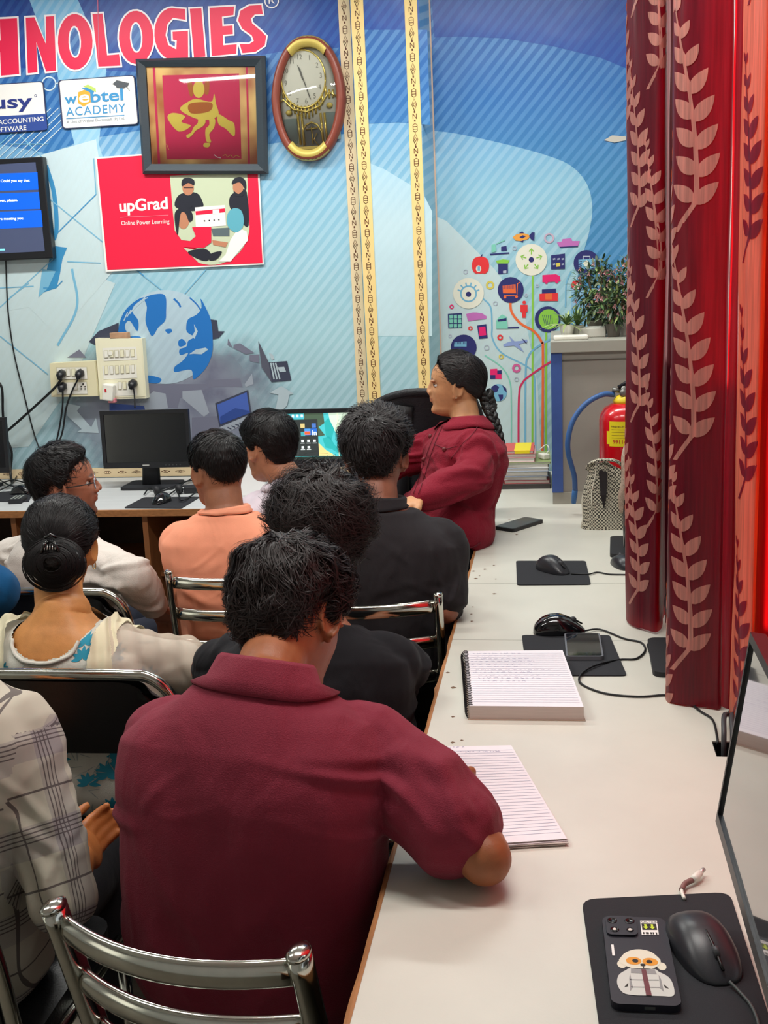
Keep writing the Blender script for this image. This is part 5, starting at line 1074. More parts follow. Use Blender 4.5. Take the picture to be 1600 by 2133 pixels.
# books stacked against the wall
st = [(1040, 1146, 1.0, .020, (82, 78, 78), 'dark grey folder, lowest of the book stack by the cabinet'), (1047, 1143, 1, .014, (176, 42, 48), 'red covered book second from the bottom of the stack by the cabinet'), (1046, 1140, 1, .016, (206, 206, 212), 'white paged book above the red one in the stack by the cabinet'),
      (1049, 1141, 1, .022, (150, 170, 205), 'pale blue notebook below the middle of the stack by the cabinet'), (1047, 1143, 1, .014, (176, 190, 216), 'light blue notebook in the middle of the stack by the cabinet'), (1047, 1144, 1, .016, (222, 224, 226), 'white notebook just under the green magazine'),
      (1050, 1146, 1, .008, (150, 168, 110), 'green magazine lying over the blue notebooks'), (1054, 1115, .8, .018, (216, 160, 164), 'pink paged book, third from the top of the stack by the cabinet'), (1052, 1115, .8, .016, (226, 176, 178), 'pink paged book, second from the top of the stack by the cabinet'), (1050, 1112, .8, .012, (206, 74, 70), 'red and yellow covered book on top of the stack by the cabinet')]
z_ = TZ; pg = mat('book_pages', (226, 222, 214), .8, noise_amt=.06, nscale=400, stretch=(.1, .1, 4))
for i, (xa, xb, sc, th, col, lb_) in enumerate(st):
    xa_, xb_ = ony(xa, 950, 4.6)[0], ony(xb, 950, 4.6)[0]; w_ = xb_-xa_; c = ((xa_+xb_)/2, 4.6+.13*sc+random.uniform(-.008, .008), z_)
    t0 = empty('book', c, random.uniform(-.03, .03), lb_, 'book', 'stacked books beside the cabinet'); cm = mat('book_cover_%02d' % i, col, .4)
    MB().box((0, 0, th/2), (w_-.006, .26*sc-.006, th-.003), pg if col[0] > 100 else cm).build('pages', t0)
    MB().box((0, 0, .0008), (w_, .26*sc, .0014), cm).box((0, 0, th-.0008), (w_, .26*sc, .0014), cm).box((-w_/2+.001, 0, th/2), (.002, .26*sc, th), cm).build('cover', t0)
    z_ += th
    if i == 9:
        a = MB(); a.box((.014, -.0, th+.0004), (w_*.55, .2, .0006), ly); a.box((.014, -.13*sc-.0004, th/2), (w_*.5, .001, th*.8), ly); a.build('yellow_panel', t0)
c = ony(1133, 948, 4.62); t0 = empty('charger', (c[0], 4.66, TZ+.11), 0, 'white charger lying on the green magazine beside the top books', 'charger'); MB().box((0, 0, .012), (.03, .05, .022), M_wh, rotz(.5), bev=.004).build('body', t0)
MB().tube(smooth_path([(0, .02, .012), (.02, .03, .03), (.01, .05, .05), (-.02, .04, .03)], 5), .002, M_wh, 6).build('cable', t0)

# ================================================================== CURTAINS
def cloth_mat(name, col, tcol, tw_=.45, rough=.35):
    m, nt, p = new_mat(name); N, Lk = nt.nodes, nt.links
    tc = N.new('ShaderNodeTexCoord'); mp = N.new('ShaderNodeMapping'); mp.inputs['Scale'].default_value = (60, 60, 2.5); Lk.new(tc.outputs['Object'], mp.inputs[0])
    nz = N.new('ShaderNodeTexNoise'); nz.inputs['Scale'].default_value = 3; nz.inputs['Detail'].default_value = 6; Lk.new(mp.outputs[0], nz.inputs['Vector'])
    mr = N.new('ShaderNodeMapRange'); mr.inputs[1].default_value = .3; mr.inputs[2].default_value = .7; mr.inputs[3].default_value = .78; mr.inputs[4].default_value = 1.2; Lk.new(nz.outputs['Fac'], mr.inputs[0])
    vm = N.new('ShaderNodeVectorMath'); vm.operation = 'SCALE'; vm.inputs[0].default_value = lin(col)[:3]; Lk.new(mr.outputs[0], vm.inputs['Scale']); Lk.new(vm.outputs[0], p.inputs['Base Color'])
    p.inputs['Roughness'].default_value = rough; p.inputs['Specular IOR Level'].default_value = .5
    tr_ = N.new('ShaderNodeBsdfTranslucent'); vm2 = N.new('ShaderNodeVectorMath'); vm2.operation = 'SCALE'; vm2.inputs[0].default_value = lin(tcol)[:3]; Lk.new(mr.outputs[0], vm2.inputs['Scale']); Lk.new(vm2.outputs[0], tr_.inputs[0])
    mx_ = N.new('ShaderNodeMixShader'); mx_.inputs[0].default_value = tw_; Lk.new(p.outputs[0], mx_.inputs[1]); Lk.new(tr_.outputs[0], mx_.inputs[2]); Lk.new(mx_.outputs[0], N['Material Output'].inputs[0]); MATS[name] = m; return m
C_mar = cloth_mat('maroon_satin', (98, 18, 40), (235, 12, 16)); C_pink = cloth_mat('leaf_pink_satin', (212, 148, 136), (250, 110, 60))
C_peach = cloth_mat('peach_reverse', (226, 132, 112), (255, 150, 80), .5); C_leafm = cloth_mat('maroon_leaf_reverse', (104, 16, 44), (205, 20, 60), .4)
C_sunblock = cloth_mat('maroon_sun_block', (70, 12, 28), (90, 6, 10), .08)  # nearly opaque cloth for the added layers that hold back the sun
def arclen(P): d = np.linalg.norm(np.diff(P, axis=0), axis=1); return np.concatenate([[0], np.cumsum(d)])
def curtain(plan, z0, z1, base, leafm, label, branches, zb=None, lean=(0, 0), seedv=0):
    """plan: points in x,y; hangs from z1 to z0(s)"""
    P = np.array(smooth_path(plan, 14)); s = arclen(P); S_ = s[-1]; nz_ = 60
    def surf(u, v, off=0.0):  # u metres along, v 0 bottom .. 1 top
        u = min(max(u, 0), S_); x = np.interp(u, s, P[:, 0]); y = np.interp(u, s, P[:, 1])
        du = .002; x2 = np.interp(min(u+du, S_), s, P[:, 0])-np.interp(max(u-du, 0), s, P[:, 0]); y2 = np.interp(min(u+du, S_), s, P[:, 1])-np.interp(max(u-du, 0), s, P[:, 1])
        nn = np.array([y2, -x2]); nn = nn/(np.linalg.norm(nn)+1e-9)
        zb_ = z0 if zb is None else np.interp(u/S_, [a_[0] for a_ in zb], [a_[1] for a_ in zb])
        z = zb_+(z1-zb_)*v; w_ = .006*noise.noise(Vector((u*9+seedv, z*1.3, 0)))+.0025*noise.noise(Vector((u*30, z*5+seedv, 2)))
        nn = nn*(w_+off); return np.array([x+nn[0]+lean[0]*(1-v), y+nn[1]+lean[1]*(1-v), z])
    a = MB(); nu = max(24, int(S_/.006)); a.grid([[surf(S_*i/nu, j/nz_) for j in range(nz_+1)] for i in range(nu+1)], base, True)
    def dec(u, z, off):
        zb_ = z0 if zb is None else np.interp(min(max(u/S_, 0), 1), [a_[0] for a_ in zb], [a_[1] for a_ in zb]); return surf(u, (z-zb_)/(z1-zb_), off)
    def leaf(u, z, ang, L, Wd, off):
        G = []; c_, s_ = math.cos(ang), math.sin(ang)
        for i in range(9):
            f = i/8; w_ = Wd*math.sin(math.pi*f**.8)**.9; row = []
            for k in (-1, -.5, 0, .5, 1):
                x = L*f; y = w_*k; uu = u+x*c_-y*s_; zz = z+x*s_+y*c_
                row.append(dec(uu, zz, off))
            if -0.002 < u+L*f*c_ < S_+.002: G.append(row)
        if len(G) > 2: a.grid(G, leafm, True)
    for (u0, zt, n_, sc) in branches:
        pts = [];
        for i in range(n_*2+1):
            f = i/(n_*2); pts.append((u0+(-.014+.030*f-.012*math.sin(f*math.pi)*0)*sc+.02*sc*math.sin(f*2.6)-(.035*sc*max(0, f-.86)/.14), zt-f*n_*.044*sc))
        G = []
        for i, (u, z) in enumerate(pts):
            w_ = (.0016+.0038*i/len(pts))*sc; G.append([dec(u-w_, z, .0008), dec(u+w_, z, .0008)])
        a.grid(G, leafm, True)
        for i in range(n_):
            u, z = pts[2*i]; g = min(1, .45+.16*i)
            if i > n_-1: continue
            leaf(u, z, math.radians(62-3*i), .052*sc*g, .0125*sc*g, .0009); leaf(u, z+.006, math.radians(180-58-3*i+6*i), .048*sc*g, .0125*sc*g, .0009)
    c = P.mean(0); o = a.build('curtain', loc=(c[0], c[1], z0)); return tagit(o, label, 'curtain')
ZT = 2.9
curtain([(.172, 2.90), (.168, 2.87), (.180, 2.825), (.205, 2.79), (.232, 2.765), (.250, 2.80), (.262, 2.90), (.30, 2.96)], TZ+.004, ZT, C_mar, C_pink, 'farthest maroon curtain fold with pink leaf sprays, beside the cabinet',
        [(.075, z_, 8, 1.0) for z_ in (1.16, 1.62, 2.08, 2.54, 2.95)]+[(.012, z_, 8, .9) for z_ in (1.30, 1.78, 2.25, 2.7)]+[(.135, z_, 8, .95) for z_ in (1.02+.33, 1.9, 2.36, 2.8)], zb=[(0, TZ+.006), (1, TZ+.006)])
curtain([(.232, 2.42), (.222, 2.34), (.232, 2.312), (.262, 2.297), (.300, 2.288), (.322, 2.285), (.329, 2.33), (.335, 2.42)], TZ+.004, ZT, C_mar, C_pink, 'middle maroon curtain fold glowing red on its right half, with pink leaf sprays',
        [(.115, z_, 8, 1.12) for z_ in (1.22, 1.66, 2.10, 2.54, 2.98)]+[(.052, z_, 7, .9) for z_ in (.98, 1.42, 1.88, 2.34, 2.8)])
# cloth layers added behind the folds to block the sun
curtain([(.240, 2.340), (.262, 2.314), (.280, 2.309), (.290, 2.322), (.288, 2.37), (.27, 2.40)], TZ+.02, ZT, C_sunblock, C_pink, 'dark maroon cloth layer added behind the middle fold to block the sun', [])
curtain([(.182, 2.86), (.190, 2.845), (.212, 2.808), (.232, 2.785), (.243, 2.81), (.250, 2.88), (.262, 2.99)], TZ+.02, ZT, C_sunblock, C_pink, 'dark maroon cloth layer added behind the farthest fold to block the sun', [])
curtain([(.258, 2.80), (.285, 2.74), (.315, 2.66), (.345, 2.55), (.36, 2.45)], TZ+.02, ZT, C_sunblock, C_pink, 'dark cloth added between the far and middle folds to block the sun', [])
curtain([(.320, 2.262), (.326, 2.250), (.334, 2.246), (.340, 2.262)], TZ+.02, ZT, C_mar, C_pink, 'narrow dark red curtain fold between the middle and the peach one', [])
curtain([(.327, 2.20), (.332, 2.15), (.343, 2.125), (.353, 2.115), (.362, 2.14), (.372, 2.20)], TZ+.004, ZT, C_peach, C_leafm, 'peach reverse side of the curtain with maroon leaves, nearest to the camera',
        [(.034, z_, 8, .95) for z_ in (1.12, 1.55, 1.98, 2.41, 2.84)], seedv=5)
curtain([(.366, 2.22), (.372, 2.16), (.392, 2.10), (.415, 2.03), (.44, 2.0), (.45, 1.92), (.50, 1.84), (.52, 1.74), (.58, 1.66), (.60, 1.5)], TZ+.004, ZT, C_mar, C_pink, 'glowing orange red curtain at the right edge of the photo', [(.2, z_, 8, 1.1) for z_ in (1.3, 1.8, 2.3)], seedv=9)
# ================================================================== PEOPLE
def skin_mat(name, col):
    if name in MATS: return MATS[name]
    m, nt, p = new_mat(name); N, Lk = nt.nodes, nt.links
    at = N.new('ShaderNodeAttribute'); at.attribute_name = 'tint'
    tc = N.new('ShaderNodeTexCoord'); nz = N.new('ShaderNodeTexNoise'); nz.inputs['Scale'].default_value = 35; nz.inputs['Detail'].default_value = 5; Lk.new(tc.outputs['Object'], nz.inputs['Vector'])
    mr = N.new('ShaderNodeMapRange'); mr.inputs[1].default_value = .3; mr.inputs[2].default_value = .7; mr.inputs[3].default_value = .88; mr.inputs[4].default_value = 1.1; Lk.new(nz.outputs['Fac'], mr.inputs[0])
    vm = N.new('ShaderNodeVectorMath'); vm.operation = 'SCALE'; vm.inputs[0].default_value = lin(col)[:3]; Lk.new(mr.outputs[0], vm.inputs['Scale'])
    mu = N.new('ShaderNodeVectorMath'); mu.operation = 'MULTIPLY'; Lk.new(vm.outputs[0], mu.inputs[0]); Lk.new(at.outputs['Color'], mu.inputs[1]); Lk.new(mu.outputs[0], p.inputs['Base Color'])
    p.inputs['Roughness'].default_value = .48; p.inputs['Specular IOR Level'].default_value = .4; p.inputs['Subsurface Weight'].default_value = .12; p.inputs['Subsurface Radius'].default_value = (.02, .008, .004); p.inputs['Subsurface Scale'].default_value = .5
    n2 = N.new('ShaderNodeTexNoise'); n2.inputs['Scale'].default_value = 420; Lk.new(tc.outputs['Object'], n2.inputs['Vector']); b = N.new('ShaderNodeBump'); b.inputs['Strength'].default_value = .12; b.inputs['Distance'].default_value = .003; Lk.new(n2.outputs['Fac'], b.inputs['Height']); Lk.new(b.outputs[0], p.inputs['Normal'])
    MATS[name] = m; return m
def remesh(mb, name, m, voxel, sm=4, root=None):
    """one continuous surface out of overlapping closed shapes"""
    o = mb.build(name); me0 = o.data
    r = o.modifiers.new('r', 'REMESH'); r.mode = 'VOXEL'; r.voxel_size = voxel; r.use_smooth_shade = True
    s = o.modifiers.new('s', 'SMOOTH'); s.iterations = sm; s.factor = .5
    bpy.context.view_layer.update(); dg = bpy.context.evaluated_depsgraph_get(); me = bpy.data.meshes.new_from_object(o.evaluated_get(dg)); me.name = name
    o.modifiers.clear(); o.data = me; bpy.data.meshes.remove(me0); me.materials.clear(); me.materials.append(m)
    me.polygons.foreach_set('material_index', [0]*len(me.polygons)); me.polygons.foreach_set('use_smooth', [True]*len(me.polygons))
    return o
def getV(o): n = len(o.data.vertices); a = np.empty(n*3); o.data.vertices.foreach_get('co', a); return a.reshape(-1, 3)
def getN(o): n = len(o.data.vertices); a = np.empty(n*3); o.data.vertices.foreach_get('normal', a); return a.reshape(-1, 3)
def setV(o, V): o.data.vertices.foreach_set('co', V.reshape(-1)); o.data.update()
def attach(o, root):
    """mesh in world coordinates -> child of root (rz = 0)"""
    V = getV(o)-np.array(root.location); setV(o, V); o.parent = root; return o
# ---- head surface
HZ = np.array([-.004, .000, .010, .026, .045, .062, .080, .098, .115, .132, .150, .170, .188, .204, .217, .225, .229])
HF = np.array([.030, .064, .077, .083, .084, .087, .089, .090, .087, .091, .090, .085, .074, .057, .036, .015, .001])
HB = np.array([.000, -.012, -.030, -.055, -.068, -.078, -.086, -.094, -.099, -.102, -.102, -.097, -.086, -.068, -.046, -.025, -.012])
HW = np.array([.018, .026, .038, .050, .057, .062, .066, .069, .072, .0745, .0755, .074, .067, .055, .038, .019, .002])
def head_loft(mb, M, c, s, m, fem=False):
    n = 36; V = []; F = []; zs = []
    for i in range(len(HZ)-1):
        for k in range(3): f = k/3; zs.append(HZ[i]*(1-f)+HZ[i+1]*f)
    zs.append(HZ[-1])
    for z in zs:
        Fz, Bz, Wz = np.interp(z, HZ, HF), np.interp(z, HZ, HB), np.interp(z, HZ, HW); yc = -.008 if z > .03 else Fz*.5+Bz*.5
        for j in range(n):
            a_ = 2*math.pi*j/n; c_, s_ = math.cos(a_), math.sin(a_)
            x = Wz*math.copysign(abs(s_)**.92, s_); y = yc+((Fz-yc) if c_ > 0 else (yc-Bz))*math.copysign(abs(c_)**.92, c_)
            if c_ > 0:   # eye sockets, temples, cheeks
                for sx in (-1, 1):
                    d2 = ((x-sx*.031)/.017)**2+((z-.114)/.012)**2; y -= .0085*math.exp(-d2)
                    d2 = ((x-sx*.046)/.018)**2+((z-.088)/.016)**2; y += .004*math.exp(-d2)
                if fem: x *= 1-.03*math.exp(-((z-.02)/.02)**2)
            V.append((x, y, z))
    R = len(zs)
    for i in range(R-1):
        for j in range(n): F.append((i*n+j, i*n+(j+1) % n, (i+1)*n+(j+1) % n, (i+1)*n+j))
    F.append(tuple(range(n-1, -1, -1))); F.append(tuple((R-1)*n+j for j in range(n)))
    V = np.array(V); W_ = (V-np.array([0, -.01, .115]))*s@M.T+c; mb.add(W_, F, m, True); return V, F
def person(label, loc, head_c, yaw, pitch, roll, hip, neck, body_yaw, skin, shirt, trousers, arms, sleeve='short', s=1.0, hs=1.0, sw=.172, girth=1.0, hair=None, voxel=.0045, fem=False, sleeve_r=1.0, nfold=26, famp=.006, reach=.40,
           collar=None, folds=.0035, shoulder_off=((0, 0, 0), (0, 0, 0)), bulge=.05, low_neck=False, stubble=0, seated=True, feet=None, hands=(True, True), seed=1, slouch=0, shirt_name='shirt', hem_z=None, sleeve_len=.72, thick=1.0, hand_pose='rest'):
    loc = np.array([hip[0], hip[1], 0.]); head_c = np.array(head_c, float); hip = np.array(hip, float); neck = np.array(neck, float)
    M = rotz(math.radians(yaw))@rotx(math.radians(pitch))@roty(math.radians(roll)); hsz = hs
    Bz = rotz(math.radians(body_yaw)); rt = Bz@np.array([1., 0, 0]); fwd = Bz@np.array([0, 1., 0])
    def H2W(p): return head_c+M@((np.array(p, float)-np.array([0, -.01, .115]))*hsz)
    sk = skin_mat('skin_%d' % seed, skin)
    mid = (hip+neck)/2-fwd*bulge
    def spine(t): return hip*(1-t)**2+mid*2*t*(1-t)+neck*t*t if True else None
    def stan(t): return _n((mid-hip)*(1-t)+(neck-mid)*t)
    if fem: T_ = [(0, .180, .135), (.12, .190, .14), (.32, .155, .115), (.5, .160, .12), (.68, .172, .125), (.8, .166, .112), (.88, .128, .09), (.94, .08, .068), (1.0, .052, .052)]
    else: T_ = [(0, .165, .125), (.12, .172, .13), (.32, .160, .12), (.5, .168, .12), (.68, .182, .122), (.8, .176, .112), (.88, .138, .094), (.94, .088, .074), (1.0, .060, .060)]
    tt = np.array([q[0] for q in T_]); tw = np.array([q[1] for q in T_])*(sw/.172); td = np.array([q[2] for q in T_])
    def torso(mb, k, add, t0=0., t1=1., m=None, n=32):
        V = []; F = []; ts = np.linspace(t0, t1, 30)
        for t in ts:
            c = spine(t); tn = stan(t); f_ = _n(np.cross(tn, rt)*-1); 
            if np.dot(f_, fwd) < 0: f_ = -f_
            g_ = 1+(girth-1)*math.exp(-((t-.25)/.33)**2); a, b = np.interp(t, tt, tw)*k*g_+add, np.interp(t, tt, td)*k*g_*thick+add
            so = (shoulder_off[0] if False else None)
            for j in range(n):
                th = 2*math.pi*j/n; c_, s_ = math.cos(th), math.sin(th); e = .82
                off = rt*a*math.copysign(abs(c_)**e, c_)+f_*b*math.copysign(abs(s_)**e, s_)
                w_ = max(0, 1-abs(t-.84)/.2)*abs(c_)**1.5; o3 = np.array(shoulder_off[1 if c_ > 0 else 0])*w_
                V.append(c+off+o3)
        R = len(ts)
        for i in range(R-1):
            for j in range(n): F.append((i*n+j, i*n+(j+1) % n, (i+1)*n+(j+1) % n, (i+1)*n+j))
        F.append(tuple(range(n-1, -1, -1))); F.append(tuple((R-1)*n+j for j in range(n))); mb.add(V, F, m, True)
    sh = []
    for i, sx in enumerate((-1, 1)): sh.append(spine(.84)+rt*sx*(sw-.042)+np.array(shoulder_off[i])+fwd*.012-np.array([0, 0, .034]))
    def limb(mb, pts, rr, m, n=18, sub=5):
        P = smooth_path(pts, sub); rs = np.interp(np.linspace(0, 1, len(P)), np.linspace(0, 1, len(rr)), rr); mb.tube(P, list(rs), m, n); mb.sphere(P[0], rs[0], m, 14, 10); mb.sphere(P[-1], rs[-1], m, 14, 10)
    # ---------------- body: head, neck, trunk, arms, hands, legs in one surface
    mb = MB(); hv, hf = head_loft(mb, M, head_c, hsz, sk, fem)
    nf = -.0055 if fem else -.001
    mb.tube([H2W((0, .087, .128)), H2W((0, .096+nf*.6, .108)), H2W((0, .1045+nf, .091))], [.0065, .0078, .0092], sk, 10)
    mb.sphere(H2W((0, .1035+nf, .090)), .0105 if not fem else .0098, sk, 12, 8)
    for sx in (-1, 1): mb.sphere(H2W((sx*.0115, .096, .084)), .0078, sk, 10, 8)
    mb.sphere(H2W((0, .0885, .0665)), (.020, .0085, .0058), sk, 14, 8, R=M); mb.sphere(H2W((0, .0868, .0555)), (.017, .0085, .0066), sk, 14, 8, R=M)
    mb.sphere(H2W((0, .074, .020)), (.020, .016, .015), sk, 14, 8, R=M)
    for sx in (-1, 1): mb.sphere(H2W((sx*.030, .083, .130)), (.020, .010, .0055), sk, 12, 8, R=M)
    for sx in (-1, 1):   # ears: rim, bowl, lobe
        Re = M@rotz(-sx*.42); ec = (sx*.0735, -.006, .100)
        rim = [H2W(np.array(ec)+rotz(-sx*.42)@np.array([sx*.008, .017*math.cos(a_)-.002, .031*math.sin(a_)+.004])) for a_ in np.linspace(-1.3, 4.2, 16)]
        mb.tube(rim, .0040*hsz, sk, 8); mb.sphere(H2W(ec), (.0052, .0155, .029), sk, 12, 10, R=Re); mb.sphere(H2W(np.array(ec)+[0, .006, -.027]), (.0055, .008, .009), sk, 10, 8, R=Re)
    nb = neck-stan(1)*.03; mb.tube(smooth_path([nb, (neck*.55+H2W((0, -.025, .03))*.45), H2W((0, -.022, .055))], 5), [.062*(.88 if fem else 1)]*3+[.056*(.88 if fem else 1)]*8, sk, 20)
    torso(mb, .93, -.004, m=sk)
    for i in range(2):
        S0, E_, W_ = sh[i], np.array(arms[i][0], float), np.array(arms[i][1], float)
        limb(mb, [S0, (S0+E_)/2, E_], [.052, .046, .043, .040], sk); limb(mb, [E_, (E_*.62+W_*.38), W_], [.041, .042, .033, .026], sk)
        hd = _n(W_-E_); pn = np.array(arms[i][2], float) if len(arms[i]) > 2 else np.array([0, 0, -1.]); pn = _n(pn-hd*np.dot(pn, hd)); sd = np.cross(hd, pn)
        ths = 1 if i == 0 else -1; sd = sd*ths  # thumb side
        curl = arms[i][3] if len(arms[i]) > 3 else .5
        Pm_ = W_+hd*.05; mb.sphere(Pm_, (.042, .050, .017), sk, 16, 10, R=np.stack([sd, hd, pn], axis=1)); mb.tube([W_-hd*.01, W_+hd*.03], [.026, .03], sk, 14, flat=(.6, 1.1, pn))
        for f_, (o_, L_) in enumerate(((.028, .070), (.010, .078), (-.008, .073), (-.025, .058))):
            p = W_+hd*.085+sd*o_; d_ = hd.copy(); pts = [W_+hd*.045+sd*o_*.9, p]
            for k, fr in enumerate((.45, .32, .23)):
                an = curl*(.55+.5*k); d_ = _n(d_*math.cos(an)+pn*math.sin(an)); pts.append(pts[-1]+d_*L_*fr)
            mb.tube(pts, [.0095, .0092, .0085, .0078, .0068], sk, 10); mb.sphere(pts[-1], .0068, sk, 8, 6)
        p0 = W_+hd*.02+sd*.026; p1 = p0+_n(hd*.7+sd*.8+pn*.2)*.036; p2 = p1+_n(hd*.9+sd*.2+pn*.4)*.03; p3 = p2+_n(hd*.8-sd*.1+pn*.6)*.022
        mb.tube([p0-hd*.01, p0, p1, p2, p3], [.013, .013, .0112, .0098, .008], sk, 10); mb.sphere(p3, .008, sk, 8, 6)
    hipL = [hip-rt*.09, hip+rt*.09]
    if seated: legs = [(hipL[i]-[0, 0, .02], hipL[i]+fwd*reach+rt*(.05 if i else -.05)+[0, 0, -.01], hipL[i]+fwd*(reach-.04)+rt*(.05 if i else -.05)+[0, 0, .09-hipL[i][2]]) for i in range(2)]
    else: legs = [(hipL[i]-[0, 0, .03], np.array([hipL[i][0], hipL[i][1], 0])+fwd*.03+[0, 0, .45], np.array([hipL[i][0], hipL[i][1], 0])+[0, 0, .09]) for i in range(2)]
    for (a, b, c) in legs: limb(mb, [a, (a+b)/2, b], [.075, .062, .05], sk); limb(mb, [b, (b+c)/2, c], [.05, .048, .032], sk)
    body = remesh(mb, 'person', sk, voxel, 3)
    V = getV(body); L_ = ((V-head_c)@M)/hsz+np.array([0, -.01, .115]); tint = np.ones((len(V), 4))
    lip = np.exp(-((L_[:, 0]/.021)**2+((L_[:, 2]-.061)/.0085)**2)**2)*(L_[:, 1] > .07); tint[:, :3] *= 1-lip[:, None]*np.array([.12, .36, .30])
    brow = sum(np.exp(-(((L_[:, 0]-sx*.030)/.018)**2+((L_[:, 2]-.1335-.004*np.cos((L_[:, 0]-sx*.026)*60))/.0042)**2)**2) for sx in (-1, 1))*(L_[:, 1] > .05); tint[:, :3] *= (1-brow*.86)[:, None]
    mline = np.exp(-((L_[:, 0]/.022)**4+((L_[:, 2]-.0612)/.0013)**2))*(L_[:, 1] > .08); tint[:, :3] *= (1-.6*mline)[:, None]
    if stubble:
        jaw = np.clip((.062-L_[:, 2])/.03, 0, 1)*np.clip((L_[:, 1]-.0)/.03, 0, 1)*(L_[:, 2] > -.03)+np.exp(-((L_[:, 0]/.028)**2+((L_[:, 2]-.0755)/.005)**2)**2)*(L_[:, 1] > .07); side_ = np.exp(-(((L_[:, 1]-.022)/.014)**2))*(abs(L_[:, 0]) > .05)*np.clip((.115-L_[:, 2])/.03, 0, 1)*(L_[:, 2] > 0)
        tint[:, :3] *= (1-stubble*np.clip(jaw+side_, 0, 1)*(1-lip))[:, None]
    ca = body.data.color_attributes.new('tint', 'FLOAT_COLOR', 'POINT'); ca.data.foreach_set('color', tint.reshape(-1))
    setV(body, V-loc); body.location = loc; tagit(body, label, 'person')
    # eyes
    if hair and hair.get('eyes', False):
        for sx in (-1, 1):
            a = MB(); a.sphere(H2W((sx*.031, .0678, .1145)), .0118*hsz, mat('eye_white', (224, 220, 214), .2), 16, 12); a.sphere(H2W((sx*.031, .0742, .1140)), (.0078, .0060, .0078), mat('iris_dark', (30, 18, 14), .1), 12, 8, R=M); attach(a.build('eye'), body)
            a = MB(); G = [[H2W(np.array((sx*.031, .0678, .1145))+.0127*np.array([math.sin(u)*math.cos(v)*1.0, math.cos(u)*math.cos(v), math.sin(v)])) for v in np.linspace(.28, 1.4, 6)] for u in np.linspace(-1.3, 1.3, 12)]; a.grid(G, sk, True)
            G = [[H2W(np.array((sx*.031, .0678, .1145))+.0127*np.array([math.sin(u)*math.cos(v), math.cos(u)*math.cos(v), math.sin(v)])) for v in np.linspace(-1.3, -.38, 5)] for u in np.linspace(-1.3, 1.3, 12)]; a.grid(G, sk, True)
            o_ = a.build('eyelid'); ca = o_.data.color_attributes.new('tint', 'FLOAT_COLOR', 'POINT'); ca.data.foreach_set('color', [.8, .72, .7, 1]*len(o_.data.vertices)); attach(o_, body)
            a = MB(); a.tube([H2W(np.array((sx*.031, .0678, .1145))+.0134*np.array([math.sin(u)*math.cos(.28), math.cos(u)*math.cos(.28), math.sin(.28)])) for u in np.linspace(-.95, .95, 9)], .0011, mat('lash', (16, 12, 12), .6), 6); attach(a.build('eyelash'), body)
    # ---------------- shirt
    rngp = np.random.default_rng(seed)
    mb = MB(); t1 = .965 if not low_neck else .90; torso(mb, 1.0, .010, 0.0 if hem_z is None else 0, t1, shirt)
    if hem_z is not None:
        zt = hip[2]; mb.tube([hip+[0, 0, .06], [hip[0], hip[1], (hip[2]+hem_z)/2], [hip[0], hip[1], hem_z]], [1, 1.03, 1.05], shirt, 28, flat=(.150*girth, .125*girth*thick, tuple(rt)))
    for i in range(2):
        S0, E_, W_ = sh[i], np.array(arms[i][0], float), np.array(arms[i][1], float); inn = S0-rt*(1 if i else -1)*.05
        if sleeve == 'short': e2 = S0+(E_-S0)*sleeve_len; limb(mb, [inn+[0, 0, .004], S0, (S0+e2)/2, e2], [.070, .072, .066*(.5+.5*sleeve_r), .063*sleeve_r, .064*sleeve_r], shirt)
        else:
            k = 1.12 if sleeve == 'long' else 1.0
            limb(mb, [inn, S0, (S0+E_)/2, E_], [.068, .068*k, .060*k, .056*k, .053*k], shirt); e2 = E_+(W_-E_)*(.93 if sleeve == 'long' else .25); limb(mb, [E_, (E_+e2)/2, e2], [.053*k, .049*k, .038*k], shirt)
    so_ = remesh(mb, shirt_name, shirt, voxel*1.15, 8); V = getV(so_); Nn = getN(so_)
    up = np.array([0, 0, 1.]); off = np.zeros(len(V)); fr = np.array([rt, fwd, up])
    Lc = (V-(hip+neck)/2)@fr.T
    sdv = rngp.random(3)*40
    for i_ in range(len(V)):
        x, y, z = Lc[i_]
        a_ = noise.noise(Vector((x*7+z*4+sdv[0], y*5, z*7-abs(x)*9+sdv[1]))); b_ = noise.noise(Vector((x*16+sdv[2], y*13, z*9+x*7)))
        r_ = 1-abs(a_)*2.2; low = .55+.45*min(1, max(0, (.12-z)/.25)); off[i_] = folds*(r_*1.5*low+b_*.7*low)
    # gathered folds running out of the armpits, elbows and waist
    for i in range(2):
        S0, E_, W_ = sh[i], np.array(arms[i][0], float), np.array(arms[i][1], float); sx = 1 if i else -1
        anchors = [(S0-up*.075-rt*sx*.02, [-rt*sx, -rt*sx+up*.5, -rt*sx-up*.7, -up, rt*sx*.3-up*.3], 10), (hip+rt*sx*.15+up*.08, [-rt*sx+up*.4, -rt*sx, up-rt*sx*.4], 6), (E_, [_n(S0-E_)+rt*.3, _n(S0-E_)-rt*.4, _n(S0-E_)+up*.3], 6 if sleeve != 'short' else 2), (S0, [_n(E_-S0)+fwd*.2, _n(E_-S0)-fwd*.4+up*.1], 4)]
        if sleeve == 'long': anchors.append((E_, [_n(W_-E_)+up*.3, _n(W_-E_)-fwd*.3], 7))
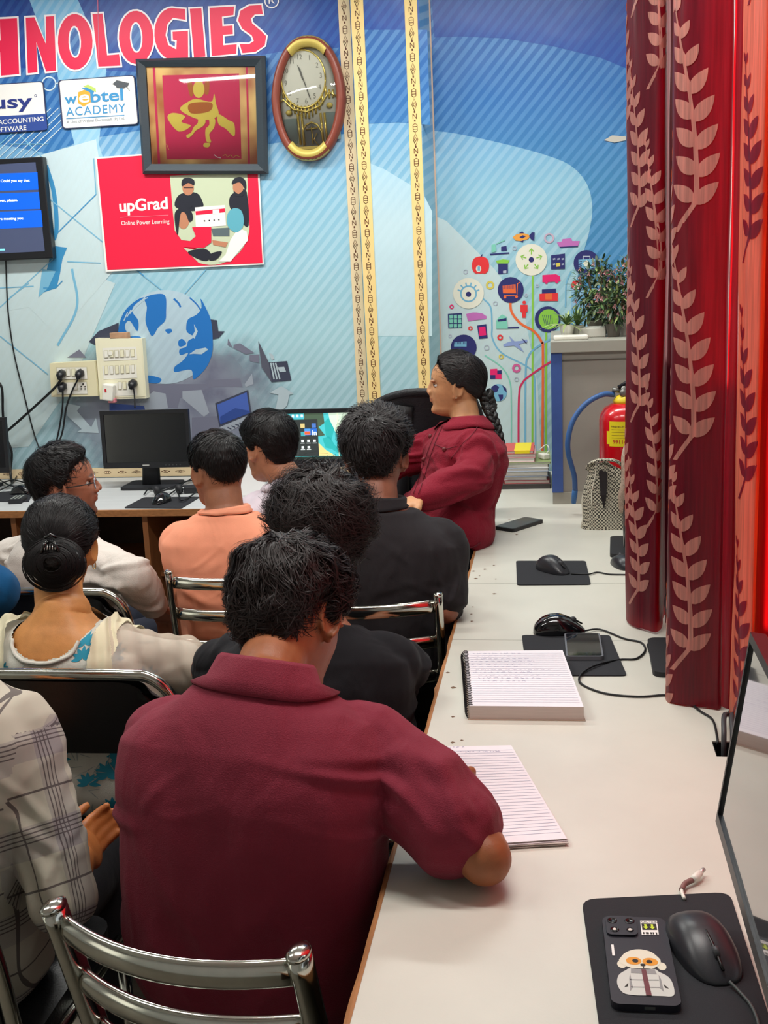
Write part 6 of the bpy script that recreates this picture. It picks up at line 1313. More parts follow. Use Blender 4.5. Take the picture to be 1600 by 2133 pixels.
        for (A_, dirs, cnt) in anchors:
            for q_ in range(cnt):
                d_ = _n(np.array(dirs[int(rngp.integers(len(dirs)))])+rngp.normal(size=3)*.22); a0 = A_+rngp.normal(size=3)*.025+d_*rngp.random()*.05; Lf = .08+.15*rngp.random(); wf = .008+.011*rngp.random(); am = famp*(.4+.9*rngp.random())
                rel = V-a0; tpar = rel@d_; cur = .012*np.sin(tpar*22+q_); side = _n(np.cross(d_, fwd)+1e-6); lat = rel@side+cur; dep = rel@_n(np.cross(side, d_)); w_t = np.clip(tpar/.02, 0, 1)*np.clip((Lf-tpar)/(Lf*.6), 0, 1)
                g = (1-1.6*(lat/wf)**2)*np.exp(-(lat/wf)**2)*w_t*np.exp(-(dep/.11)**2); V = V+Nn*(am*g)[:, None]
    V = V+Nn*off[:, None]; setV(so_, V); md = so_.modifiers.new('soften', 'SMOOTH'); md.iterations = 1
    # crease marks along the sleeves
    attach(so_, body)
    # ---------------- trousers and shoes
    mb = MB(); torso(mb, 1.0, .004, 0, .16, trousers); mb.sphere(hip-[0, 0, .02], (.17, .15, .09), trousers, 20, 12, R=Bz)
    for (a, b, c) in legs: limb(mb, [a, (a+b)/2, b], [.092, .08, .066], trousers); limb(mb, [b, (b+c)/2, c+[0, 0, .02]], [.066, .06, .05], trousers)
    attach(remesh(mb, 'trousers', trousers, voxel*1.8, 4), body)
    for (a, b, c) in legs:
        q = MB(); q.sphere(c+fwd*.05+[0, 0, -.045], (.045, .125, .042), mat('shoe_dark', (40, 34, 32), .5), 18, 10, R=Bz); q.box(c+fwd*.05+[0, 0, -.080], (.085, .25, .018), mat('shoe_sole', (70, 66, 60), .7), Bz, bev=.006); attach(q.build('shoe'), body)
    # ---------------- collar
    if collar:
        a = MB(); tn = stan(1.0); f_ = _n(fwd-tn*np.dot(fwd, tn)); r_ = np.cross(f_, tn); r_ = rt-tn*np.dot(rt, tn); r_ = _n(r_); rows = []
        cz, rt0, rb0, hgt = collar.get('z', .0), collar.get('r0', .066), collar.get('r1', .094), collar.get('h', .045); cc0 = neck+tn*cz
        for i in range(41):
            th = math.radians(-90-160+320*i/40); c_, s_ = math.cos(th), math.sin(th); d_ = r_*c_+f_*s_*.96; bk_ = max(0, -s_)
            lowr = hgt*(.95+.35*(1-bk_))
            rows.append([cc0+d_*(rt0-.004)-tn*.02, cc0+d_*(rt0-.001)+tn*.018, cc0+d_*(rt0+.004)+tn*.024, cc0+d_*(rt0+.010)+tn*.018, cc0+d_*((rt0+rb0)/2+.008)-tn*(lowr*.35), cc0+d_*(rb0+.012)-tn*(lowr-.012), cc0+d_*(rb0+.009)-tn*(lowr-.008)])
        a.grid(rows, collar.get('m', shirt), True); o_ = a.build('collar'); attach(o_, so_) if False else None
        V_ = getV(o_)-loc
        bv = BVHTree.FromPolygons([tuple(v) for v in getV(so_)], [tuple(p.vertices) for p in so_.data.polygons])
        for r_i in range(41):
            for k_, lift_ in ((4, .012), (5, .008), (6, .003)):
                ix = r_i*7+k_; h = bv.find_nearest(Vector(V_[ix]))
                if h[0] is not None: 
                    q = np.array(h[0])+np.array(h[1])*lift_; 
                    if k_ > 4 or np.dot(V_[ix]-np.array(h[0]), np.array(h[1])) < lift_: V_[ix] = q
        setV(o_, V_); o_.parent = so_
    # ---------------- hair
    info = dict(body=body, shirt=so_, H2W=H2W, M=M, head_c=head_c, rt=rt, fwd=fwd, spine=spine, stan=stan, loc=loc, hs=hsz, sh=sh, hip=hip, neck=neck)
    if hair: make_hair(info, hv, hf, hair, seed)
    return info
def make_hair(I, hv, hf, st, seed):
    rg = np.random.default_rng(seed+100); cen = np.array([0, -.012, .115])
    bvh = BVHTree.FromPolygons([tuple(v) for v in hv], hf); NA, NE = 72, 48
    az = np.linspace(0, 2*math.pi, NA, endpoint=False); el = np.linspace(-math.pi/2, math.pi/2, NE)
    R = np.zeros((NE, NA)); D = np.zeros((NE, NA, 3))
    for i in range(NE):
        for j in range(NA):
            d = np.array([math.sin(az[j])*math.cos(el[i]), math.cos(az[j])*math.cos(el[i]), math.sin(el[i])]); D[i, j] = d
            h = bvh.ray_cast(Vector(cen+d*.3), Vector(-d)); R[i, j] = .3-h[3] if h[0] is not None else .05
    line = st.get('line', [(0, 50), (30, 46), (55, 30), (75, 2), (88, -14), (97, -6), (104, 12), (116, 6), (126, -18), (145, -36), (180, -42)])
    la, le = np.array([q[0] for q in line]), np.array([q[1] for q in line])
    def mask(d):
        d = np.asarray(d); a_ = np.degrees(np.abs(np.arctan2(d[..., 0], d[..., 1]))); e_ = np.degrees(np.arcsin(np.clip(d[..., 2], -1, 1)))
        x = np.clip((e_-np.interp(a_, la, le))/st.get('soft', 7)+.5, 0, 1); return x*x*(3-2*x)
    Mk = mask(D)
    th = st.get('thick', .014); thb = st.get('fade', .35)   # thinner at the nape and sides
    e_ = np.degrees(np.arcsin(D[..., 2])); tk = th*(thb+(1-thb)*np.clip((e_+18)/50, 0, 1))
    nzv = np.zeros((NE, NA))
    for i in range(NE):
        for j in range(NA):
            d = D[i, j]; nzv[i, j] = noise.noise(Vector(d*st.get('clump', 5)+np.array([seed, 0, 0])))+.5*noise.noise(Vector(d*13+np.array([0, seed, 0])))
    extra = st.get('shape', lambda d: 0*d[..., 0])(D)
    CR = R-.004*(1-Mk)+Mk*(tk*(1+st.get('rough', .35)*nzv)+extra*1.0)
    hm = mat('hair_%s' % st.get('tone', 'black'), {'black': (17, 15, 16), 'brown': (24, 18, 18), 'soft': (24, 21, 22)}[st.get('tone', 'black')], st.get('gloss', .42), spec=.5, bump=.5, bscale=90)
    def W(p): return I['head_c']+(p-np.array([0, -.01, .115]))@I['M'].T*I['hs']
    a = MB(); P = cen+D*CR[..., None]; a.grid(W(P.reshape(-1, 3)).reshape(NE, NA, 3), hm, True, cv=True)
    # strands combed away from the crown (or towards the knot)
    N = st.get('n', 2600); d = rg.normal(size=(N*3, 3)); d /= np.linalg.norm(d, axis=1)[:, None]; d = d[mask(d) > .35][:N]; N = len(d)
    pole = _n(st.get('pole', (0.1, -.55, .83))); sgn = st.get('sgn', 1); L = st.get('len', .05); K = 7; sw = st.get('swirl', .35)
    def rad(d):
        a_ = np.arctan2(d[:, 0], d[:, 1]) % (2*math.pi)/(2*math.pi)*NA; e__ = (np.arcsin(np.clip(d[:, 2], -1, 1))+math.pi/2)/math.pi*(NE-1)
        i0 = np.clip(np.floor(e__).astype(int), 0, NE-2); j0 = np.floor(a_).astype(int) % NA; fe = e__-i0; fa = a_-np.floor(a_); j1 = (j0+1) % NA
        return (CR[i0, j0]*(1-fe)*(1-fa)+CR[i0+1, j0]*fe*(1-fa)+CR[i0, j1]*(1-fe)*fa+CR[i0+1, j1]*fe*fa)
    rnd = rg.random((N, 4)); Ls = L*(.6+.8*rnd[:, 0]); lift = st.get('lift', .004)*(rnd[:, 1]**2*1.6); dirn = rg.normal(size=(N, 3))*st.get('mess', .25); pts = []; dd = d.copy(); wav = st.get('wave', .5); cl = np.array([[noise.noise(Vector(q*6+np.array([seed, 7, 0]))), noise.noise(Vector(q*6+np.array([3, seed, 9]))), noise.noise(Vector(q*6+np.array([5, 1, seed])))] for q in d])*wav*2
    side0 = []
    for k in range(K):
        f = k/(K-1); r = rad(dd)-.002+.0025+lift*math.sin(min(1, f*1.1)*math.pi*.55)+st.get('flip', 0)*f*f*rnd[:, 2]
        pts.append(cen+dd*r[:, None])
        t = (dd-pole*np.sum(dd*pole, axis=1)[:, None]); t /= np.linalg.norm(t, axis=1)[:, None]+1e-6; cr = np.cross(dd, t)
        tt_ = t*sgn+cr*sw+dirn+cl+np.array(st.get('grav', (0, 0, -.15))); tt_ -= dd*np.sum(tt_*dd, axis=1)[:, None]; tt_ /= np.linalg.norm(tt_, axis=1)[:, None]+1e-6
        dd = dd+tt_*(Ls/(K-1)/.11)[:, None]; dd /= np.linalg.norm(dd, axis=1)[:, None]
    pts = np.array(pts)  # K,N,3
    w0 = st.get('w', .0010); V = np.zeros((N, K, 2, 3))
    for k in range(K):
        t = pts[min(k+1, K-1)]-pts[max(k-1, 0)]; n_ = pts[k]-cen; mixv = np.cross(t, n_+.08*(rnd[:, 3:4]-.5)*rg.normal(size=(N, 3))); mixv /= np.linalg.norm(mixv, axis=1)[:, None]+1e-9; ww = w0*(1-.75*(k/(K-1))**2)
        V[:, k, 0] = pts[k]+mixv*ww; V[:, k, 1] = pts[k]-mixv*ww
    Vw = W(V.reshape(-1, 3)); F = []
    for i in range(N):
        b = i*K*2
        for k in range(K-1): F.append((b+2*k, b+2*k+1, b+2*k+3, b+2*k+2))
    sm_ = mat('strand_%s' % st.get('tone', 'black'), {'black': (22, 19, 20), 'brown': (34, 25, 24), 'soft': (38, 33, 34)}[st.get('tone', 'black')], .5, spec=.28)
    a.add(Vw, F, sm_, True)
    o = a.build('hair'); V_ = getV(o)-I['loc']; setV(o, V_); o.parent = I['body']; I['hair'] = o; I['cr'] = (cen, rad, W)
def cloth(name, col, rough=.85, bs=700, bump=.25, sheen=.03, amt=.06, wr=.35):
    if name in MATS: return MATS[name]
    m = mat(name, col, rough, noise_amt=amt, nscale=12, bump=bump, bscale=bs, sheen=sheen, spec=.25); nt = m.node_tree; N, Lk = nt.nodes, nt.links; p = N['Principled BSDF']
    src = p.inputs['Normal'].links[0].from_socket; tc = N.new('ShaderNodeTexCoord'); mp = N.new('ShaderNodeMapping'); mp.inputs['Rotation'].default_value = (.3, .5, .2); mp.inputs['Scale'].default_value = (1, 1, .55); Lk.new(tc.outputs['Object'], mp.inputs[0])
    nz = N.new('ShaderNodeTexNoise'); nz.inputs['Scale'].default_value = 7; nz.inputs['Detail'].default_value = 2; nz.inputs['Distortion'].default_value = 1.4; Lk.new(mp.outputs[0], nz.inputs['Vector'])
    b = N.new('ShaderNodeBump'); b.inputs['Strength'].default_value = wr; b.inputs['Distance'].default_value = .03; Lk.new(nz.outputs['Fac'], b.inputs['Height']); Lk.new(src, b.inputs['Normal']); Lk.new(b.outputs[0], p.inputs['Normal']); return m
jeans = cloth('dark_trousers', (34, 38, 52)); blackt = cloth('black_trousers', (24, 24, 28))
def decals_on(o, polys, m, cast_dir, origin, ux, uz, loc, off=.0012):
    """lay flat printed shapes on a garment; appended to the same mesh"""
    V = getV(o); me = o.data; F = [tuple(p.vertices) for p in me.polygons]; bvh = BVHTree.FromPolygons([tuple(v) for v in V], F); bm = bmesh.new(); bm.from_mesh(me); mi = len(me.materials); me.materials.append(m)
    d = Vector(cast_dir).normalized()
    for G in polys:
        G = np.array(G); a_, b_ = G.shape[:2]; vs = {}
        for i in range(a_):
            for j in range(b_):
                p = np.array(origin)+np.array(ux)*G[i, j, 0]+np.array(uz)*G[i, j, 1]-np.array(loc)
                h = bvh.ray_cast(Vector(p)-d*.6, d)
                if h[0] is not None: vs[i, j] = bm.verts.new(h[0]-d*off)
        for i in range(a_-1):
            for j in range(b_-1):
                ks = [(i, j), (i+1, j), (i+1, j+1), (i, j+1)]
                if all(k in vs for k in ks):
                    q = [vs[k] for k in ks]
                    if max((x.co-y.co).length for x in q for y in q) < .03:
                        try: f = bm.faces.new(q); f.material_index = mi; f.smooth = True
                        except ValueError: pass
    bm.to_mesh(me); bm.free()
def petal(cx, cz, ang, L, w, n=8):
    G = []
    for i in range(n+1):
        f = i/n; ww = w*math.sin(math.pi*f**.85)**.8 if 0 < f < 1 else 0
        G.append([(cx+math.cos(ang)*L*f-math.sin(ang)*ww*k, cz+math.sin(ang)*L*f+math.cos(ang)*ww*k) for k in (-1, 0, 1)])
    return G
# ---------------------------------------------------------------- 1 man in maroon polo
def PX(px, py, Z_): return atZ(px, py, Z_)
SPEC = {}
M_maroon = cloth('maroon_pique', (122, 36, 54), .8, 500, .3, .05)
SPEC['maroon'] = person('man in a maroon polo shirt bent over the near worktop, writing', None, PX(600, 1280, 2.00), -24, -38, -12, (-.50, 1.70, .52), PX(552, 1408, 1.86), -12, (150, 92, 58), M_maroon, jeans,
    [((-.72, 1.86, .80), (-.45, 2.0, .79), (0, 0, -1), .4), (onz(1010, 1788, .80), (-.20, 1.86, .785), (0, 0, -1), .5)], sw=.205, girth=1.10, hs=1.11, bulge=.10,
    hair=dict(n=6500, thick=.020, len=.05, lift=.006, mess=.10, wave=.6, tone='brown', fade=.5, rough=.55, flip=.006, w=.0010, line=[(0, 48), (30, 42), (55, 26), (75, -2), (86, -16), (96, 0), (104, 16), (118, 6), (128, -28), (150, -50), (180, -54)]),
    collar=dict(r0=.072, r1=.100, h=.040, z=.004), shoulder_off=((-.01, .0, -.005), (.02, .04, -.005)), voxel=.004, seed=11, folds=.004, sleeve_len=.70, thick=1.08, sleeve_r=1.22, famp=.008, reach=.30)
# ---------------------------------------------------------------- 2 plaid sleeve person at the left edge
def plaid_mat():
    m, nt, p = new_mat('plaid_cotton'); N, Lk = nt.nodes, nt.links
    at = N.new('ShaderNodeAttribute'); at.attribute_name = 'weave'; sp = N.new('ShaderNodeSeparateXYZ'); Lk.new(at.outputs['Vector'], sp.inputs[0])
    def stripes(sock, per, offs, wd):
        out = None
        for o_ in offs:
            a = N.new('ShaderNodeMath'); a.operation = 'ADD'; a.inputs[1].default_value = o_; Lk.new(sock, a.inputs[0])
            b = N.new('ShaderNodeMath'); b.operation = 'PINGPONG'; b.inputs[1].default_value = per/2; Lk.new(a.outputs[0], b.inputs[0])
            c = N.new('ShaderNodeMath'); c.operation = 'LESS_THAN'; c.inputs[1].default_value = wd; Lk.new(b.outputs[0], c.inputs[0])
            if out is None: out = c.outputs[0]
            else: d = N.new('ShaderNodeMath'); d.operation = 'MAXIMUM'; Lk.new(out, d.inputs[0]); Lk.new(c.outputs[0], d.inputs[1]); out = d.outputs[0]
        return out
    base = N.new('ShaderNodeMix'); base.data_type = 'RGBA'; base.inputs[6].default_value = lin((182, 176, 160)); base.inputs[7].default_value = lin((138, 130, 134))
    w1 = stripes(sp.outputs['X'], .16, (.0,), .028); w2 = stripes(sp.outputs['Y'], .15, (.03,), .026); ad = N.new('ShaderNodeMath'); ad.operation = 'ADD'; Lk.new(w1, ad.inputs[0]); Lk.new(w2, ad.inputs[1]); hf_ = N.new('ShaderNodeMath'); hf_.operation = 'MULTIPLY'; hf_.inputs[1].default_value = .42; Lk.new(ad.outputs[0], hf_.inputs[0]); Lk.new(hf_.outputs[0], base.inputs[0])
    t1_ = stripes(sp.outputs['X'], .16, (.0, .007, .014, .021), .0011); t2_ = stripes(sp.outputs['Y'], .15, (.03, .037, .044, .051), .0011); d1_ = stripes(sp.outputs['X'], .16, (.08,), .0018); d2_ = stripes(sp.outputs['Y'], .15, (.105,), .0018)
    mxs = None
    for q in (t1_, t2_, d1_, d2_):
        if mxs is None: mxs = q
        else: d = N.new('ShaderNodeMath'); d.operation = 'MAXIMUM'; Lk.new(mxs, d.inputs[0]); Lk.new(q, d.inputs[1]); mxs = d.outputs[0]
    k_ = N.new('ShaderNodeMath'); k_.operation = 'MULTIPLY'; k_.inputs[1].default_value = .82; Lk.new(mxs, k_.inputs[0])
    f = N.new('ShaderNodeMix'); f.data_type = 'RGBA'; Lk.new(k_.outputs[0], f.inputs[0]); Lk.new(base.outputs[2], f.inputs[6]); f.inputs[7].default_value = lin((62, 50, 54)); Lk.new(f.outputs[2], p.inputs['Base Color']); p.inputs['Roughness'].default_value = .85; MATS['plaid'] = m; return m
M_plaid = plaid_mat()
shp = PX(70, 1530, 1.95)
pelb = PX(128, 1868, 1.87); pwri = PX(168, 1790, 2.02)
SPEC['plaid'] = person('person in a grey checked shirt, cut by the left edge, one forearm raised', None, (-1.09, 1.78, 1.18), 5, -15, 0, (-1.09, 1.66, .50), (-1.035, 1.68, 1.06), 0, (176, 104, 52), M_plaid, blackt,
    [((-1.30, 1.75, .78), (-1.15, 1.98, .74)), (pelb, pwri, (.3, .9, .2), .75)], sleeve='elbow', sw=.20, girth=1.0, hair=dict(n=1500), seed=12, folds=.005, collar=dict(), voxel=.0045)
I = SPEC['plaid']; so_ = I['shirt']; V = getV(so_)+I['loc']; S0, E_ = I['sh'][1], pelb; ax = _n(E_-S0); e1 = _n(np.cross(ax, [0, 1., 0])); e2 = np.cross(ax, e1); rel = V-S0; along = rel@ax; th = np.arctan2(rel@e1, rel@e2)
arm = (np.linalg.norm(rel-np.outer(along, ax), axis=1) < .085)&(along > -.0)
me = so_.data; L_ = np.empty(len(me.loops), dtype=np.int32); me.loops.foreach_get('vertex_index', L_); Wc = np.zeros((len(L_), 3))
WA = np.zeros((len(V), 3)); WA[:, 0] = th*.065; WA[:, 1] = along; WT = np.zeros((len(V), 3)); WT[:, 0] = V[:, 0]-S0[0]; WT[:, 1] = -(V[:, 2]-S0[2])+.02
for p in me.polygons:
    ids = list(p.loop_indices); vs = L_[ids]; isarm = arm[vs].mean() > .5
    if isarm and np.ptp(th[vs]) > 3: WW = WA[vs].copy(); WW[:, 0] = np.where(th[vs] < 0, WW[:, 0]+2*math.pi*.065, WW[:, 0])
    else: WW = WA[vs] if isarm else WT[vs]
    Wc[ids] = WW
Wc += 10; at = me.attributes.new('weave', 'FLOAT_VECTOR', 'CORNER'); at.data.foreach_set('vector', Wc.reshape(-1))
# ---------------------------------------------------------------- 3 woman with the hair knot
M_dress = cloth('white_cotton', (206, 206, 196), .8)
SPEC['bun'] = I = person('woman with a black hair knot, cream scarf over a white dress with blue flowers', None, PX(126, 1138, 2.68), 16, -14, 2, (-1.08, 2.44, .52), PX(128, 1262, 2.60), 0, (196, 136, 78), M_dress, blackt,
    [((-1.32, 2.52, .80), (-1.10, 2.72, .72)), ((-.825, 2.48, .75), (-.93, 2.72, .70))], shoulder_off=((0, 0, -.01), (-.012, 0, -.03)), sleeve='short', sw=.172, girth=1.25, fem=True, hs=.95, low_neck=False, reach=.3, seed=13, famp=.0025, folds=.0015, bulge=.05,
    hair=dict(n=6500, thick=.016, fade=.8, pole=(0, -.93, -.12), sgn=-1, len=.075, swirl=.12, mess=.05, wave=.25, grav=(0, 0, 0), rough=.2, gloss=.34, lift=.003, w=.0008, tone='black', line=[(0, 52), (40, 40), (70, 14), (90, 6), (105, 4), (120, -16), (150, -34), (180, -40)]))
# low cut back: bare skin panel above the dress
H2W = I['H2W']; body = I['body']; loc = I['loc']
def knot(I, c, r, label_, seed=3):
    hm = MATS['hair_black']; a = MB(); a.sphere(H2W(c), np.array(r)*1.0, hm, 22, 16, R=I['M']); a.sphere(H2W(np.array(c)+[.030, .0, -.02]), np.array(r)*.8, hm, 18, 12, R=I['M']); a.sphere(H2W(np.array(c)+[-.034, .006, -.012]), np.array(r)*.78, hm, 18, 12, R=I['M']); a.sphere(H2W(np.array(c)+[.0, .012, -.045]), np.array(r)*.85, hm, 18, 12, R=I['M'])
    o = remesh(a, 'hair_knot', hm, .004, 4); V = getV(o)-I['loc']; setV(o, V); o.parent = I['hair']
    rg = np.random.default_rng(seed); b = MB(); sm = MATS['strand_black']
    for k in range(420):
        t0 = rg.random()*6.28; f = .25+.75*rg.random(); pts = []
        for q in range(8): t = t0+q*.16; ct, st_ = math.cos(t), math.sin(t); rr = 1.04; pts.append(H2W(np.array(c)+[.0, 0, -.016]+np.array([r[0]*1.45*f*ct, -r[1]*rr*math.sqrt(max(0, 1-f*f))-.004, r[2]*1.5*f*st_])))
        b.tube(pts, [.0006]*8, sm, 3, caps=False)
    o = b.build('wound_strands'); V = getV(o)-I['loc']; setV(o, V); o.parent = I['hair']
knot(I, (0.004, -.122, .088), (.052, .040, .044), '')
a = MB(); M_clip = mat('hair_clip_black', (16, 16, 18), .15, coat=.6)
for sx in (-1, 1): a.tube(smooth_path([H2W((sx*.004, -.150, .128)), H2W((sx*.012, -.166, .118)), H2W((sx*.022, -.160, .098))], 4), [.004]*8+[.0025], M_clip, 6)
a.tube([H2W((-.014, -.150, .134)), H2W((0, -.153, .142)), H2W((.014, -.150, .134))], .0035, M_clip, 6); o = a.build('claw_clip'); V = getV(o)-loc; setV(o, V); o.parent = I['hair']
a = MB()
for q in range(5): a.tube([H2W((-.012+q*.006, -.163, .118)), H2W((-.012+q*.006, -.168, .106))], .0012, mat('clip_steel', (210, 210, 206), .2, metal=.8), 5)
o = a.build('clip_teeth'); V = getV(o)-loc; setV(o, V); o.parent = I['hair']
a = MB(); a.tube([H2W((.078+.004*math.sin(t), -.002, .066+.010*math.cos(t))) for t in np.linspace(0, 6.28, 14)], .0011, mat('earring_gold', (220, 190, 110), .25, metal=.8), 5); o = a.build('earring'); attach(o, body)
def neck_opening(I, cpx, dirn, r_, skin_name, off=.004):
    """cut a scoop out of the dress at the back so that the skin shows"""
    so_ = I['shirt']; bm = bmesh.new(); bm.from_mesh(so_.data); kill = []
    for v in bm.verts:
        if cpx(np.array(v.co)+I['loc']): kill.append(v)
    bmesh.ops.delete(bm, geom=kill, context='VERTS'); bm.to_mesh(so_.data); bm.free()
bc = PX(120, 1300, 2.45)
def in_scoop(p):
    c = RW.T@(p-CPOS); 
    q = p-I['neck']; x = q@I['rt']; z = q[2]; return q@I['fwd'] < .06 and (abs(x+.005)/.105)**2+((z-.02)/.105)**2 < 1 and z > -.13-.25*x
neck_opening(I, in_scoop, None, 0, '')
V = getV(body); Nb = getN(body); q = V+loc-I['neck']; x = q@I['rt']; z = q[:, 2]; msk = ((np.abs(x)/.135)**2+((z-.0)/.20)**2 < 1)&(z < .06)&(q@I['fwd'] < .02)
sm_ = np.clip(1.6-1.6*((np.abs(x)/.135)**2+((z)/.20)**2), 0, 1)*msk; V = V+Nb*(.010*sm_)[:, None]; setV(body, V)
# flowers of the dress
o_w = np.array([I['neck'][0], 0, I['neck'][2]]); fl = mat('flower_blue', (38, 140, 168), .8); fd = mat('flower_line', (150, 160, 160), .8); pol = []; pl2 = []
rg = np.random.default_rng(5)
for (cx, cz, sc) in ((-.055, -.128, .75), (.035, -.122, .7), (-.01, -.155, .9), (.085, -.085, .7), (-.1, -.11, .6), (-.035, -.215, 1.0), (-.10, -.185, .8), (.055, -.135, .7), (.085, -.06, .6), (.075, -.20, .6), (-.10, -.45, 1), (.02, -.47, 1), (.12, -.44, .9), (.16, -.50, .9), (.06, -.53, .9), (-.04, -.52, 1), (.11, -.57, .9), (.2, -.56, .9), (0, -.6, .9), (.17, -.63, .9), (-.15, -.3, .9), (.14, -.28, .8), (.13, -.10, .9), (.19, -.16, .9), (.24, -.24, .9), (.16, -.2, .9), (.22, -.3, .9), *[(-.05+.24*rg.random(), -.2-.35*rg.random(), .8+.3*rg.random()) for _ in range(22)], (.0, -.33, .9), (.2, -.36, .9), (-.2, -.4, .8)):
    for k in range(7): an = math.radians(-10+200*k/6*1.0); pol.append(petal(cx, cz, an, .032*sc, .0065*sc))
    for k in range(3): an = rg.random()*6.28; pl2.append(petal(cx+.05*math.cos(an), cz+.05*math.sin(an)*.6, rg.random()*6.28, .035*sc, .0012, 5))
decals_on(I['shirt'], pol, fl, (0, 1, 0), o_w, (1, 0, 0), (0, 0, 1), loc); decals_on(I['shirt'], pl2, fd, (0, 1, 0), o_w, (1, 0, 0), (0, 0, 1), loc)
# cream scarf: cloth lying over both shoulders
def scarf(I, name, pred, off, m, amp, freq, par=None):
    so_ = I['shirt']; V = getV(so_); Nn = getN(so_); F = [tuple(p.vertices) for p in so_.data.polygons if p.material_index == 0]; P = V+I['loc']; keep = np.array([pred(p) for p in P]); F = [f for f in F if all(keep[i] for i in f)]
    use = sorted({i for f in F for i in f}); mp = {k: i for i, k in enumerate(use)}; V2 = V[use]; N2 = Nn[use]
    for i in range(len(V2)):
        p = P[use[i]]; ang = math.atan2(p[1]-I['neck'][1], p[0]-I['neck'][0]); n_ = math.sin((p[0]*6+p[1]*3)*freq+5*noise.noise(Vector(p*3)))*amp*1.2+noise.noise(Vector(p*8))*amp; V2[i] = V2[i]+N2[i]*(off+n_)
    b = MB(); b.add(V2, [tuple(mp[k] for k in f) for f in F], m, True); o = b.build(name); md = o.modifiers.new('s', 'SMOOTH'); md.iterations = 4; o.parent = I['body']; return o
M_scarf, nt_, p_ = new_mat('cream_voile'); p_.inputs['Base Color'].default_value = lin((222, 214, 182)); p_.inputs['Roughness'].default_value = .8; p_.inputs['Alpha'].default_value = .84; MATS['scarf'] = M_scarf
M_scarf2, nt_, p_ = new_mat('cream_voile_thin'); p_.inputs['Base Color'].default_value = lin((206, 190, 172)); p_.inputs['Roughness'].default_value = .8; p_.inputs['Alpha'].default_value = .55; MATS['scarf2'] = M_scarf2
nk = I['neck']; rt_ = I['rt']
bvs = BVHTree.FromPolygons([tuple(v) for v in getV(I['shirt'])], [tuple(p.vertices) for p in I['shirt'].data.polygons]); pts = []
for k in range(41):
    t = math.radians(180+180*k/40); x = -.005+.106*math.cos(t); z = .02+.107*math.sin(t); z = max(z, -.13-.25*x); p = nk+rt_*x+np.array([0, -.14, z])-loc; h = bvs.find_nearest(Vector(p)); pts.append(np.array(h[0])+np.array(h[1])*.001)
for _ in range(3): pts = [pts[0]]+[(pts[i-1]+2*pts[i]+pts[i+1])/4 for i in range(1, len(pts)-1)]+[pts[-1]]
o = MB().tube(pts, .0045, M_dress, 8).build('neckline_binding'); o.parent = I['shirt']
scarf(I, 'scarf', lambda p: (p-nk)@rt_ < -.082-.10*max(0, (p-nk)[2]+.05) and p[2] > .62, .014, M_scarf, .0045, 26)
scarf(I, 'scarf', lambda p: (p-nk)@rt_ > .088+.10*min(0, (p-nk)[2]+.05)*-1 and p[2] > .66, .013, M_scarf2, .0024, 20)
scarf(I, 'scarf_edge', lambda p: .088 < (p-nk)@rt_+.10*min(0, (p-nk)[2]+.05) < .125-.10*min(0, (p-nk)[2]) and p[2] > .66, .018, M_scarf, .004, 30)
# ---------------------------------------------------------------- 4 man with glasses in white kurta, turned to the right
M_kurta = cloth('white_kurta', (212, 204, 196), .75, 300, .2)
SPEC['glasses'] = I = person('man with glasses in a white kurta, head turned to the right', None, PX(128, 1008, 3.62), -69, 2, 0, (-1.52, 3.30, .52), PX(140, 1100, 3.50), -32, (160, 104, 80), M_kurta, jeans,
    [((-1.74, 3.38, .80), (-1.66, 3.58, .66)), (PX(275, 1200, 3.35), PX(322, 1262, 3.5), (0, 0, -1), .5)], sleeve='long', sw=.19, girth=1.15, hs=1.0, seed=14, stubble=.5,
    hair=dict(n=3600, thick=.020, fade=.35, len=.045, lift=.006, mess=.2, eyes=True, tone='black', swirl=.2, wave=.3, line=[(0, 46), (30, 44), (50, 40), (66, 30), (76, 12), (86, -4), (94, 2), (104, 14), (118, 6), (128, -18), (150, -36), (180, -40)]))
a = MB(); H2W = I['H2W']; M_spec = mat('spectacle_metal', (150, 160, 170), .25, metal=.7); M_temple = mat('spectacle_black', (16, 16, 18), .3)
for sx in (-1, 1):
    a.tube([H2W((sx*.033+.024*math.cos(t), .094-.002*abs(math.cos(t)), .112+.018*math.sin(t))) for t in np.linspace(0, 6.28, 22)], .0013, M_spec, 6, caps=False); a.tube([H2W((sx*.057, .090, .117)), H2W((sx*.073, .060, .116)), H2W((sx*.079, .005, .114)), H2W((sx*.078, -.018, .100))], .0018, M_temple, 6)
a.tube([H2W((-.010, .096, .116)), H2W((0, .100, .118)), H2W((.010, .096, .116))], .0012, M_spec, 6); o = a.build('spectacles'); attach(o, I['body'])
# ---------------------------------------------------------------- 5 person in blue at the very edge
SPEC['blue'] = person('person in a deep blue shirt barely visible at the left edge of the photo', None, PX(-95, 1060, 3.1), 20, -5, 0, (-1.80, 2.78, .52), PX(-105, 1150, 3.08), 0, (150, 96, 66), cloth('teal_blue_cloth', (10, 74, 120)), blackt,
    [((-2.05, 2.9, .8), (-1.9, 3.12, .75)), ((-1.575, 2.88, .80), (-1.7, 3.12, .75))], sw=.185, hair=dict(n=1200), seed=15, voxel=.006)
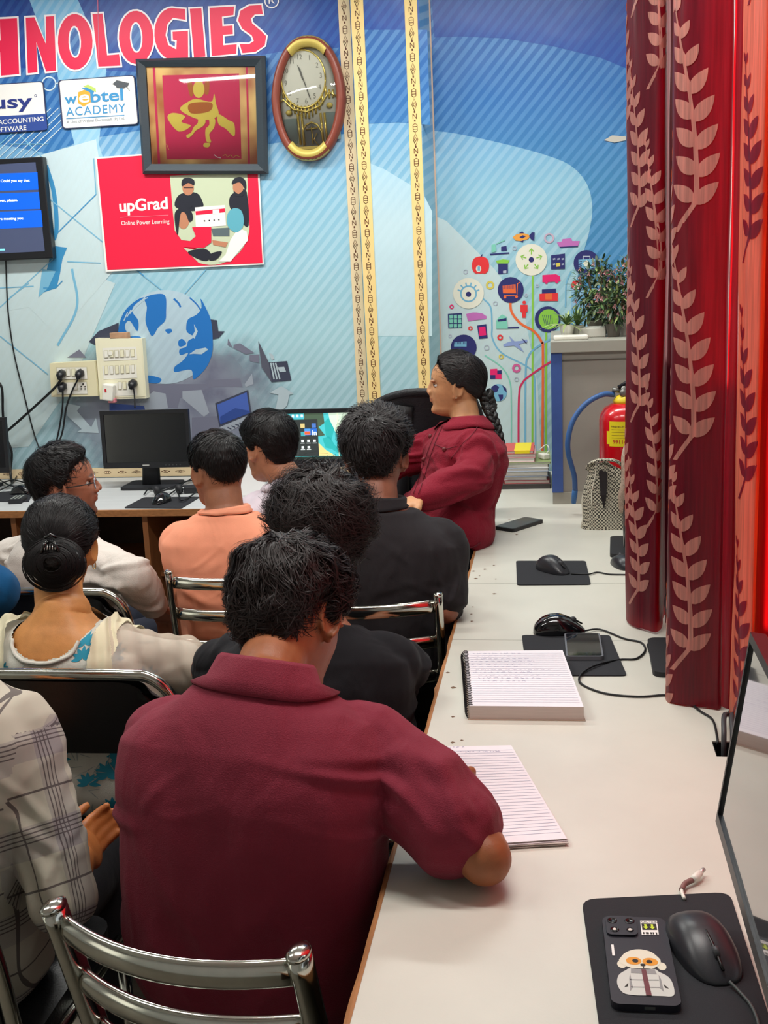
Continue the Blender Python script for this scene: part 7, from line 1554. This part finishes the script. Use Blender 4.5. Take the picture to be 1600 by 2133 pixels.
# ---------------------------------------------------------------- 6 peach shirt
M_peach = cloth('peach_jersey', (240, 158, 126), .85, 600, .12)
SPEC['peach'] = person('man in a peach T-shirt on a steel chair, short dark hair', None, PX(455, 978, 3.42), 47, -6, 2, (-.93, 3.26, .52), PX(468, 1058, 3.40), 4, (150, 100, 74), M_peach, jeans,
    [((-1.14, 3.38, .83), (-1.02, 3.66, .76)), ((-.68, 3.40, .83), (-.82, 3.66, .76))], sw=.185, girth=1.04, reach=.28, hs=.96, seed=16,
    hair=dict(n=4200, thick=.012, fade=.2, len=.03, lift=.003, mess=.06, wave=.2, soft=10, tone='black', line=[(0, 48), (40, 40), (60, 24), (78, 4), (90, 0), (104, 14), (118, 8), (128, -8), (150, -22), (180, -28)]), collar=dict(r0=.066, r1=.070, h=.008, z=-.020))
# ---------------------------------------------------------------- 7 pale shirt at the lit monitor
M_pale = cloth('pale_pink_shirt', (216, 204, 214), .75, 400, .15)
SPEC['pale'] = person('man in a pale pinkish white shirt sitting at the lit monitor', None, PX(563, 930, 3.92), 52, -8, 4, (-.78, 3.74, .52), PX(612, 1004, 3.90), 0, (176, 122, 92), M_pale, jeans,
    [((-1.12, 3.86, .80), (-1.0, 4.1, .77)), ((-.62, 3.88, .86), (-.74, 4.12, .77))], sleeve='long', sw=.185, hs=1.0, seed=17,
    hair=dict(n=4200, thick=.018, fade=.6, len=.04, lift=.003, mess=.1, rough=.1, tone='black', gloss=.4, line=[(0, 44), (40, 36), (60, 22), (78, -2), (90, -8), (104, 10), (118, 2), (128, -22), (150, -40), (180, -44)]), collar=dict(r0=.066, r1=.088, h=.035, z=-.006))
# ---------------------------------------------------------------- 8 black T-shirt, greying quiff
M_black = cloth('charcoal_jersey', (40, 37, 40), .85, 600, .12)
SPEC['black'] = person('man in a black T-shirt on a steel chair beside the worktop, hair brushed up', None, PX(782, 946, 3.08), -4, -4, 0, (-.49, 2.98, .53), PX(788, 1048, 3.04), -3, (142, 88, 66), M_black, blackt,
    [((-.76, 3.08, .82), (-.60, 3.36, .76)), (PX(925, 1268, 3.0), PX(905, 1300, 3.3))], sw=.212, girth=1.08, reach=.34, hs=1.0, seed=18, stubble=.4,
    hair=dict(n=6000, thick=.021, fade=.15, len=.034, lift=.008, mess=.12, wave=.55, flip=.006, soft=9, tone='soft', w=.0010, line=[(0, 46), (40, 40), (60, 24), (78, 0), (90, -8), (104, 12), (118, 8), (128, -16), (150, -34), (180, -38)]), collar=dict(r0=.066, r1=.070, h=.014, z=-.004), sleeve_len=.78)
# ---------------------------------------------------------------- 9 shaggy hair, behind the man in maroon
M_black2 = cloth('black_cotton', (22, 22, 26), .9, 600, .12)
SPEC['shaggy'] = person('person in black with shaggy wavy hair, behind the head of the man in maroon', None, PX(668, 1108, 2.55), 20, -18, 5, (-.52, 2.28, .52), PX(660, 1285, 2.48), -4, (150, 96, 70), M_black2, blackt,
    [((-.78, 2.36, .80), (-.60, 2.60, .76)), ((-.335, 2.38, .80), (-.42, 2.62, .77))], sw=.192, girth=1.12, reach=.28, hs=1.02, seed=19,
    hair=dict(n=6500, thick=.028, fade=.75, len=.10, lift=.016, mess=.14, wave=.9, flip=.018, rough=.6, clump=7, tone='brown', w=.0009, line=[(0, 48), (40, 40), (60, 20), (78, -8), (90, -14), (104, -8), (118, -14), (128, -32), (150, -48), (180, -52)]))
# ---------------------------------------------------------------- 10 woman in red
M_redj = cloth('crimson_corduroy', (128, 22, 42), .85, 260, .3, .05)
SPEC['red'] = I = person('young woman in a crimson jacket standing at the worktop, black plait, looking left', None, PX(955, 800, 3.90), 93, 2, 0, PX(924, 1105, 3.86), PX(972, 874, 3.88), 112, (200, 146, 104), M_redj, blackt,
    [(PX(990, 990, 3.70), PX(872, 1040, 3.58), (0, 0, -1), .4), ((-.56, 3.86, 1.0), (-.60, 3.74, .97))], sleeve='long', sw=.165, girth=1.0, fem=True, hs=.92, seed=20, seated=False, hem_z=.76, bulge=.05,
    hair=dict(n=7000, thick=.013, fade=.9, pole=(0, -.92, -.38), sgn=-1, len=.085, swirl=.05, mess=.04, wave=.12, grav=(0, 0, 0), rough=.12, gloss=.4, lift=.0025, w=.0009, tone='soft', soft=4, eyes=True, line=[(0, 50), (30, 46), (55, 30), (72, 8), (84, -2), (94, -4), (104, 0), (120, -18), (150, -34), (180, -38)]), collar=dict(r0=.060, r1=.084, h=.034, z=-.016), famp=.009)
H2W = I['H2W']; loc = I['loc']; hm = MATS['hair_black']
bp = [H2W((0.0, -.108, .085)), H2W((-.01, -.125, .03)), PX(1018, 850, 3.88), PX(1032, 885, 3.86), PX(1044, 930, 3.85), PX(1048, 985, 3.84)]
bp = smooth_path(bp, 10); a = MB()
for ph_ in (0, 2.094, 4.189):
    pts = []; rr_ = []
    for k, p in enumerate(bp):
        f = k/(len(bp)-1); t = k*.62+ph_; w_ = .017*(1-.55*f); pts.append(p+I['fwd']*math.sin(t)*w_+I['rt']*math.sin(2*t)*w_*.5); rr_.append(.0145*(1-.6*f))
    a.tube(pts, rr_, hm, 8)
o = a.build('plait'); V = getV(o)-loc; setV(o, V); o.parent = I['hair']
a = MB(); a.sphere(H2W((-.082, -.004, .074)), .0032, mat('pearl', (236, 226, 200), .2), 10, 8); a.sphere(H2W((.082, -.004, .074)), .0032, MATS['pearl'], 10, 8); o = a.build('earring'); attach(o, I['body'])
bvj = BVHTree.FromPolygons([tuple(v) for v in getV(I['shirt'])], [tuple(p.vertices) for p in I['shirt'].data.polygons])
def on_jacket(px, py, off=.003):
    o0 = Vector(CPOS-loc); d0 = Vector(_n(ray(px, py))); h = bvj.ray_cast(o0, d0); return None if h[0] is None else np.array(h[0])+np.array(h[1])*off
M_seam = mat('jacket_seam', (92, 14, 30), .8); M_btn = mat('button_dark', (110, 40, 44), .4)
def jline(pts, r, nm):
    q = [on_jacket(*p) for p in smooth_path([np.array(p_, float) for p_ in pts], 6)]; q = [x for x in q if x is not None]
    if len(q) > 2: o = MB().tube(q, r, M_seam, 6).build(nm); o.parent = I['shirt']
jline([(926, 880), (905, 930), (888, 985), (872, 1030)], .0012, 'placket_seam'); jline([(916, 884), (896, 932), (878, 985), (862, 1030)], .0012, 'placket_seam'); jline([(905, 925), (930, 935), (950, 930)], .0012, 'pocket_seam'); jline([(1000, 880), (985, 905), (965, 925), (940, 955)], .0011, 'shoulder_seam'); jline([(880, 1125), (930, 1138), (980, 1140), (1000, 1130)], .0022, 'hem_seam')
for (px, py) in ((898, 910), (927, 937), (884, 958)):
    c = on_jacket(px, py)
    if c is not None: o = MB().sphere(c, (.008, .005, .008), M_btn, 12, 8).build('button'); o.parent = I['shirt']
# ================================================================== CHAIRS
M_chr = mat('chrome_tube', (196, 196, 188), .14, metal=1, noise_amt=.06, nscale=60); M_seat = mat('seat_vinyl', (24, 25, 28), .4, bump=.1)
def steel_chair(name, p0, p1, zt, label, slats=(.0, .10, .20), fat=1.0, group='steel slat chairs', bend=.05, z_seat=.45):
    """p0,p1 plan positions of the two back posts at the top"""
    p0 = np.array(p0[:2]); p1 = np.array(p1[:2]); c = (p0+p1)/2; r = _n(p1-p0); Wd = np.linalg.norm(p1-p0); f = np.array([-r[1], r[0]]); rz = math.atan2(r[1], r[0]); t0 = empty(name, (c[0], c[1], 0), rz, label, 'chair', group)
    x = Wd/2; lean = .10
    def bk(z): return (zt-z)/(zt-z_seat)*lean if z > z_seat else lean-(z_seat-z)*.12
    R_ = .0135*fat
    for sx in (-1, 1):
        a = MB(); a.tube([(sx*x, bk(z), z) for z in (zt-.004, zt-.03, .7, .6, z_seat, .3, 0.0)], R_, M_chr, 14, flat=(1.35, .85, (0, 1, 0))); a.sphere((sx*x, bk(zt), zt-.002), (R_*.95, R_*1.42, R_*.55), M_chr, 14, 8); a.build('back_leg', t0)
        a = MB(); a.tube([(sx*x*.98, lean+.40, z_seat-.01), (sx*x, lean+.42, 0.0)], .0115*fat, M_chr, 12); a.build('front_leg', t0)
    for d in slats:
        z = zt-.035-d; a = MB(); pts = []
        for i in range(17): u = i/16*2-1; pts.append((u*(x-.004), bk(z)-bend*(1-u*u), z))
        a.tube(pts, .0185*fat, M_chr, 12, flat=(.9, .5, (0, 0, 1))); a.build('slat', t0)
    a = MB()
    for q in (((-x, lean, z_seat-.02), (x, lean, z_seat-.02)), ((-x, lean+.4, z_seat-.02), (x, lean+.4, z_seat-.02)), ((-x, lean, z_seat-.02), (-x, lean+.4, z_seat-.02)), ((x, lean, z_seat-.02), (x, lean+.4, z_seat-.02))): a.tube(q, .010, M_chr, 10)
    a.build('seat_frame', t0); a = MB(); slab(a, (0, lean+.21, z_seat-.01), Wd*.96, .40, .035, .04, M_seat); a.build('seat', t0); return t0
ZC = .815
qa, qb = onz(111, 1886, ZC), onz(622, 1982, ZC); steel_chair('chair', qa, qb, ZC, 'steel slat chair in the foreground behind the man in maroon', fat=1.25)
qa, qb = onz(352, 1190, .845), onz(560, 1180, .845); steel_chair('chair', qa, qa+_n(qb-qa)*.40, .845, 'steel slat chair under the man in the peach T-shirt', fat=1.1)
qb = onz(912, 1236, .86); steel_chair('chair', qb+np.array([-.42, -.02, 0]), qb, .86, 'steel slat chair under the man in the black T-shirt', fat=1.1)
qb = (-.32, 2.0); steel_chair('chair', (-.72, 2.0), qb, .78, 'steel slat chair hidden behind the man in maroon, under the shaggy haired person', fat=1.0)
def padded_chair(px_r, y_, zt, w_, label, zlow, xr):
    t0 = empty('chair', (xr-w_/2, y_, 0), 0, label, 'chair'); x = w_/2; a = MB(); lean = .08
    def bk(z): return (zt-z)*.18
    pts = [(-x, bk(.45), .45), (-x, bk(zt-.1), zt-.1), (-x+.012, bk(zt-.03), zt-.04), (-x+.05, 0, zt-.006), (-x+.1, -.006, zt), (0, -.015, zt+.004), (x-.1, -.006, zt), (x-.05, 0, zt-.008), (x-.012, bk(zt-.03), zt-.045), (x, bk(zt-.1), zt-.11), (x, bk(.45), .45)]
    a.tube(smooth_path(pts, 6), .0125, M_chr, 14); a.build('back_frame', t0)
    a = MB(); G = []
    for i in range(15):
        u = i/14*2-1; row = []
        for j in range(9):
            v = j/8; z = zlow+(zt-.012-zlow)*v; ins = .016+.10*max(0, v-.62)**2*(abs(u)**3)*3; row.append((u*(x-ins), bk(z)-.015*(1-u*u)-.004, z-(.09*max(0, v-.5)*abs(u)**6)))
        G.append(row)
    a.grid(G, M_seat, True); G2 = [[(p[0], p[1]+.03, p[2]) for p in r_] for r_ in G]; a.grid(G2, M_seat, True)
    a.add([*[G[i][0] for i in range(15)], *[G2[i][0] for i in range(15)]], [(i, i+1, i+16, i+15) for i in range(14)], M_seat); a.build('back_pad', t0)
    for sx in (-1, 1): MB().tube([(sx*x, bk(.45), .46), (sx*x, -.02+.08, 0)], .0125, M_chr, 12).build('back_leg', t0); MB().tube([(sx*x, .46, .43), (sx*x, .48, 0)], .0125, M_chr, 12).build('front_leg', t0); 
    for sx in (-1, 1): MB().tube([(sx*x, bk(.45), .44), (sx*x, .46, .43)], .0115, M_chr, 12).build('side_rail', t0)
    a = MB(); slab(a, (0, .25, .43), w_*.98, .42, .05, .05, M_seat); a.build('seat', t0); return t0
q = onz(150, 1403, .86); qr = onz(332, 1500, .80); zl = ony(150, 1562, q[1]+.03)[2]
padded_chair(0, q[1], .86, .50, 'black padded chair with a chrome frame, under the woman with the hair knot', zl, qr[0])
q = onz(120, 1232, .79); padded_chair(0, q[1], .79, .46, 'padded chair with a chrome frame under the man in glasses', .58, q[0]+.20)
q = (-1.08, 1.40); padded_chair(0, 1.42, .78, .44, 'padded chair with a chrome frame under the person in the checked shirt', .52, -.84)
padded_chair(0, 2.50, .80, .40, 'padded chair under the person in the deep blue shirt', .56, -1.60)
steel_chair('chair', (-1.02, 3.52), (-.60, 3.50), .78, 'steel slat chair under the man in the pale pinkish shirt')
# black office chair behind the woman in red
t0 = empty('office_chair', (-.52, 4.05, 0), 0, 'black office chair with a tall curved back behind the woman in red', 'chair'); a = MB()
cL = ony(848, 1000, 4.02); top = ony(900, 818, 4.02); G = []
for i in range(9):
    u = i/8; row = []
    for j in range(15):
        v = j/14; z = .55+(top[2]-.55)*v; w0 = .25*(1-.45*max(0, v-.55)**2*4.2*(1 if u < .5 else .6)); row.append((-.0+(u-.5)*2*w0+.03*v, .10+.06*math.sin(v*3)-.07*(1-(2*u-1)**2)-.03, z-.04*(2*u-1)**2*v))
    G.append(row)
M_off = mat('office_black', (26, 27, 32), .6, bump=.3, bscale=160); a.grid(G, M_off, True); a.grid([[(p[0]*.97, p[1]+.05, p[2]) for p in r_] for r_ in G], M_off, True); a.build('backrest', t0)
a = MB(); a.tube([G[0][j] for j in range(15)]+[G[i][14] for i in range(1, 9)]+[G[8][j] for j in range(13, -1, -1)], .014, M_off, 8); a.build('back_rim', t0)
a = MB(); a.tube([(G[3][j][0], G[3][j][1]-.012, G[3][j][2]) for j in range(2, 14)], .03, mat('office_strap', (18, 18, 22), .5), 8, flat=(1, .25, (1, 0, 0))); a.build('strap', t0)
slab(a := MB(), (0, .30, .46), .48, .46, .07, .08, M_off); a.build('seat', t0); MB().tube([(0, .3, .46), (0, .3, .1)], .03, M_bk, 12).build('gas_column', t0)
for k in range(5): an = k*1.2566; MB().tube([(0, .3, .11), (.27*math.cos(an), .3+.27*math.sin(an), .07)], [.025, .016], M_bk, 8).sphere((.27*math.cos(an), .3+.27*math.sin(an), .03), .028, M_bk, 10, 8).build('base_arm', t0)
